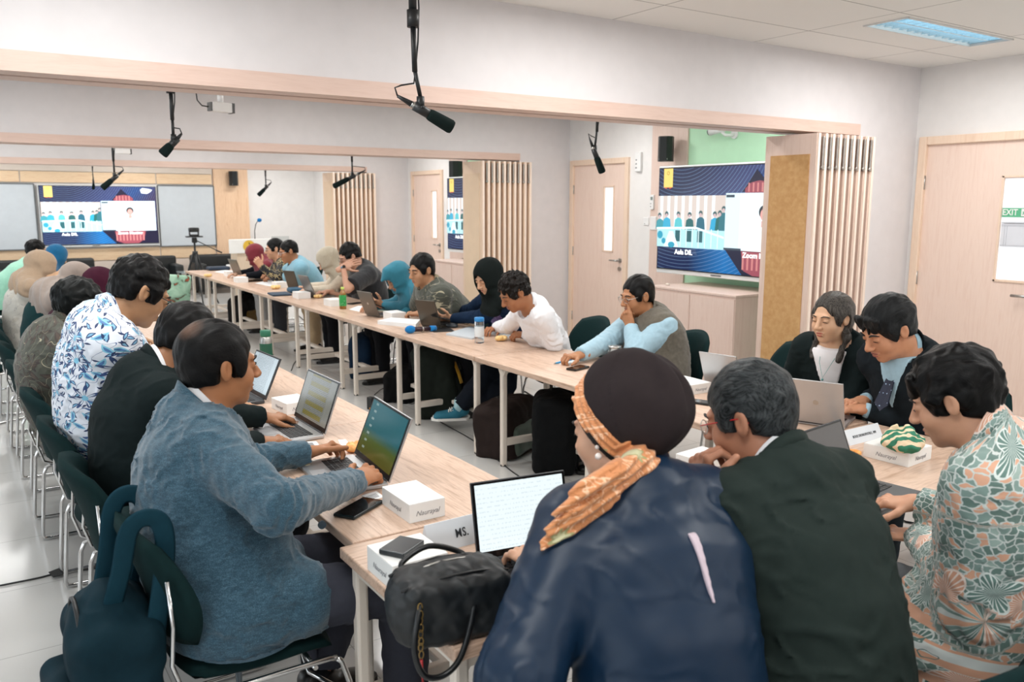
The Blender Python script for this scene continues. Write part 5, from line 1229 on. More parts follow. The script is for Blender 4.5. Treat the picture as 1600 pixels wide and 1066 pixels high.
m = MB(); b0 = p.N+p.fwd*.078-V(0, 0, .02); m.box(tuple(b0-p.root), (.03, .022, .032), rot=Matrix(p.B).to_4x4(), bev=.005); m.poly([b0+p.lat*.012-V(0, 0, .016)-p.root, b0-p.lat*.012-V(0, 0, .016)-p.root, b0-p.lat*.034-V(0, 0, .19)+p.fwd*.075-p.root, b0-V(0, 0, .22)+p.fwd*.08-p.root, b0+p.lat*.034-V(0, 0, .19)+p.fwd*.075-p.root], thick=.006, nvec=tuple(p.fwd))
n = N('dotted_navy_tie'); v_ = n.vor(n.coord(), 55, rnd=0)[0]; n.col(n.mix(n.math('LESS_THAN', v_, .18), '0f1830', '8fa3bd')); n.p(rough=.6); m.build('tie', n.m, p.e)
p.trousers(SUIT); p.shoes()
p = Person('smiling woman with long grey-streaked hair, black blazer and white blouse', (1298, 496, 4.0), (3.7, 2.64, .46), 100, hyaw=90, hpitch=-8, hs=.97, sc=.98, skin_c='dcae8c', sw=.165, bulk=1.0)
p.arm(-1, V(3.27, 2.42, TZ+.03), (-.9, .1, 0), curl=.3, pole=(.3, .0, -1)); p.arm(1, V(3.32, 2.85, TZ+.04), (-.9, 0, 0), curl=.4, pole=(.2, .5, -1))
def locks(S, g, k):
    for q in (1, -1):
        S.cone(g(q*.066, -.015, .03), g(q*.08, -.01, -.09), .025*k, .027*k, .03); S.cone(g(q*.08, -.01, -.09), g(q*.075, .05, -.2), .027*k, .014*k, .03)
    S.cone(g(0, -.07, .02), g(0, -.09, -.17), .07*k, .055*k, .04)
p.body(); p.face(eyes='down', lip='b4584f', brow='4a4038'); p.hair(hairmat('1c1917', '5a5550', sc=(120, 120, 10)), extra=locks, top=(.082, .101, .09), nape=-.4, ear=True, face_c=(0, .128, -.028), face_r=(.08, .094, .124), disp=.002)
p.top(JKT, 'blazer', o=.02, so=(.018, .014, .012)); p.vfront(WHITE, 'blouse', o=.024, width=.085, depth=.3, top_=.0); p.collar(JKT, 'blazer_collar', h=.022, rx=.078, ry=.085, gap=1.0, th=.006); p.trousers(DARKT); p.shoes()
m = MB(); a = p.N+V(0, 0, .0); pts = [a+p.lat*.055+p.fwd*.05, a+p.lat*.03+p.fwd*.115-V(0, 0, .09), a+p.fwd*.135-V(0, 0, .16), a-p.lat*.03+p.fwd*.115-V(0, 0, .09), a-p.lat*.055+p.fwd*.05]; m.tube([x-p.root for x in pts], .0014, seg=5); m.sph(tuple(pts[2]-p.root-V(0, 0, .008)), .006); m.build('necklace', flat('turquoise_cord', '5f9c98', .4), p.e)
p = Person('man in tweed vest and pale blue shirt with fist at his mouth', (995, 462, 5.2), (3.56, 3.8, .47), 78, hyaw=82, hpitch=-12, hs=1.02, sc=1.06, skin_c='b27b56', sw=.18, bulk=1.15, belly=.02)
fist = p.h(.0, .112, -.088); p.arm(-1, fist+V(.02, -.045, -.075), (-.25, .55, .9), (.9, .1, .35), ell=V(3.36, 3.74, TZ+.06), curl=1.25, spread=.02, thumb=(.9, .3, .2)); p.arm(1, rv(905, 555), (-1, .1, 0), curl=.9, pole=(.2, .5, -1))
p.body(); p.face(lip='8f5346', brow='15100e'); p.hair(HB, top=(.083, .102, .092), face_c=(0, .128, -.02), part=-.03); p.glasses('9a8f80', metal=True)
p.top(PALEB, 'shirt', o=.014, wr=.004, so=(.016, .014, .012)); p.top(VEST, 'vest', o=.03, sleeve=0, wr=.003, hem=.12, neck_r=.0); p.collar(VEST, 'vest_collar', h=.045, rx=.07, ry=.074, gap=.25, th=.006); p.trousers(DARKT); p.shoes()
p = Person('young man in white shirt writing with a blue pen', (803, 457, 5.4), (3.4, 4.62, .46), 84, hyaw=82, hpitch=-32, hs=.98, sc=.98, nback=.0, skin_c='a86f4c', sw=.155, bulk=.85, feet=[(2.86, 5.02, .17), (2.93, 5.13, .15)]); p.footf = rotm(math.radians(62))[:, 1]
p.arm(-1, rv(822, 523), (-.8, .55, .0), (.2, .3, -1), curl=.95, ell=onZ(866, 536, TZ+.05)); p.arm(1, rv(776, 512), (-.9, -.3, .0), curl=.5, pole=(.2, .5, -1))
p.body(); p.face(lip='8a4f44'); p.hair(hairmat('080706', '1c1511'), top=(.087, .108, .1), disp=.007, f=38, spike=.004)
p.top(WHITE, 'shirt', o=.016, wr=.0045, so=(.018, .016, .014)); p.collar(WHITE, 'collar', h=.036, rx=.066, ry=.07, fold=.02); p.trousers(fabric('navy_trousers', '121822')); p.shoes(flat('teal_sneaker_suede', '1f6a80', .8), flat('white_rubber', 'e6e6e2', .5), yaw=62, socks=flat('pale_blue_sock', 'a8cdd6', .8))
for q in (1, -1): f_ = rotm(math.radians(62))[:, 1]; l_ = rotm(math.radians(62))[:, 0]; a_ = p.ft[q]-V(0, 0, .05); m = MB(); [m.tube([a_+f_*x+l_*-.025+V(0, 0, .045-x*.22), a_+f_*x+V(0, 0, .055-x*.22), a_+f_*x+l_*.025+V(0, 0, .045-x*.22)], .004) for x in (.03, .045, .06, .075)]; p._loc(m); m.build('shoelace', flat('white_lace', 'ecece8', .7), p.e)
e = empty('blue_pen', tuple(rv(806, 513, TZ+.08)), 0, 'blue pen in the hand of the young man in white shirt', 'pen'); m = MB(); m.cyl((.02, -.01, .05), (-.025, .02, -.055), .005); m.build('barrel', flat('pen_blue', '3aa0d8', .3), e); m = MB(); m.cyl((-.025, .02, -.055), (-.03, .023, -.066), .004, .0008); m.build('tip', STEEL, e)
q = simple('young woman in black headscarf and navy cardigan reading a phone', (762, 433, 6.1), (3.5, 5.4, .47), 86, fabric('navy_cardigan', '10243c'), 14, -26, sk='cf9f7e', hijab=(fabric('black_headscarf', '0d1413'), dict(folds=.0025, drape=.14, peak=.0, fc=(0, .12, -.02), fr=(.062, .078, .092))), arms=[(-1, rv(706, 498, TZ+.06), (-.9, .3, .1), dict(n=(0, .6, .8), curl=.5)), (1, rv(700, 488, TZ+.05), (-.9, -.1, 0))], fine=True, top='cardigan')
q.vfront(PURPLEL, 'lace_blouse', o=.024, width=.12, depth=.34, top_=.0)
phone(tuple(rv(688, 496, TZ+.085)), rotm(1.3, .25, 0), 'dark phone in the hands of the woman in black headscarf')
p = Person('heavy man in olive batik shirt with forearms on the table', (658, 422, 6.7), (3.5, 6.2, .47), 82, hyaw=100, hpitch=-12, hs=1.05, sc=1.08, skin_c='bd8b68', sw=.18, bulk=1.16, belly=.03)
p.arm(-1, rv(655, 490, TZ+.06), (-.6, .7, 0), curl=.9, pole=(.1, -.3, -1)); p.arm(1, rv(640, 478, TZ+.05), (-.8, -.5, 0), curl=.6, pole=(.1, .2, -1))
p.body(); p.face(lip='9c5d50', brow='15110f', thickb=1.3); p.hair(HB, top=(.084, .103, .094), disp=.002); p.top(BATIK_OLIVE, 'batik_shirt', o=.02, hem=.15, wr=.004, sleeve=.45, so=(.022, .024, .02)); p.collar(fabric('tan_collar', '93846a'), 'collar', h=.034, rx=.072, ry=.078, fold=.02); p.trousers(DARKT); p.shoes()
q = simple('woman in teal headscarf and teal dress looking at a phone', (621, 434, 7.2), (3.46, 6.85, .44), 82, M_('teal_dress', '28697c'), 12, -34, sk='c48f6e', hijab=(M_('teal_headscarf', '2f7589'), dict(peak=.02)), arms=[(-1, rv(598, 478, TZ+.06), (-.9, .3, .4), dict(n=(0, .6, .6))), (1, rv(585, 478), (-1, 0, 0))])
phone(tuple(rv(590, 477, TZ+.07)), rotm(1.3, .4, 0), 'black phone held by the woman in teal')
p = Person('man in black gold-hemmed shirt with one hand on his shoulder', (546, 401, 8.3), (3.5, 8.0, .48), 80, hyaw=86, hpitch=-24, hs=1.05, sc=1.08, skin_c='c4937a', sw=.18, bulk=1.15, fine=False)
p.arm(-1, onD(536, 418, 8.0), (.7, -.1, .35), (.2, .6, -.5), ell=onD(543, 452, 7.9), curl=.25); p.arm(1, rv(512, 456), (-1, 0, 0), curl=.6, pole=(.1, .25, -1))
p.body(); p.face(); p.hair(HB, top=(.082, .1, .1), disp=.004, f=30, nape=-.03); p.glasses('2a2a2a'); p.top(BLACKGOLD, 'shirt', o=.02, sleeve=.42, so=(.02, .02, .02)); p.collar(BLACKGOLD, 'collar', h=.034, rx=.07, ry=.074, fold=.015); p.trousers(DARKT); p.shoes(); watch(p, -1, flat('watch_band', '5d7f92', .4))
simple('woman in cream headscarf and cream dress typing', (512, 407, 8.7), (3.48, 8.6, .45), 80, M_('cream_dress', 'cfc3b0'), -6, -34, sk='d2a68a', hijab=(M_('cream_headscarf', 'b5ab98'), dict(folds=.006, drape=.26)), arms=[(-1, rv(486, 453), (-1, .1, 0)), (1, rv(480, 448), (-1, 0, 0))], trous=M_('sand_skirt', 'b59d7c'))
p = Person('man in light blue T-shirt and glasses with hands clasped', (450, 393, 9.6), (3.5, 9.7, .47), 80, hyaw=86, hpitch=-14, hs=1.04, sc=1.08, skin_c='ab7553', sw=.18, bulk=1.15, fine=False)
p.arm(-1, rv(428, 434), (-1, .1, 0), curl=.9, pole=(.1, -.25, -1)); p.arm(1, rv(422, 430, TZ+.06), (-1, -.2, 0), curl=.9, pole=(.1, .25, -1))
p.body(); p.face(); p.hair(HB, top=(.08, .099, .09), nape=-.03); p.glasses('d8d8d8'); p.top(M_('light_blue_jersey', '7fadc0'), 't_shirt', o=.018, sleeve=.42, so=(.02, .02, .02)); p.trousers(M_('dark_grey_trousers', '33353a')); p.shoes(); watch(p, -1, BLACK)
p = Person('person with slicked dark hair in black and gold batik, fist raised', (428, 389, 10.2), (3.5, 10.4, .47), 80, hyaw=84, hpitch=-8, hs=1.02, sc=1.04, skin_c='cf9c7c', fine=False)
p.arm(-1, onD(408, 416, 9.9), (-.5, .1, .8), (.3, .6, -.3), curl=1.1, pole=(.2, -.6, -.7)); p.arm(1, rv(398, 428), (-1, 0, 0))
p.body(); p.face(); p.hair(HB, top=(.083, .103, .092)); p.glasses('b8b8b8'); p.top(BATIK_GOLD, 'batik_shirt', o=.018); p.trousers(M_('pale_grey_trousers', 'b5b5b5')); p.shoes()
simple('woman in dark red headscarf leaning in at the far end', (397, 398, 10.7), (3.5, 11.1, .45), 80, M_('black_dress', '10131a'), -2, -22, sk='d2a58a', hijab=(M_('dark_red_headscarf', '792a35'), dict(drape=.24, back=.1, low=.05)), arms=[(-1, rv(384, 431), (-1, .1, 0)), (1, rv(372, 428), (-1, 0, 0))])
# --- near end, backs to the camera
p = Person('woman in navy satin blouse and brown cap with an orange scarf, seen from behind', (962, 668, 1.83), (1.06, 1.04, .52), -10, hyaw=14, hpitch=-18, hroll=10, hs=.98, sc=1.0, skin_c='d3a184', sw=.165, bulk=1.0)
p.arm(-1, T_(838, 880, TZ+.06), (.1, 1, 0), curl=.5, ell=onD(812, 1060, 1.52), rest=TZ+.0195); p.arm(1, V(1.22, 1.56, TZ+.06), (-.2, 1, 0), curl=.5, pole=(.2, -.3, -1))
p.body(); p.face(eyes='down', lip='a8584c')
CAP = fabric('brown_black_knit', '2c2526', .9, 600, .3, .12, .3)
g = p.h; k = p.hs; nl = nrm(V(0, -.86, .51)); Rn = p.R @ np.stack([V(1, 0, 0), np.cross(nl, V(1, 0, 0)), nl], 1); nn = Rn[:, 2]; HC = g(0, -.02, .02)
S = Sdf(); S.ell(HC+nn*.045, (.112, .128, .117), Rn, 0); S.ell(HC+nn*.09-Rn[:, 1]*.02, (.085, .09, .075), Rn, .03); S.cut(HC+nn*.012, -nn, .5)
for a in (-1, .15, 1.1): S.cone(g(.09*a, -.2, .02), g(.03*a, -.13, .16), .002, .002, .03, True)
o = sdf_obj('cap', S, .004, CAP, p.e, p.root, disp=lambda P: .0025*snoise((P-p.Hc) @ p.R, 9, 1.0)+.003*np.sin(((P-p.Hc) @ p.R)[:, 0]*70)*(((P-p.Hc) @ p.R)[:, 1] < -.08))
S = Sdf(); S.ell(HC+nn*.01, (.106, .124, .16), Rn, 0); S.cut(HC+nn*.032, nn, .5); S.cut(HC-nn*.03, -nn, .5)
a = onD(1000, 725, 1.70); b = onD(950, 762, 1.62); c_ = onD(900, 795, 1.585); d_ = onD(856, 832, 1.57); S.ell(a, (.045, .035, .035), Rn, .02)
for j, (w1, off) in enumerate(((.023, 0), (.021, .036), (.019, -.032))):
    ofv = V(.3, -.3, 1)*off*.9
    S.cone(a+ofv*.4, b+ofv, w1, w1*.95, .008); S.cone(b+ofv, c_+ofv*1.3, w1*.95, w1*.85, .008); S.cone(c_+ofv*1.3, d_+ofv*1.0, w1*.85, .006, .008)
o = sdf_obj('patterned_scarf', S, .0038, ORANGE, p.e, p.root, disp=lambda P, ac=nrm(np.cross(d_-a, cf)), HC=HC: np.where(((P-HC) @ nn > -.06) & (np.linalg.norm(P-a, axis=1) > .06) & (((P-a) @ nrm(d_-a)) < .03), .003*np.sin(((P-HC) @ nn)*420+2.5*snoise(P, 7, 2)), .0035*np.sin((P @ ac)*330+1.5*snoise(P, 6, 2)))+.0012*snoise(P, 30, 4)); add_bc(o, p.root, p.Hc, p.R @ np.array([[1, 0, 0], [0, 0, 1], [0, 1, 0]]).T)
S = Sdf(); S.ell(HC+nn*.01, (.098, .116, .15), Rn, 0); S.cut(HC-nn*.026, nn, .5); S.cut(HC-nn*.044, -nn, .5); sdf_obj('inner_cap', S, .0045, flat('black_lining', '16120f', .8), p.e, p.root)
for z_ in (-.042, -.062): m = MB(); m.sph(tuple(g(-.085, -.01, z_)-p.root), .0075 if z_ < -.05 else .005); m.build('pearl_earring', flat('pearl', 'f0e8e2', .15), p.e)
p.top(SATIN, 'satin_blouse', o=.026, wr=.0028, hem=.12, so=(.028, .03, .02), puff=.004, flare=.03, wf=4.5); p.collar(SATIN, 'blouse_collar', h=.03, rx=.07, ry=.072, gap=.2, th=.006, flare=.012)
bk = p.N-p.fwd*.1; m = MB(); m.sph(tuple(p.N-p.fwd*.105-V(0, 0, .018)-p.root), .009); m.build('pearl_button', flat('pearl', 'f0e8e2', .15), p.e)
S = Sdf(); p.torso(S, .0325, k=.06); c0 = p.N-p.fwd*.09-V(0, 0, .075); S.cut(c0+p.lat*.006, p.lat-V(0, 0, .06), 1.5); S.cut(c0-p.lat*.006, -p.lat-V(0, 0, .06), 1.5); S.cut(c0+V(0, 0, .052), V(0, 0, 1), 1.5); S.cut(c0-V(0, 0, .055), V(0, 0, -1), 1.5); S.cut(p.N, p.fwd, 1.5)
sdf_obj('neck_slit', S, .003, fabric('pale_lining', 'c9b8c2'), p.e, p.root); p.trousers(fabric('navy_trousers', '121822')); p.shoes()
p = Person('grey-haired man in dark green jacket with hand on his chin, seen from behind', (1168, 650, 1.93), (1.47, 1.0, .52), -4, hyaw=22, hpitch=-18, hs=.97, sc=1.02, skin_c='bd8468', sw=.17, bulk=.98)
p.arm(-1, onD(1080, 772, 1.88), (.45, .1, .9), (.8, -.3, -.2), ell=onD(1050, 890, 1.92), curl=.9); p.arm(1, V(1.98, 1.5, TZ+.06), (0, 1, 0), curl=.5, pole=(.6, -.4, -.8))
p.body(); p.face(eyes='down', lip='9c6052', brow='3a3a3a'); p.hair(HG, top=(.085, .105, .1), disp=.0012, f=40, spike=.0015, nape=-.05); p.glasses('c2c2bd', temple='c1272d')
p.top(GREENJ, 'jacket', o=.026, wr=.006, hem=.12, so=(.024, .02, .016), wf=5); p.collar(GREENJ, 'jacket_collar', h=.03, rx=.078, ry=.084, gap=.8, th=.007); p.collar(WHITE, 'shirt_collar', h=.042, rx=.066, ry=.07); p.trousers(DARKT); p.shoes()
p = Person('man in sage and peach leaf-patterned batik shirt with tousled hair', (1489, 622, 2.1), (2.08, .99, .52), 12, hyaw=18, hpitch=-24, hs=.98, sc=1.06, skin_c='cf9a7c', sw=.175, bulk=1.04, feet=[(2.2, 1.5, .09), (1.86, 1.5, .09)])
p.arm(1, T_(1432, 785, TZ+.06), (-.55, .9, -.1), curl=.45, rest=TZ+.0195, pole=(.5, -.4, -.8)); kn = V(*p.kn[-1]); p.arm(-1, onZ(1440, 838, .615), (-.35, .95, -.1), (0, .1, -1), curl=.25, ell=V(1.92, .93, .66))
p.body(); p.face(eyes='down', lip='b26a5c'); p.hair(HB, top=(.09, .11, .102), disp=.004, f=20, spike=.003, fringe=.006, nape=-.06)
p.top(BATIK_SAGE, 'batik_shirt', o=.02, wr=.005, hem=.2, flare=.04, so=(.024, .022, .02)); p.collar(BATIK_SAGE, 'collar', h=.05, rx=.07, ry=.074, gap=.2, th=.005, up=.012); p.trousers(fabric('mid_grey_trousers', '55575a')); p.shoes(); watch(p, -1, BLACK)
# ================================================================ the chairs under and beside them
LC = 'dark green stacking chair under the '
GC = 'stacking chairs round the tables'
for (x, y, rz, lb) in ((.57, 2.28, -90, LC+'man in the blue-grey blazer, backpack on its back'), (.5, 2.95, -90, LC+'man in the black jacket'), (.48, 3.54, -90, LC+'man in the blue and white batik shirt'), (.46, 4.18, -86, LC+'man in the dark olive batik shirt'),
    (.44, 4.95, -92, 'empty dark green stacking chair between the dark olive batik and the maroon headscarf'), (.42, 5.72, -90, LC+'woman in the maroon headscarf'), (.40, 6.44, -90, LC+'woman in the taupe headscarf'), (.38, 7.5, -90, LC+'woman in the beige headscarf'), (.0, 7.2, -60, 'empty dark green stacking chair at the left picture edge, turned askew'), (.40, 9.9, -90, LC+'woman in the blue headscarf'), (.28, 10.9, -90, LC+'dark-haired person at the far left end')):
    chair(x, y, math.radians(rz), lb, GC)
for (x, y, rz, lb) in ((3.62, 1.98, 86, LC+'man in the charcoal suit'), (3.76, 2.64, 98, LC+'smiling woman with grey-streaked hair'), (3.92, 3.28, 60, 'empty dark green stacking chair between the vest man and the smiling woman'), (3.66, 3.82, 82, LC+'man in the tweed vest'), (3.56, 4.66, 88, LC+'young man in the white shirt'), (3.6, 5.42, 90, LC+'woman in the black headscarf'), (3.6, 6.2, 86, LC+'heavy man in the olive batik shirt'), (3.58, 6.87, 86, LC+'woman in the teal headscarf'),
    (3.6, 8.0, 86, LC+'man in the black gold-hemmed shirt'), (3.58, 8.62, 86, LC+'woman in the cream headscarf'), (3.6, 9.72, 86, LC+'man in the light blue T-shirt'), (3.6, 10.4, 86, LC+'person in black and gold batik'), (3.6, 11.1, 86, LC+'woman in the dark red headscarf'),
    (1.06, .98, -6, LC+'woman in the navy satin blouse'), (1.58, .92, 0, LC+'grey-haired man in the dark green jacket'), (1.97, .92, 8, LC+'man in the leaf-patterned batik shirt')):
    chair(x, y, math.radians(rz), lb, GC)
# ================================================================ laptops
KEYS = flat('black_keys', '1b1d20', .5); SILV = flat('silver_aluminium', 'b9babc', .32, .7); DGREY = flat('dark_grey_plastic', '3a3c3f', .4); BEZ = flat('black_bezel', '0f1012', .25)
def scr_mat(kind):
    key = ('scr', kind)
    if key in _M: return _M[key]
    n = N('display_'+kind); s = n.sep(n.coord()); u, v = s[0], s[2]
    if kind in ('document', 'highlighted'):
        ln = n.math('MULTIPLY', n.math('GREATER_THAN', n.math('SINE', n.math('MULTIPLY', v, 900)), .1), n.math('LESS_THAN', n.math('ABSOLUTE', n.math('ADD', u, -.0)), .11))
        ln = n.math('MULTIPLY', ln, n.math('GREATER_THAN', n.noise(n.comb(n.math('MULTIPLY', u, 260), n.math('MULTIPLY', v, 120)), 1, 1)[0], .42))
        base = n.solidc('ccdbe2') if hasattr(n, 'solidc') else n.mix(0.0, 'c6d6de' if kind == 'document' else 'a9a99f', 'ffffff')
        if kind == 'highlighted':
            y = n.math('MULTIPLY', n.math('GREATER_THAN', n.math('SINE', n.math('MULTIPLY', v, 150)), .1), n.math('LESS_THAN', n.math('ABSOLUTE', u), .1)); base = n.mix(n.math('MULTIPLY', y, .85), base, 'a8980e')
        c = n.mix(n.math('MULTIPLY', ln, .55), base, '4d5c66'); st = .5 if kind == 'document' else .26
    elif kind == 'email':
        ln = n.math('MULTIPLY', n.math('GREATER_THAN', n.math('SINE', n.math('MULTIPLY', v, 520)), .55), n.math('GREATER_THAN', n.noise(n.comb(n.math('MULTIPLY', u, 190), n.math('MULTIPLY', v, 84)), 1, 1)[0], .5))
        c = n.mix(n.math('MULTIPLY', ln, .22), 'e9f4f7', '8ea4b2'); top = n.math('GREATER_THAN', v, .165); c = n.mix(n.math('MULTIPLY', top, .5), c, 'cfe3e4'); st = .62
    elif kind == 'desktop':
        g = n.ramp(n.math('ADD', n.math('MULTIPLY', v, 4.6), 0.42), [(0, '5e5a24'), (.25, '5a6a30'), (.42, '0d6670'), (1, '0b6f7e')]); ic = n.math('MULTIPLY', n.math('GREATER_THAN', n.math('SINE', n.math('MULTIPLY', v, 230)), .6), n.math('LESS_THAN', n.math('ABSOLUTE', n.math('ADD', u, .125)), .012))
        c = n.mix(n.math('MULTIPLY', ic, .5), g, 'cfe0da'); st = .38
    elif kind == 'dim': c = n.mix(0.0, '5a5654', '5a5654'); st = .55
    else: c = n.mix(0.0, '20262b', '20262b'); st = .2
    n.col((.01, .01, .012)); n.p(rough=.18); n.emit(c, st); _M[key] = n.m; return n.m
def laptop(h1, h2, side, label, ang=108, body=SILV, lid=None, scr='dim', lh=.205, bd=.215, sticker=None, z=TZ, logo=False, kb=True, wscale=1.0):
    """h1,h2: image points of the hinge ends on the table; side=+1 the user sits on the far/right side of the hinge, -1 on the near/left side"""
    a, b = onZ(h1[0], h1[1], z+.012), onZ(h2[0], h2[1], z+.012); c = (a+b)/2; w = np.linalg.norm((b-a)[:2])*wscale; d = nrm((b-a)*V(1, 1, 0)); u = np.cross(d, V(0, 0, 1))   # u points to the user's side
    cand = u if (u @ (V(1, .15, 0) if side > 0 else V(-1, -.6, 0))) > 0 else -u
    rz = math.atan2(-cand[1], -cand[0])-math.pi/2      # local +y looks away from the user
    e = empty('laptop', (c[0], c[1], z), rz, label, 'laptop')
    m = MB(); m.box((0, -bd/2, .009), (w, bd, .014), bev=.003); bo = m.build('base', body, e)
    if kb:
        m = MB(); nx, ny = 14, 5
        for j in range(ny):
            for i in range(nx): m.box((-w*.42+w*.84*(i+.5)/nx, -.035-.1*(j+.5)/ny, .0172), (w*.84/nx*.84, .1/ny*.82, .002))
        m.build('keyboard', KEYS, bo); m = MB(); m.box((0, -bd*.82, .0163), (w*.34, bd*.26, .0008)); m.build('touchpad', flat('touchpad', '9a9b9d' if body is SILV else '2a2c2f', .3), bo)
    if sticker: m = MB(); m.box((-w*.38, -bd*.88, .0166), (.028, .018, .0006)); m.build('paper_sticker', flat('cream_paper', 'e6dcc0', .7), bo)
    t = math.radians(ang-90); L = Matrix.Translation((0, .004, .016)) @ Matrix.Rotation(-t, 4, 'X')
    def lp(name, cy, cz, sx, sy, sz, mt, bev=0, par=None):
        m = MB(); m.box((0, 0, 0), (sx, sy, sz), bev=bev); o = m.build(name, mt, None); o.data.transform(Matrix.Translation((0, cy, cz))); o.parent = par; return o
    lo = lp('lid', 0.0, lh/2, w, .007, lh, lid or body, .002, e); lo.matrix_local = L
    lp('bezel', -.0042, lh/2, w*.985, .0016, lh*.97, BEZ, 0, lo); sc = lp('display', -.0053, 0, w*.93, .0008, lh*.86, scr_mat(scr), 0, lo); sc.location = (0, 0, lh/2+.006)
    if logo: m = MB(); m.cyl((0, .0036, lh*.5), (0, .0046, lh*.5), .012); m.build('logo', STEEL, lo)
    m = MB(); m.cyl((-w*.42, 0, .014), (w*.42, 0, .014), .006); m.build('hinge', body if body is not SILV else DGREY, e)
    return e
laptop((553, 711), (607, 757), -1, 'silver laptop with a teal desktop picture before the man in the blue-grey blazer', scr='desktop', lid=SILV, sticker=1, ang=112, lh=.23)
laptop((459, 652), (507, 681), -1, 'silver laptop showing a page with yellow highlighting, left row', scr='highlighted', ang=110, lh=.22)
laptop((378, 608), (414, 627), -1, 'black laptop with a pale document, before the blue and white batik shirt', body=DGREY, scr='document', ang=114, lh=.21)
laptop((746, 880), (893, 853), -1, 'black laptop showing a white mail window before the woman in navy satin', body=DGREY, lid=DGREY, scr='email', ang=104, lh=.205, bd=.23)
laptop((1262, 778), (1340, 744), -1, 'dark laptop with a dim screen under the hand of the man in leaf-patterned batik', body=DGREY, lid=DGREY, scr='dim', ang=112, lh=.2, bd=.22)
laptop((1235, 656), (1320, 668), 1, 'silver laptop under the hands of the man in the charcoal suit', scr='off', ang=112, lh=.215, logo=True)
laptop((1103, 602), (1160, 612), 1, 'silver laptop standing open behind the grey-haired man', scr='off', ang=112, lh=.2)
laptop((659, 508), (690, 511), 1, 'dark grey laptop before the heavy man in olive batik', body=flat('bronze_lid', '55514a', .3, .6), scr='off', ang=112, lh=.22)
laptop((572, 491), (594, 495), 1, 'grey laptop with a round logo left of the white box, right row', body=flat('bronze_lid', '6b655d', .3, .6), scr='off', ang=112, lh=.22, logo=True)
laptop((453, 452), (467, 453), 1, 'grey laptop before the woman in the cream headscarf', body=flat('bronze_lid', '55514a', .3, .6), scr='off', ang=110, lh=.22, wscale=1.2)
laptop((482, 462), (492, 464), 1, 'silver laptop before the man in the black gold-hemmed shirt', body=flat('bright_lid', '8b8986', .3, .6), scr='off', ang=112, lh=.23, wscale=1.5)
laptop((368, 432), (380, 434), 1, 'grey laptop at the far end before the woman in the dark red headscarf', body=flat('bronze_lid', '6b6862', .3, .6), scr='off', ang=110, lh=.24, wscale=1.1)
laptop((398, 436), (412, 438), 1, 'flat grey laptop before the man in the light blue T-shirt', body=flat('bronze_lid', '6b6862', .3, .6), scr='off', ang=170, lh=.2, wscale=1.1)
# ================================================================ cardboard boxes, food, drinks
CARD = flat('white_cardboard', 'ececea', .55); INK = flat('grey_ink', '8c8c90', .6)
def wbox(P0, P1, P2, h, label, name='Naurayal', z=TZ):
    """P0 near bottom corner, P1 left, P2 right corner (image points)"""
    p0, p1, p2 = (onZ(*q, z) for q in (P0, P1, P2)); a = (p1-p0); b = (p2-p0); w1, w2 = np.linalg.norm(a), np.linalg.norm(b); d = nrm(a/w1+np.array([-b[1], b[0], 0])/w2*(1 if (a[0]*-b[1]+a[1]*b[0]) > 0 else -1))
    c = p0+d*w1/2+np.array([d[1], -d[0], 0])*w2/2*(1 if (b @ V(d[1], -d[0], 0)) > 0 else -1); rz = math.atan2(d[1], d[0])
    return boxat(c[0], c[1], rz, w1, w2, h, label, z, name)
def boxat(x, y, rz, lx_, ly_, h, label, z=TZ, name=None, group=None):
    e = empty('cake_box', (x, y, z), rz, label, 'box', group); m = MB(); m.box((0, 0, h/2), (lx_, ly_, h), bev=.0015); m.build('carton', CARD, e)
    m = MB(); m.box((0, 0, h+.0006), (lx_*.995, ly_*.995, .0012)); m.box((lx_*.2, 0, h+.0014), (.001, ly_*.9, .0006), mat=INK); lo = m.build('lid', None, e); lo.data.materials.clear(); lo.data.materials.append(CARD)
    if name:
        for fy, rr in ((-ly_/2-.0008, 0), (ly_/2+.0008, math.pi)):
            text_mesh(name, .022, 'lettering', INK, e, Matrix.Translation((0, fy, h*.45)) @ Matrix.Rotation(rr, 4, 'Z') @ Matrix.Rotation(math.pi/2, 4, 'X'), shear=.35, ext=.0002)
        text_mesh(name, .022, 'lettering', INK, e, Matrix.Translation((-lx_/2-.0008, 0, h*.45)) @ Matrix.Rotation(-math.pi/2, 4, 'Z') @ Matrix.Rotation(math.pi/2, 4, 'X'), shear=.35, ext=.0002)
        text_mesh(name, .022, 'lettering', INK, e, Matrix.Translation((lx_/2+.0008, 0, h*.45)) @ Matrix.Rotation(math.pi/2, 4, 'Z') @ Matrix.Rotation(math.pi/2, 4, 'X'), shear=.35, ext=.0002)
    return e
wbox((640, 819), (599, 788), (695, 806), .058, 'white cake box on the end of the left row, right of the black phone')
wbox((614, 926), (575, 890), (700, 902), .066, 'white cake box with a black card holder on it, next to the handbag')
boxat(*T_(457, 640, TZ)[:2], .1, .13, .17, .05, 'white cake box behind the yellow-highlighted laptop', name='Naurayal')
b4 = wbox((1419, 731), (1352, 712), (1448, 716), .052, 'white cake box under the striped green and cream pouch')
wbox((1078, 618), (1040, 606), (1108, 612), .05, 'white cake box left of the laptop behind the grey-haired man')
boxat(*T_(1098, 735, TZ)[:2], .1, .15, .13, .06, 'white cake box beside the elbow of the grey-haired man', name='Naurayal')
GB = 'cake boxes along the right-hand row'
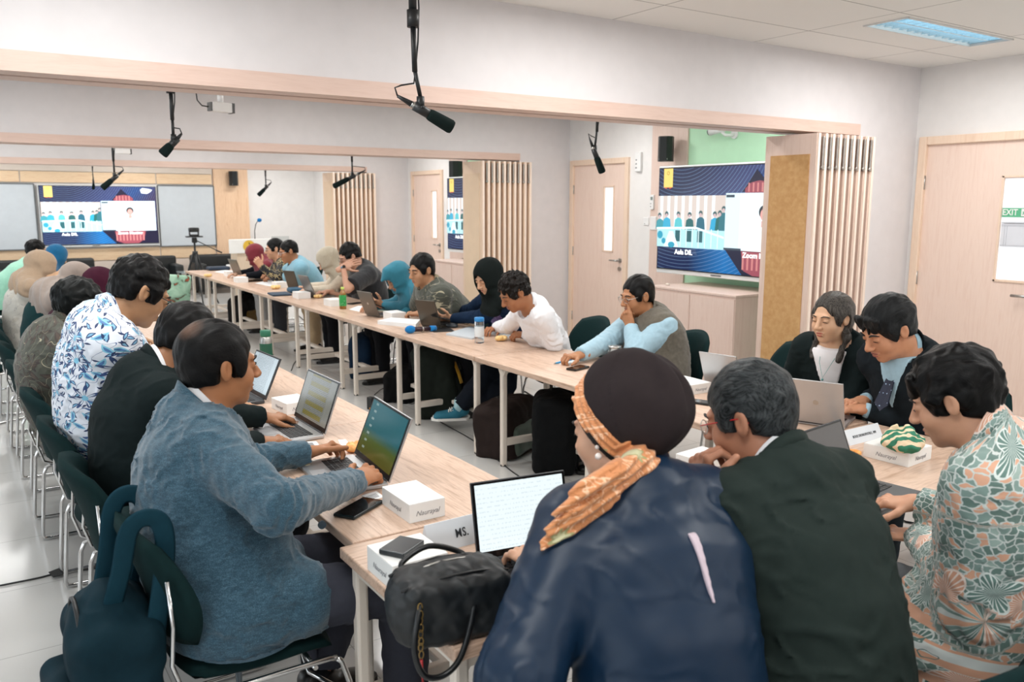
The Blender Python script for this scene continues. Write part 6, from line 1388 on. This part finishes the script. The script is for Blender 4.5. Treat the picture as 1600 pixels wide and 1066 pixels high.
for (px, py, w1, lb) in ((613, 501, .13, 'white cake box behind the blue foam microphone, right row'), (517, 479, .14, 'white cake box beside the green tea bottle'), (467, 467, .14, 'white cake box between the dark sleeve and the pastry, right row'), (433, 450, .14, 'white cake box with a pastry before it, under loose papers'), (372, 442, .14, 'nearer of the two white cake boxes at the far end of the right row'), (356, 432, .14, 'further of the two white cake boxes at the far end of the right row')):
    c = onZ(px, py, TZ); boxat(c[0]+.05, c[1]+.06, 0, .13, .17, .062, lb, TZ, group=GB)
PAST = None
n = N('baked_pastry'); o = n.coord(); n.col(n.ramp(n.noise(o, 40, 3)[0], [(.3, 'd9a45c'), (.55, 'f0cd8a'), (.75, 'f6deaa')])); n.p(rough=.6); n.bump(n.noise(o, 90, 3)[0], .3, .003); PAST = n.m
n = N('orange_crisp'); o = n.coord(); n.col(n.ramp(n.noise(o, 50, 3)[0], [(.3, 'e08b3a'), (.7, 'f6bd76')])); n.p(rough=.5); CRISP = n.m
def pastry(px, py, s, label, mt=None, z=TZ, name='pastry', cat='pastry'):
    c = onZ(px, py, z); S = Sdf(); r = random.Random(int(px*7+py)); S.ell((0, 0, .014*s), (.045*s, .033*s, .017*s), None, 0)
    for k in range(6): a = k*1.05; S.ell((.028*s*math.cos(a), .02*s*math.sin(a), (.018+.006*r.random())*s), (.02*s, .016*s, .013*s), rotm(a), .008)
    S.cut((0, 0, 0), (0, 0, -1), .2); P, F = S.mesh(.004, disp=lambda P: .0018*snoise(P, 60, px)); o = bpy.data.objects.new(name, np_mesh(name, P, F, mt or PAST)); COL.objects.link(o); o.location = (c[0], c[1], z+.003); return tag(o, label, cat)
pastry(783, 533, 1.0, 'pale golden pastry on the table before the young man in white shirt')
pastry(497, 466, .95, 'pastry beside the second cake box of the right row'); pastry(431, 452, 1.2, 'pastry in front of the cake box under papers'); pastry(325, 433, 1.1, 'pastry at the far end corner of the right row')
pastry(556, 706, .95, 'orange crisps behind the hand of the man in the blue-grey blazer', CRISP, name='crisps', cat='snack'); pastry(1331, 716, .8, 'small orange fruit beside the dark laptop at the right', CRISP, name='fruit', cat='fruit')
pastry(1039, 441, .5, 'small light object lying on the pink low cabinet', flat('beige_bits', 'e0d2c4', .6), .86, 'clutter', 'clutter').location = (5.42, 5.62, .86)
def bottle(px, py, prof, label, mats, z=TZ, cat='bottle', name='bottle'):
    c = onZ(px, py, z); e = empty(name, (c[0], c[1], z), 0, label, cat)
    for nm, pr_, mt in zip(('body', 'label_wrap', 'cap', 'neck'), prof, mats):
        if pr_: m = MB(); m.lathe(pr_, seg=20); m.build(nm, mt, e)
    return e
n = N('clear_bottle_plastic'); n.col('eef6fa'); n.p(rough=.05, trans=.92, ior=1.2); CLEAR = n.m
n = N('tea_liquid'); n.col('b07a35'); n.p(rough=.1, trans=.5); TEA = n.m
n = N('green_tea_label'); v_ = n.vor(n.coord(), 60)[0]; n.col(n.mix(n.math('LESS_THAN', v_, .16), '2f9a4e', 'dfeedd')); n.p(rough=.35); GLAB = n.m
bottle(536, 483, [[(0, 0), (.03, .001), (.032, .01), (.032, .13), (.028, .15), (.014, .175), (.013, .18), (0, .18)], [(.0325, .03), (.0328, .032), (.0328, .128), (.0325, .13)], [(0, .178), (.016, .178), (.016, .2), (0, .2)]], 'green tea bottle with a yellow-green cap on the right row', [TEA, GLAB, flat('lime_cap', 'c8d96a', .4)])
bottle(749, 536, [[(0, 0), (.031, .001), (.033, .01), (.033, .14), (.032, .15), (.032, .152), (0, .152)], [(.0332, .045), (.0335, .047), (.0335, .115), (.0332, .117)], [(0, .15), (.033, .15), (.034, .153), (.034, .175), (.032, .178), (0, .178)]], 'clear water bottle with a bright blue lid on the right row', [CLEAR, flat('frosted_print', 'dfe8ec', .4), flat('blue_lid', '2f86c8', .35)])
bottle(417, 572, [[(0, 0), (.034, .001), (.036, .01), (.036, .15), (.03, .172), (.026, .18), (0, .18)], [(.0363, .02), (.0366, .022), (.0366, .135), (.0363, .137)], [(0, .178), (.03, .178), (.031, .18), (.031, .21), (.029, .214), (0, .214)]], 'steel and green tumbler behind the black laptop of the left row', [STEEL, flat('deep_green_coat', '1d5440', .4), flat('green_lid', '2c6f55', .4)], cat='tumbler', name='tumbler')
bottle(960, 566, [[(0, 0), (.04, .001), (.043, .01), (.043, .07), (.036, .082), (.036, .09), (0, .09)], None, [(0, .088), (.039, .088), (.039, .1), (0, .1)]], 'small clear jar by the elbow of the man in the tweed vest', [CLEAR, None, STEEL], cat='jar', name='glass_jar')
bottle(349+10, 420, [[(0, 0), (.05, .001), (.05, .05), (.047, .06), (0, .06)], None, None], 'low white tub at the far end of the right row', [CARD], cat='tub', name='tub')
# ================================================================ flat things on the tables
PAP = flat('white_paper', 'eceff0', .7)
def sheet(corners, label, mt=PAP, name='paper_sheet', cat='paper', th=.0012, z=TZ, lines=False, group=None):
    P = [onZ(*q, z) for q in corners]; c = sum(P)/len(P); e = tag(None, None) if False else None
    m = MB(); m.poly([(p[0]-c[0], p[1]-c[1], 0) for p in P], thick=th); o = m.build(name, mt); o.location = (c[0], c[1], z+.0004); tag(o, label, cat, group)
    if lines:
        q = MB(); 
        for k in range(3, 8): a = P[0]+(P[3]-P[0])*k/9; b = P[1]+(P[2]-P[1])*k/9; a, b = a+(b-a)*.12-c, b+(a-b)*.2-c; q.tube([(a[0], a[1], th+.0004), (b[0], b[1], th+.0004)], .0012, seg=4)
        q.build('printed_text', INK, o)
    return o
sheet([(456, 692), (494, 690), (500, 697), (462, 701)], 'small printed slip by the laptop with yellow highlighting', lines=1)
sheet([(528, 688), (540, 687), (547, 695), (533, 697)], 'small white slip behind the hand of the man in the blazer')
sheet([(565, 775), (588, 768), (600, 777), (577, 785)], 'printed white card under the right hand of the man in the blazer', lines=1)
sheet([(868, 568), (887, 559), (906, 562), (896, 573)], 'white paper under the hand of the man in the tweed vest')
sheet([(697, 524), (735, 512), (772, 520), (738, 531)], 'grey notebook beside the clear water bottle', flat('grey_notebook', 'c3cbd1', .5), 'notebook', 'notebook', .012)
sheet([(758, 521), (782, 513), (815, 524), (800, 529)], 'open white notebook the young man writes in', PAP, 'notebook', 'notebook', .008, lines=1)
sheet([(590, 507), (612, 502), (657, 505), (650, 513)], 'thick white brochure beside the blue foam microphone', PAP, 'brochure', 'brochure', .03)
sheet([(583, 484), (600, 480), (622, 484), (605, 488)], 'green and white leaflet on the right row before the woman in teal', flat('leaflet_green', 'b9d3bd', .5), 'leaflet', 'leaflet', .003)
sheet([(545, 484), (560, 478), (575, 480), (566, 488)], 'pale leaflet beside the green tea bottle'); sheet([(398, 443), (420, 438), (445, 441), (425, 448)], 'loose white papers before the man in the T-shirt'); sheet([(500, 461), (520, 458), (535, 461), (520, 465)], 'white paper behind the cake box next to the green bottle')
sheet([(335, 425), (350, 422), (368, 424), (352, 428)], 'white paper at the far end of the right row'); sheet([(1018, 676+70), (1030, 744), (1034, 750), (1022, 752)], 'small slip on the far edge of the near tables')
def flatdev(px, py, w_, l_, h_, rz, label, mt, name='mobile_phone', cat='phone', scr=True, z=TZ, bev=.004):
    c = onZ(px, py, z); e = empty(name, (c[0], c[1], z), rz, label, cat); m = MB(); m.box((0, 0, h_/2+.0005), (w_, l_, h_), bev=bev); m.build('case', mt, e)
    if scr: m = MB(); m.box((0, 0, h_+.0008), (w_*.9, l_*.94, .001)); m.build('screen', flat('phone_screen', '16110f', .06), e)
    return e
flatdev(561, 797, .078, .165, .011, -1.0, 'large black phone lying on the end of the left row', flat('phone_case_teal', '142226', .35))
flatdev(903, 577, .07, .14, .012, -1.3, 'black phone beside the paper of the man in the tweed vest', PH); flatdev(1100, 631, .07, .15, .01, .4, 'black phone on the right row behind the grey-haired man', PH)
flatdev(555, 475, .07, .15, .01, -1.2, 'black phone beside the green tea bottle', PH); flatdev(437, 461, .2, .26, .02, -.1, 'dark blue padded sleeve on the right row', flat('navy_sleeve', '2c3f52', .7), 'laptop_sleeve', 'laptop sleeve', False, bev=.008); flatdev(461, 457, .14, .2, .05, -.1, 'dark blue pouch behind a cake box on the right row', flat('navy_sleeve', '24506a', .7), 'pouch', 'pouch', False, bev=.02)
flatdev(341, 422, .3, .2, .05, 0, 'dark blue folded cloth bag at the far end of the right row', flat('navy_pouch', '1f3043', .7), 'pouch', 'pouch', False, bev=.02)
flatdev(690, 516, .16, .2, .006, -.3, 'black tablet folder under the computer mouse', BLACK, 'tablet', 'tablet', False); m_ = onZ(706, 512, TZ)
e = empty('computer_mouse', (m_[0], m_[1], TZ+.007), .4, 'black computer mouse beside the grey notebook', 'computer mouse'); S = Sdf(); S.ell((0, 0, .008), (.032, .055, .024)); S.cut((0, 0, 0), (0, 0, -1), .2); sdf_obj('shell', S, .003, flat('mouse_grey', '30353a', .35), e); m = MB(); m.cyl((-.004, .028, .028), (.004, .028, .028), .007); m.build('scroll_wheel', BLACK, e)
flatdev(628, 859, .10, .075, .014, .55, 'black card holder lying on a white cake box', flat('card_holder', '1d2226', .3), 'card_holder', 'card holder', False, z=TZ+.068, bev=.003)
flatdev(800, 862, .072, .15, .01, 1.9, 'black phone at the hand of the woman in navy satin', PH); sheet([(778, 905), (800, 893), (812, 902), (792, 916)], 'white paper beside the mail laptop, behind the handbag')
a = onZ(868, 568, TZ+.006); b = onZ(893, 562, TZ+.006); e = empty('blue_pen', (a[0], a[1], TZ), 0, 'blue pen lying on the paper of the man in the tweed vest', 'pen'); d = b-a; m = MB(); m.cyl((0, 0, .007), (d[0], d[1], .007), .005); m.build('barrel', flat('pen_blue', '3aa0d8', .3), e); m = MB(); m.cyl((-d[0]*.12, -d[1]*.12, .006), (0, 0, .007), .001, .004); m.build('tip', STEEL, e)
# glasses lying on the table
c = onZ(664, 519, TZ); e = empty('reading_glasses', (c[0], c[1], TZ), .5, 'thin reading glasses lying before the bronze laptop', 'glasses')
m = MB(); [m.tube([(q*.03+.024*math.cos(t), 0, .02+.018*math.sin(t)) for t in np.linspace(0, 6.283, 16)[:-1]], .0013, seg=5, closed=True) for q in (1, -1)]; m.tube([(-.007, 0, .026), (.007, 0, .026)], .0013, seg=5); [m.tube([(q*.053, 0, .026), (q*.05, .12, .004)], .0013, seg=5) for q in (1, -1)]; m.build('frame', flat('spectacle_frame', '4a4038', .3), e)
# blue foam microphone lying down
BF = fabric('blue_foam', '1173b5', .95, 500, .5, .2)
a = onZ(641, 515, TZ+.03); b = onZ(677, 512, TZ+.03); e = empty('handheld_microphone', (a[0], a[1], TZ), 0, 'handheld microphone with blue foam lying beside the white brochure', 'microphone'); d = b-a; dn = nrm(d)
m = MB(); m.cyl(V(0, 0, .03), d+V(0, 0, .022), .02, .017); m.build('handle', flat('mic_maroon', '3a2a30', .3, .5), e); S = Sdf(); S.ell((0, 0, .03), (.042, .03, .03), rotm(math.atan2(dn[1], dn[0]))); sdf_obj('foam_windshield', S, .004, BF, e); m = MB(); m.cyl(d*.85+V(0, 0, .024), d+V(0, 0, .022)+dn*.02, .022); m.build('blue_ring', BF, e); m = MB(); m.cyl(d*.5+V(0, 0, .026), d*.56+V(0, 0, .026), .0195); m.build('metal_ring', STEEL, e)
# name signs
def sign(p1, p2, h, txt, label, z=TZ, ts=.03, off=0.0, side=1):
    a, b = onZ(*p1, z), onZ(*p2, z); c = (a+b)/2; w_ = np.linalg.norm(b-a); rz = math.atan2(b[1]-a[1], b[0]-a[0]); e = empty('name_sign', (c[0], c[1], z), rz, label, 'name sign')
    m = MB(); t = .03; m.poly([(-w_/2, -t, 0), (-w_/2, 0, h), (-w_/2, .002, h), (-w_/2, t, 0)], thick=w_, nvec=(1, 0, 0)); m.build('folded_card', flat('name_sign_white', 'e4eaf0', .35), e)
    an = math.atan2(t, h); M4 = Matrix.Translation((off, -t*.5-.002, h*.48)) @ Matrix.Rotation(math.pi/2-an, 4, 'X')
    text_mesh(txt, ts, 'lettering', flat('sign_ink', '33373d', .6), e, M4, sx=.8, bold=.0004 if ts > .025 else 0, spacing=1.1); return e
sign((664, 862), (740, 842), .075, 'MS.', 'white folded name sign reading MS. behind the handbag', ts=.034, off=.03)
sign((1318, 694), (1370, 681), .055, 'BOUS DIONOPUTRO, MM', 'white folded name sign before the silver laptop of the suited man', ts=.0155)
sign((1022, 766), (1052, 758), .06, 'N', 'small white name sign between the cap and the grey-haired man', ts=.03, off=-.02)
# striped pouch on the white box
c = onZ(1411, 702, TZ+.053); e = empty('pouch', (c[0], c[1], TZ+.0535), .3, 'striped green and cream cloth pouch on a white cake box', 'pouch')
n = N('striped_cloth'); v_ = n.coord(); w_ = n.wave(v_, 11, 2.2, 1, 'DIAGONAL', 'SIN', 3.0); n.col(n.ramp(w_, [(0.5, 'e6cfae'), (.52, '2d7a5e')], 'CONSTANT')); n.p(rough=.75)
S = Sdf(); S.ell((0, 0, .028), (.095, .07, .032), None, 0); S.ell((.0, .01, .05), (.065, .045, .028), None, .03); S.ell((.03, .02, .065), (.03, .02, .018), None, .02); S.cut((0, 0, 0), (0, 0, -1), .3); S.cone((-.05, 0, .075), (.03, .02, .08), .006, .01, .02, True)
sdf_obj('cloth_bag', S, .0035, n.m, e, disp=lambda P: .0065*snoise(P, 14, 1.0)+.003*snoise(P, 34, 2.0))
# black handbag
c = onZ(702, 975, TZ); LE = flat('black_nylon', '15191c', .5); LE2 = flat('black_leather_trim', '101214', .35); GOLD = flat('brass', 'a98c58', .3, 1.0)
e = empty('handbag', (c[0]-.012, c[1]-.022, TZ+.001), -.12, 'black zipped handbag on the near table edge with a loop handle hanging over', 'handbag'); e.scale = (.84, .84, .84)
S = Sdf(); S.box((0, 0, .085), (.115, .065, .06), None, .025, 0); S.ell((0, 0, .12), (.15, .07, .075), None, .05); S.ell((-.13, 0, .08), (.04, .07, .075), None, .03); S.ell((.13, 0, .08), (.04, .07, .075), None, .03); S.cut((0, 0, 0.004), (0, 0, -1), .4)
sdf_obj('bag_body', S, .004, LE, e, disp=lambda P: .004*snoise(P, 9, 1.0)+.002*snoise(P, 24, 2.0))
m = MB(); m.tube([(-.15+.3*t, 0, .197-.055*(2*t-1)**4-.02*(2*t-1)**2) for t in np.linspace(0, 1, 16)], .004, flat=.002); m.build('zip', STEEL, e)
for s in (-1, 1): m = MB(); m.tube([(x, s*.062*(1-.2*abs(x)/.15), .18-.02*(x/.15)**2) for x in np.linspace(-.15, .15, 12)], .004); m.build('piping', LE2, e)
m = MB(); m.tube(sp([(-.1, -.07, .15), (-.125, -.1, .10), (-.14, -.115, .03), (-.12, -.125, -.035), (-.07, -.125, -.05), (-.02, -.118, -.02), (.02, -.1, .06), (.045, -.08, .14)]), .008, seg=10); m.build('front_handle', LE2, e)
m = MB(); m.tube(sp([(-.09, .06, .15), (-.1, .09, .17), (-.02, .1, .2), (.07, .09, .17), (.08, .06, .15)]), .008, seg=10); m.build('rear_handle', LE2, e)
m = MB(); [m.tube([(x+.014*math.cos(t), -.078, .145+.014*math.sin(t)) for t in np.linspace(0, 6.28, 12)[:-1]], .0025, seg=5, closed=True) for x in (-.1, .045)]; m.tube([(.158, -.0+.02*math.cos(t), .07+.02*math.sin(t)) for t in np.linspace(0, 6.28, 14)[:-1]], .003, seg=5, closed=True); m.build('ring', STEEL, e)
m = MB(); [m.tube([(-.115+.004*k, -.09, .13-.018*k+.008*math.sin(t)) if 0 else (-.115+.006*math.cos(t), -.092-.004*(k % 2), .13-.018*k+.011*math.sin(t)) for t in np.linspace(0, 6.28, 10)[:-1]], .0018, seg=5, closed=True) for k in range(8)]; m.build('chain', GOLD, e); m = MB(); m.cyl((-.115, -.094, -.01), (-.113, -.098, -.075), .004, .0025); m.build('red_tassel', flat('red_tag', 'b0262a', .5), e)
# ================================================================ bags on the floor and on chairs
def bagmat(c, r=.8): return fabric('bag_nylon_'+c, c, r, 350, .3, .12)
def backpack(loc, rz, W, D, Hh, label, main, pocket=None, lean=0.0, parts=(), trim=BLACK, res=.007, strap=True, pk=1.0):
    e = empty('backpack', loc, rz, label, 'backpack'); e.rotation_euler = (lean, 0, rz)
    S = Sdf(); S.box((0, 0, Hh*.45), (W*.4, D*.33, Hh*.36), None, .06, 0); S.ell((0, 0, Hh*.8), (W*.42, D*.4, Hh*.2), None, .06); S.cut((0, 0, .002), (0, 0, -1), 1)
    sdf_obj('pack_body', S, res, main, e, disp=lambda P: .006*snoise(P, 5, W*9)+.003*snoise(P, 14, 2.0))
    S = Sdf(); S.box((0, -D*.42, Hh*.3), (W*.3*pk, D*.1, Hh*.17), None, .035, 0); S.cut((0, 0, .002), (0, 0, -1), 1); sdf_obj('front_pocket', S, res, pocket or main, e, disp=lambda P: .004*snoise(P, 7, 3.0))
    m = MB(); m.tube([(W*.47*math.sin(t), -D*.12, Hh*.55+Hh*.4*math.cos(t)) for t in np.linspace(-1.9, 1.9, 18)], .006, flat=.004); m.build('zip', trim, e)
    m = MB(); m.tube([(-.04, D*.1, Hh*.97), (-.03, D*.12, Hh*1.05), (.03, D*.12, Hh*1.05), (.04, D*.1, Hh*.97)], .008, flat=.004); m.build('grab_loop', trim, e)
    if strap:
        for s in (-1, 1): m = MB(); m.tube([(s*.07, D*.38, Hh*.93), (s*.1, D*.5, Hh*.8), (s*.13, D*.5, Hh*.45), (s*.15, D*.4, Hh*.12)], .022, flat=.007); m.build('shoulder_strap', trim, e)
    return e
def fl(px, py): p = onZ(px, py, 0); return (p[0], p[1], 0)
q = fl(792, 716); backpack((q[0]+.1, q[1]+.12, 0), .5, .40, .26, .35, 'grey and brown backpack under the right row beside a white rail', bagmat('2b2220'), bagmat('566359'), lean=-.12, pk=1.2)
q = fl(862, 740); backpack((q[0]+.08, q[1]+.08, 0), .9, .30, .22, .50, 'tall black backpack standing under the right row', bagmat('0e1012'), bagmat('0b0d0f'), pk=1.0)
q = fl(690, 655); bp = backpack((q[0]+.1, q[1]+.12, 0), .8, .40, .3, .62, 'large black-green backpack with yellow straps leaning by the blue shoes', bagmat('1b211c'), bagmat('151a17'), lean=-.12)
m = MB(); m.tube([(-.13, -.16, .42), (-.16, -.19, .34), (-.15, -.2, .26)], .014, flat=.003); m.build('yellow_strap', bagmat('c79a2c'), bp); m = MB(); m.tube([(.02, -.155, .27), (.1, -.155, .27)], .007, flat=.003); m.build('yellow_stripe', bagmat('c79a2c'), bp)
q = fl(620, 625); backpack((q[0]+.1, q[1]+.05, 0), .8, .42, .2, .24, 'low black backpack lying under the right row', bagmat('0c0d0e'))
q = fl(580, 590); backpack((q[0], q[1]+.1, 0), .8, .36, .16, .42, 'navy blue bag standing under the right row', bagmat('12283f'), strap=False)
q = fl(372, 512); b_ = backpack((q[0]+.1, q[1], 0), .6, .36, .24, .42, 'black and yellow-brown backpack under the far part of the right row', bagmat('141313'), bagmat('6b5320'))
# teal backpack hanging from the nearest chair
c = onD(178, 960, 1.95); e = empty('backpack', (.26, 2.24, .12), math.radians(-88), 'dark teal backpack hanging by its straps from the nearest chair back', 'backpack')
TB = bagmat('0c2731'); Hh = .5
S = Sdf(); S.box((0, -.02, .24), (.11, .05, .17), None, .05, 0); S.ell((0, -.03, .42), (.12, .08, .1), None, .06); S.ell((0, -.06, .12), (.14, .09, .12), None, .05)
sdf_obj('pack_body', S, .006, TB, e, disp=lambda P: .01*snoise(P, 4, 2.0)+.005*snoise(P, 11, 1.0))
S = Sdf(); S.box((0, -.13, .18), (.09, .02, .1), None, .03, 0); sdf_obj('front_pocket', S, .006, TB, e, disp=lambda P: .005*snoise(P, 9, 3.0))
for s in (-1, 1): m = MB(); m.tube(sp([(s*.06, -.03, .46), (s*.085, .0, .58), (s*.10, .02, .68), (s*.105, .055, .712), (s*.105, .095, .69), (s*.105, .10, .6), (s*.12, .06, .4), (s*.12, .03, .2)]), .024, flat=.0045); m.build('shoulder_strap', bagmat('103441'), e)
m = MB(); m.tube([(.1*math.sin(t)*1.1, -.10, .33+.17*math.cos(t)) for t in np.linspace(-1.7, 1.7, 14)], .006, flat=.004); m.build('zip', BLACK, e)
m = MB(); m.tube([(-.13, -.03, .36), (-.17, -.05, .33), (-.165, -.06, .26)], .006); m.build('side_strap', BLACK, e)
# ================================================================ blue sneakers of the young man (crossed ankles on the rail)
# ================================================================ far end: sofas, tripod camera, lectern
LEA = flat('black_leather', '14191a', .45)
def sofa(x, y, W, label, rz=0, g='armchairs along the far wall'):
    e = empty('armchair', (x, y, 0), rz, label, 'armchair', g)
    m = MB(); m.box((0, .0, .22), (W-.2, .62, .2), bev=.03, seg=3, smooth=True); m.build('seat_cushion', LEA, e); m = MB(); m.box((0, .32, .42), (W, .18, .5), bev=.04, seg=3, smooth=True); m.build('backrest', LEA, e)
    for s in (-1, 1): m = MB(); m.box((s*(W/2-.07), -.0, .29), (.14, .68, .5), bev=.03, seg=3, smooth=True); m.build('armrest', LEA, e)
    for sx in (-1, 1):
        for sy in (-1, 1): m = MB(); m.cyl((sx*(W/2-.08), sy*.26, 0), (sx*(W/2-.08), sy*.26, .1), .02); m.build('leg', STEEL, e)
    return e
for k, (x, W, lb) in enumerate(((-.6, 1.5, 'at the far left under the whiteboard'), (1.15, 1.5, 'under the left part of the far screen'), (2.75, .95, 'left of the small side table at the far wall'), (3.95, .95, 'behind the tripod and the end of the right row'))):
    sofa(x, 15.6, W, 'low black leather armchair %s' % lb, 0)
p = onY(299, 425, 14.9); e = empty('side_table', (p[0], 14.9, 0), 0, 'small silver-framed side table between the armchairs at the far wall', 'side table')
m = MB(); m.box((0, 0, .44), (.4, .4, .015)); m.build('glass_top', flat('grey_glass', '9aa5a5', .1), e)
for sx in (-1, 1):
    for sy in (-1, 1): m = MB(); m.box((sx*.18, sy*.18, .218), (.03, .03, .435)); m.build('leg', STEEL, e)
# green batik tote on an empty spot left
p = onY(277, 452, 11.6); e = empty('tote_bag', (p[0], 11.6, 0), .3, 'pale green flower-printed cloth draped over a chair left of the right row', 'cloth'); c = Cloth('pale_green_print'); k = c.solid('a9cbb4'); c.v = c.coord(); c.s3 = c.sep(c.v)
n = N('pale_green_print2'); f = n.noise(n.coord(), 6, 3, 1.0)[0]; n.col(n.ramp(f, [(.4, 'abcfb8'), (.56, '8fb8a0'), (.6, '4c3c2c'), (.66, 'b7573a'), (.72, 'a9cbb4')])); n.p(rough=.8)
zc = p[2]; m = MB(); m.box((0, 0, zc), (.36, .08, .38), rot=(0, .12, 0), bev=.03, seg=3, smooth=True); m.build('cloth', n.m, e); m = MB(); [m.tube([(s*.15, .05, 0.01), (s*.15, .05, zc)], .012) for s in (-1, 1)]; m.tube([(-.15, .05, zc-.18), (.15, .05, zc-.18)], .012); m.build('stand', STEEL, e)
# tripod with conference camera
TX, TY = 3.05, 13.6; e = empty('tripod_camera', (TX, TY, 0), 0, 'black tripod carrying a conference camera at the far end of the right row', 'tripod')
for k in range(3):
    a = k*2.094+.5; m = MB(); m.cyl((.42*math.cos(a), .42*math.sin(a), 0), (.14*math.cos(a), .14*math.sin(a), .5), .011); m.cyl((.14*math.cos(a), .14*math.sin(a), .48), (.03*math.cos(a), .03*math.sin(a), .82), .017); m.build('leg', BLACK, e)
m = MB(); m.cyl((0, 0, .45), (0, 0, 1.0), .015); m.cyl((0, 0, .8), (0, 0, .86), .04); m.build('centre_column', BLACK, e)
m = MB(); m.box((0, 0, 1.03), (.07, .07, .08), bev=.01); m.cyl((0, 0, 1.04), (.32, -.1, .86), .007); m.cyl((.3, -.09, .87), (.38, -.12, .83), .012); m.build('pan_head', BLACK, e)
m = MB(); m.box((0, 0, 1.085), (.24, .12, .02), bev=.004); m.build('camera_plate', BLACK, e)
m = MB(); m.cyl((0, 0, 1.09), (0, 0, 1.12), .06); m.box((0, 0, 1.19), (.15, .1, .07), bev=.02, seg=3, smooth=True); [m.box((s*.065, 0, 1.14), (.012, .05, .1)) for s in (-1, 1)]; co_ = m.build('conference_camera', BLACK, e); m = MB(); m.cyl((0, -.05, 1.19), (0, -.065, 1.19), .028); m.build('lens', flat('lens_dark', '2b3030', .15), co_)
# lectern with crest
p = onY(382, 384, 14.6); e = empty('lectern', (p[0]+.1, 14.6, 0), 0, 'white-fronted lectern with a yellow emblem beside the far wall', 'lectern'); zc = p[2]
m = MB(); m.box((0, .05, zc/2-.05), (.55, .4, zc-.1)); m.build('body', m_wood('lectern_wood', 'c9b49a', 'd9c5ae', 2, 1), e); m = MB(); m.box((0, -.18, zc), (.82, .03, .24), bev=.01); m.build('front_board', flat('lectern_white', 'e9e9e6', .4), e)
m = MB(); m.cyl((-.08, -.197, zc), (-.08, -.203, zc), .1, seg=28); em = m.build('emblem', flat('emblem_yellow', 'd9b13c', .5), e); m = MB(); m.tube([(-.08, -.206, zc+.06), (-.06, -.206, zc+.02), (-.09, -.206, zc-.01), (-.07, -.206, zc-.06)], .01); m.build('emblem_mark', flat('emblem_brown', '8a6a22', .5), em)
m = MB(); m.box((.52, -.05, zc+.05), (.3, .04, .2), rot=(-.2, 0, 0)); m.build('reading_shelf', flat('lectern_grey', 'bfc1bf', .4), e)
p2 = onY(403, 345, 14.5); m = MB(); dx = p2[0]-(p[0]+.1); dz = p2[2]; m.tube([(dx-.05, -.05, zc+.1), (dx-.05, -.05, zc+.25), (dx-.03, -.07, dz-.06), (dx, -.1, dz)], .007); m.build('gooseneck', BLACK, e); m = MB(); m.sph((dx+.02, -.12, dz+.01), (.04, .035, .035)); m.build('microphone_foam', BF, e)
# floor cables, tape, power adapter
def cable(pts, label, r=.004, mt=BLACK, z=.005, name='floor_cable'):
    P = [onZ(*q, 0)+V(0, 0, z) for q in pts]; out = []
    for i in range(len(P)-1):
        p0, p1, p2, p3 = P[max(i-1, 0)], P[i], P[i+1], P[min(i+2, len(P)-1)]
        for t in np.linspace(0, 1, 6)[:-1]: out.append(.5*((2*p1)+(-p0+p2)*t+(2*p0-5*p1+4*p2-p3)*t*t+(-p0+3*p1-3*p2+p3)*t**3))
    out.append(P[-1]); m = MB(); m.tube(out, r, mat=mt, seg=6); return tag(m.build(name, mt), label, 'cable')
cable([(0, 917), (60, 905), (90, 898), (160, 888), (215, 880), (260, 879)], 'dark cable taped along the floor behind the left row')
cable([(455, 580), (470, 562), (540, 565), (600, 590), (640, 620), (680, 655), (740, 690), (800, 738), (850, 770)], 'long black cable on the floor between the rows')
cable([(585, 618), (600, 608), (620, 618), (640, 632), (655, 628), (670, 622)], 'tangled black adapter cable under the right row', r=.003); cable([(560, 548), (590, 543), (600, 538)], 'short black cable by the navy bag', r=.004)
m = MB(); a = [onZ(*q, 0) for q in ((76, 899), (94, 892), (102, 901), (84, 907))]; m.poly([(x[0], x[1], .0125) for x in a], thick=.002); tag(m.build('tape_patch', flat('black_tape', '1c1e1e', .6)), 'torn black tape patch over the floor cable', 'tape')
e = empty('power_adapter', fl(580, 640), .3, 'black power adapter with an orange plug standing under the tables', 'power adapter'); m = MB(); m.box((0, 0, .05), (.04, .06, .1), bev=.006); m.build('brick', BLACK, e); m = MB(); m.box((-.02, -.05, .015), (.06, .03, .03), bev=.004); m.build('orange_plug', flat('orange_plug', 'e0952c', .5), e)
# plush panda and brown box at the left edge
q = fl(8, 475); e = empty('cardboard_box', (q[0]-.1, q[1]+.1, 0), 0, 'brown cardboard box with printed pandas at the left picture edge', 'box'); m = MB(); m.box((0, 0, .14), (.5, .3, .28), bev=.004); m.build('carton', flat('brown_carton', '9a7a68', .8), e)
m = MB(); [m.cyl((x, -.151, z), (x, -.153, z), .05) for x, z in ((-.1, .1), (.12, .18))]; m.build('printed_panda_face', PAP, e); m = MB(); [m.cyl((x+d, -.153, z+.04), (x+d, -.155, z+.04), .018) for x, z in ((-.1, .1), (.12, .18)) for d in (-.035, .035)]; m.build('printed_panda_ear', BLACK, e)
# chair backs at the lower right, in the foreground
#chair(2.08, .42, math.radians(-28), 'dark green stacking chair in the lower right foreground, its back to the camera', GC)
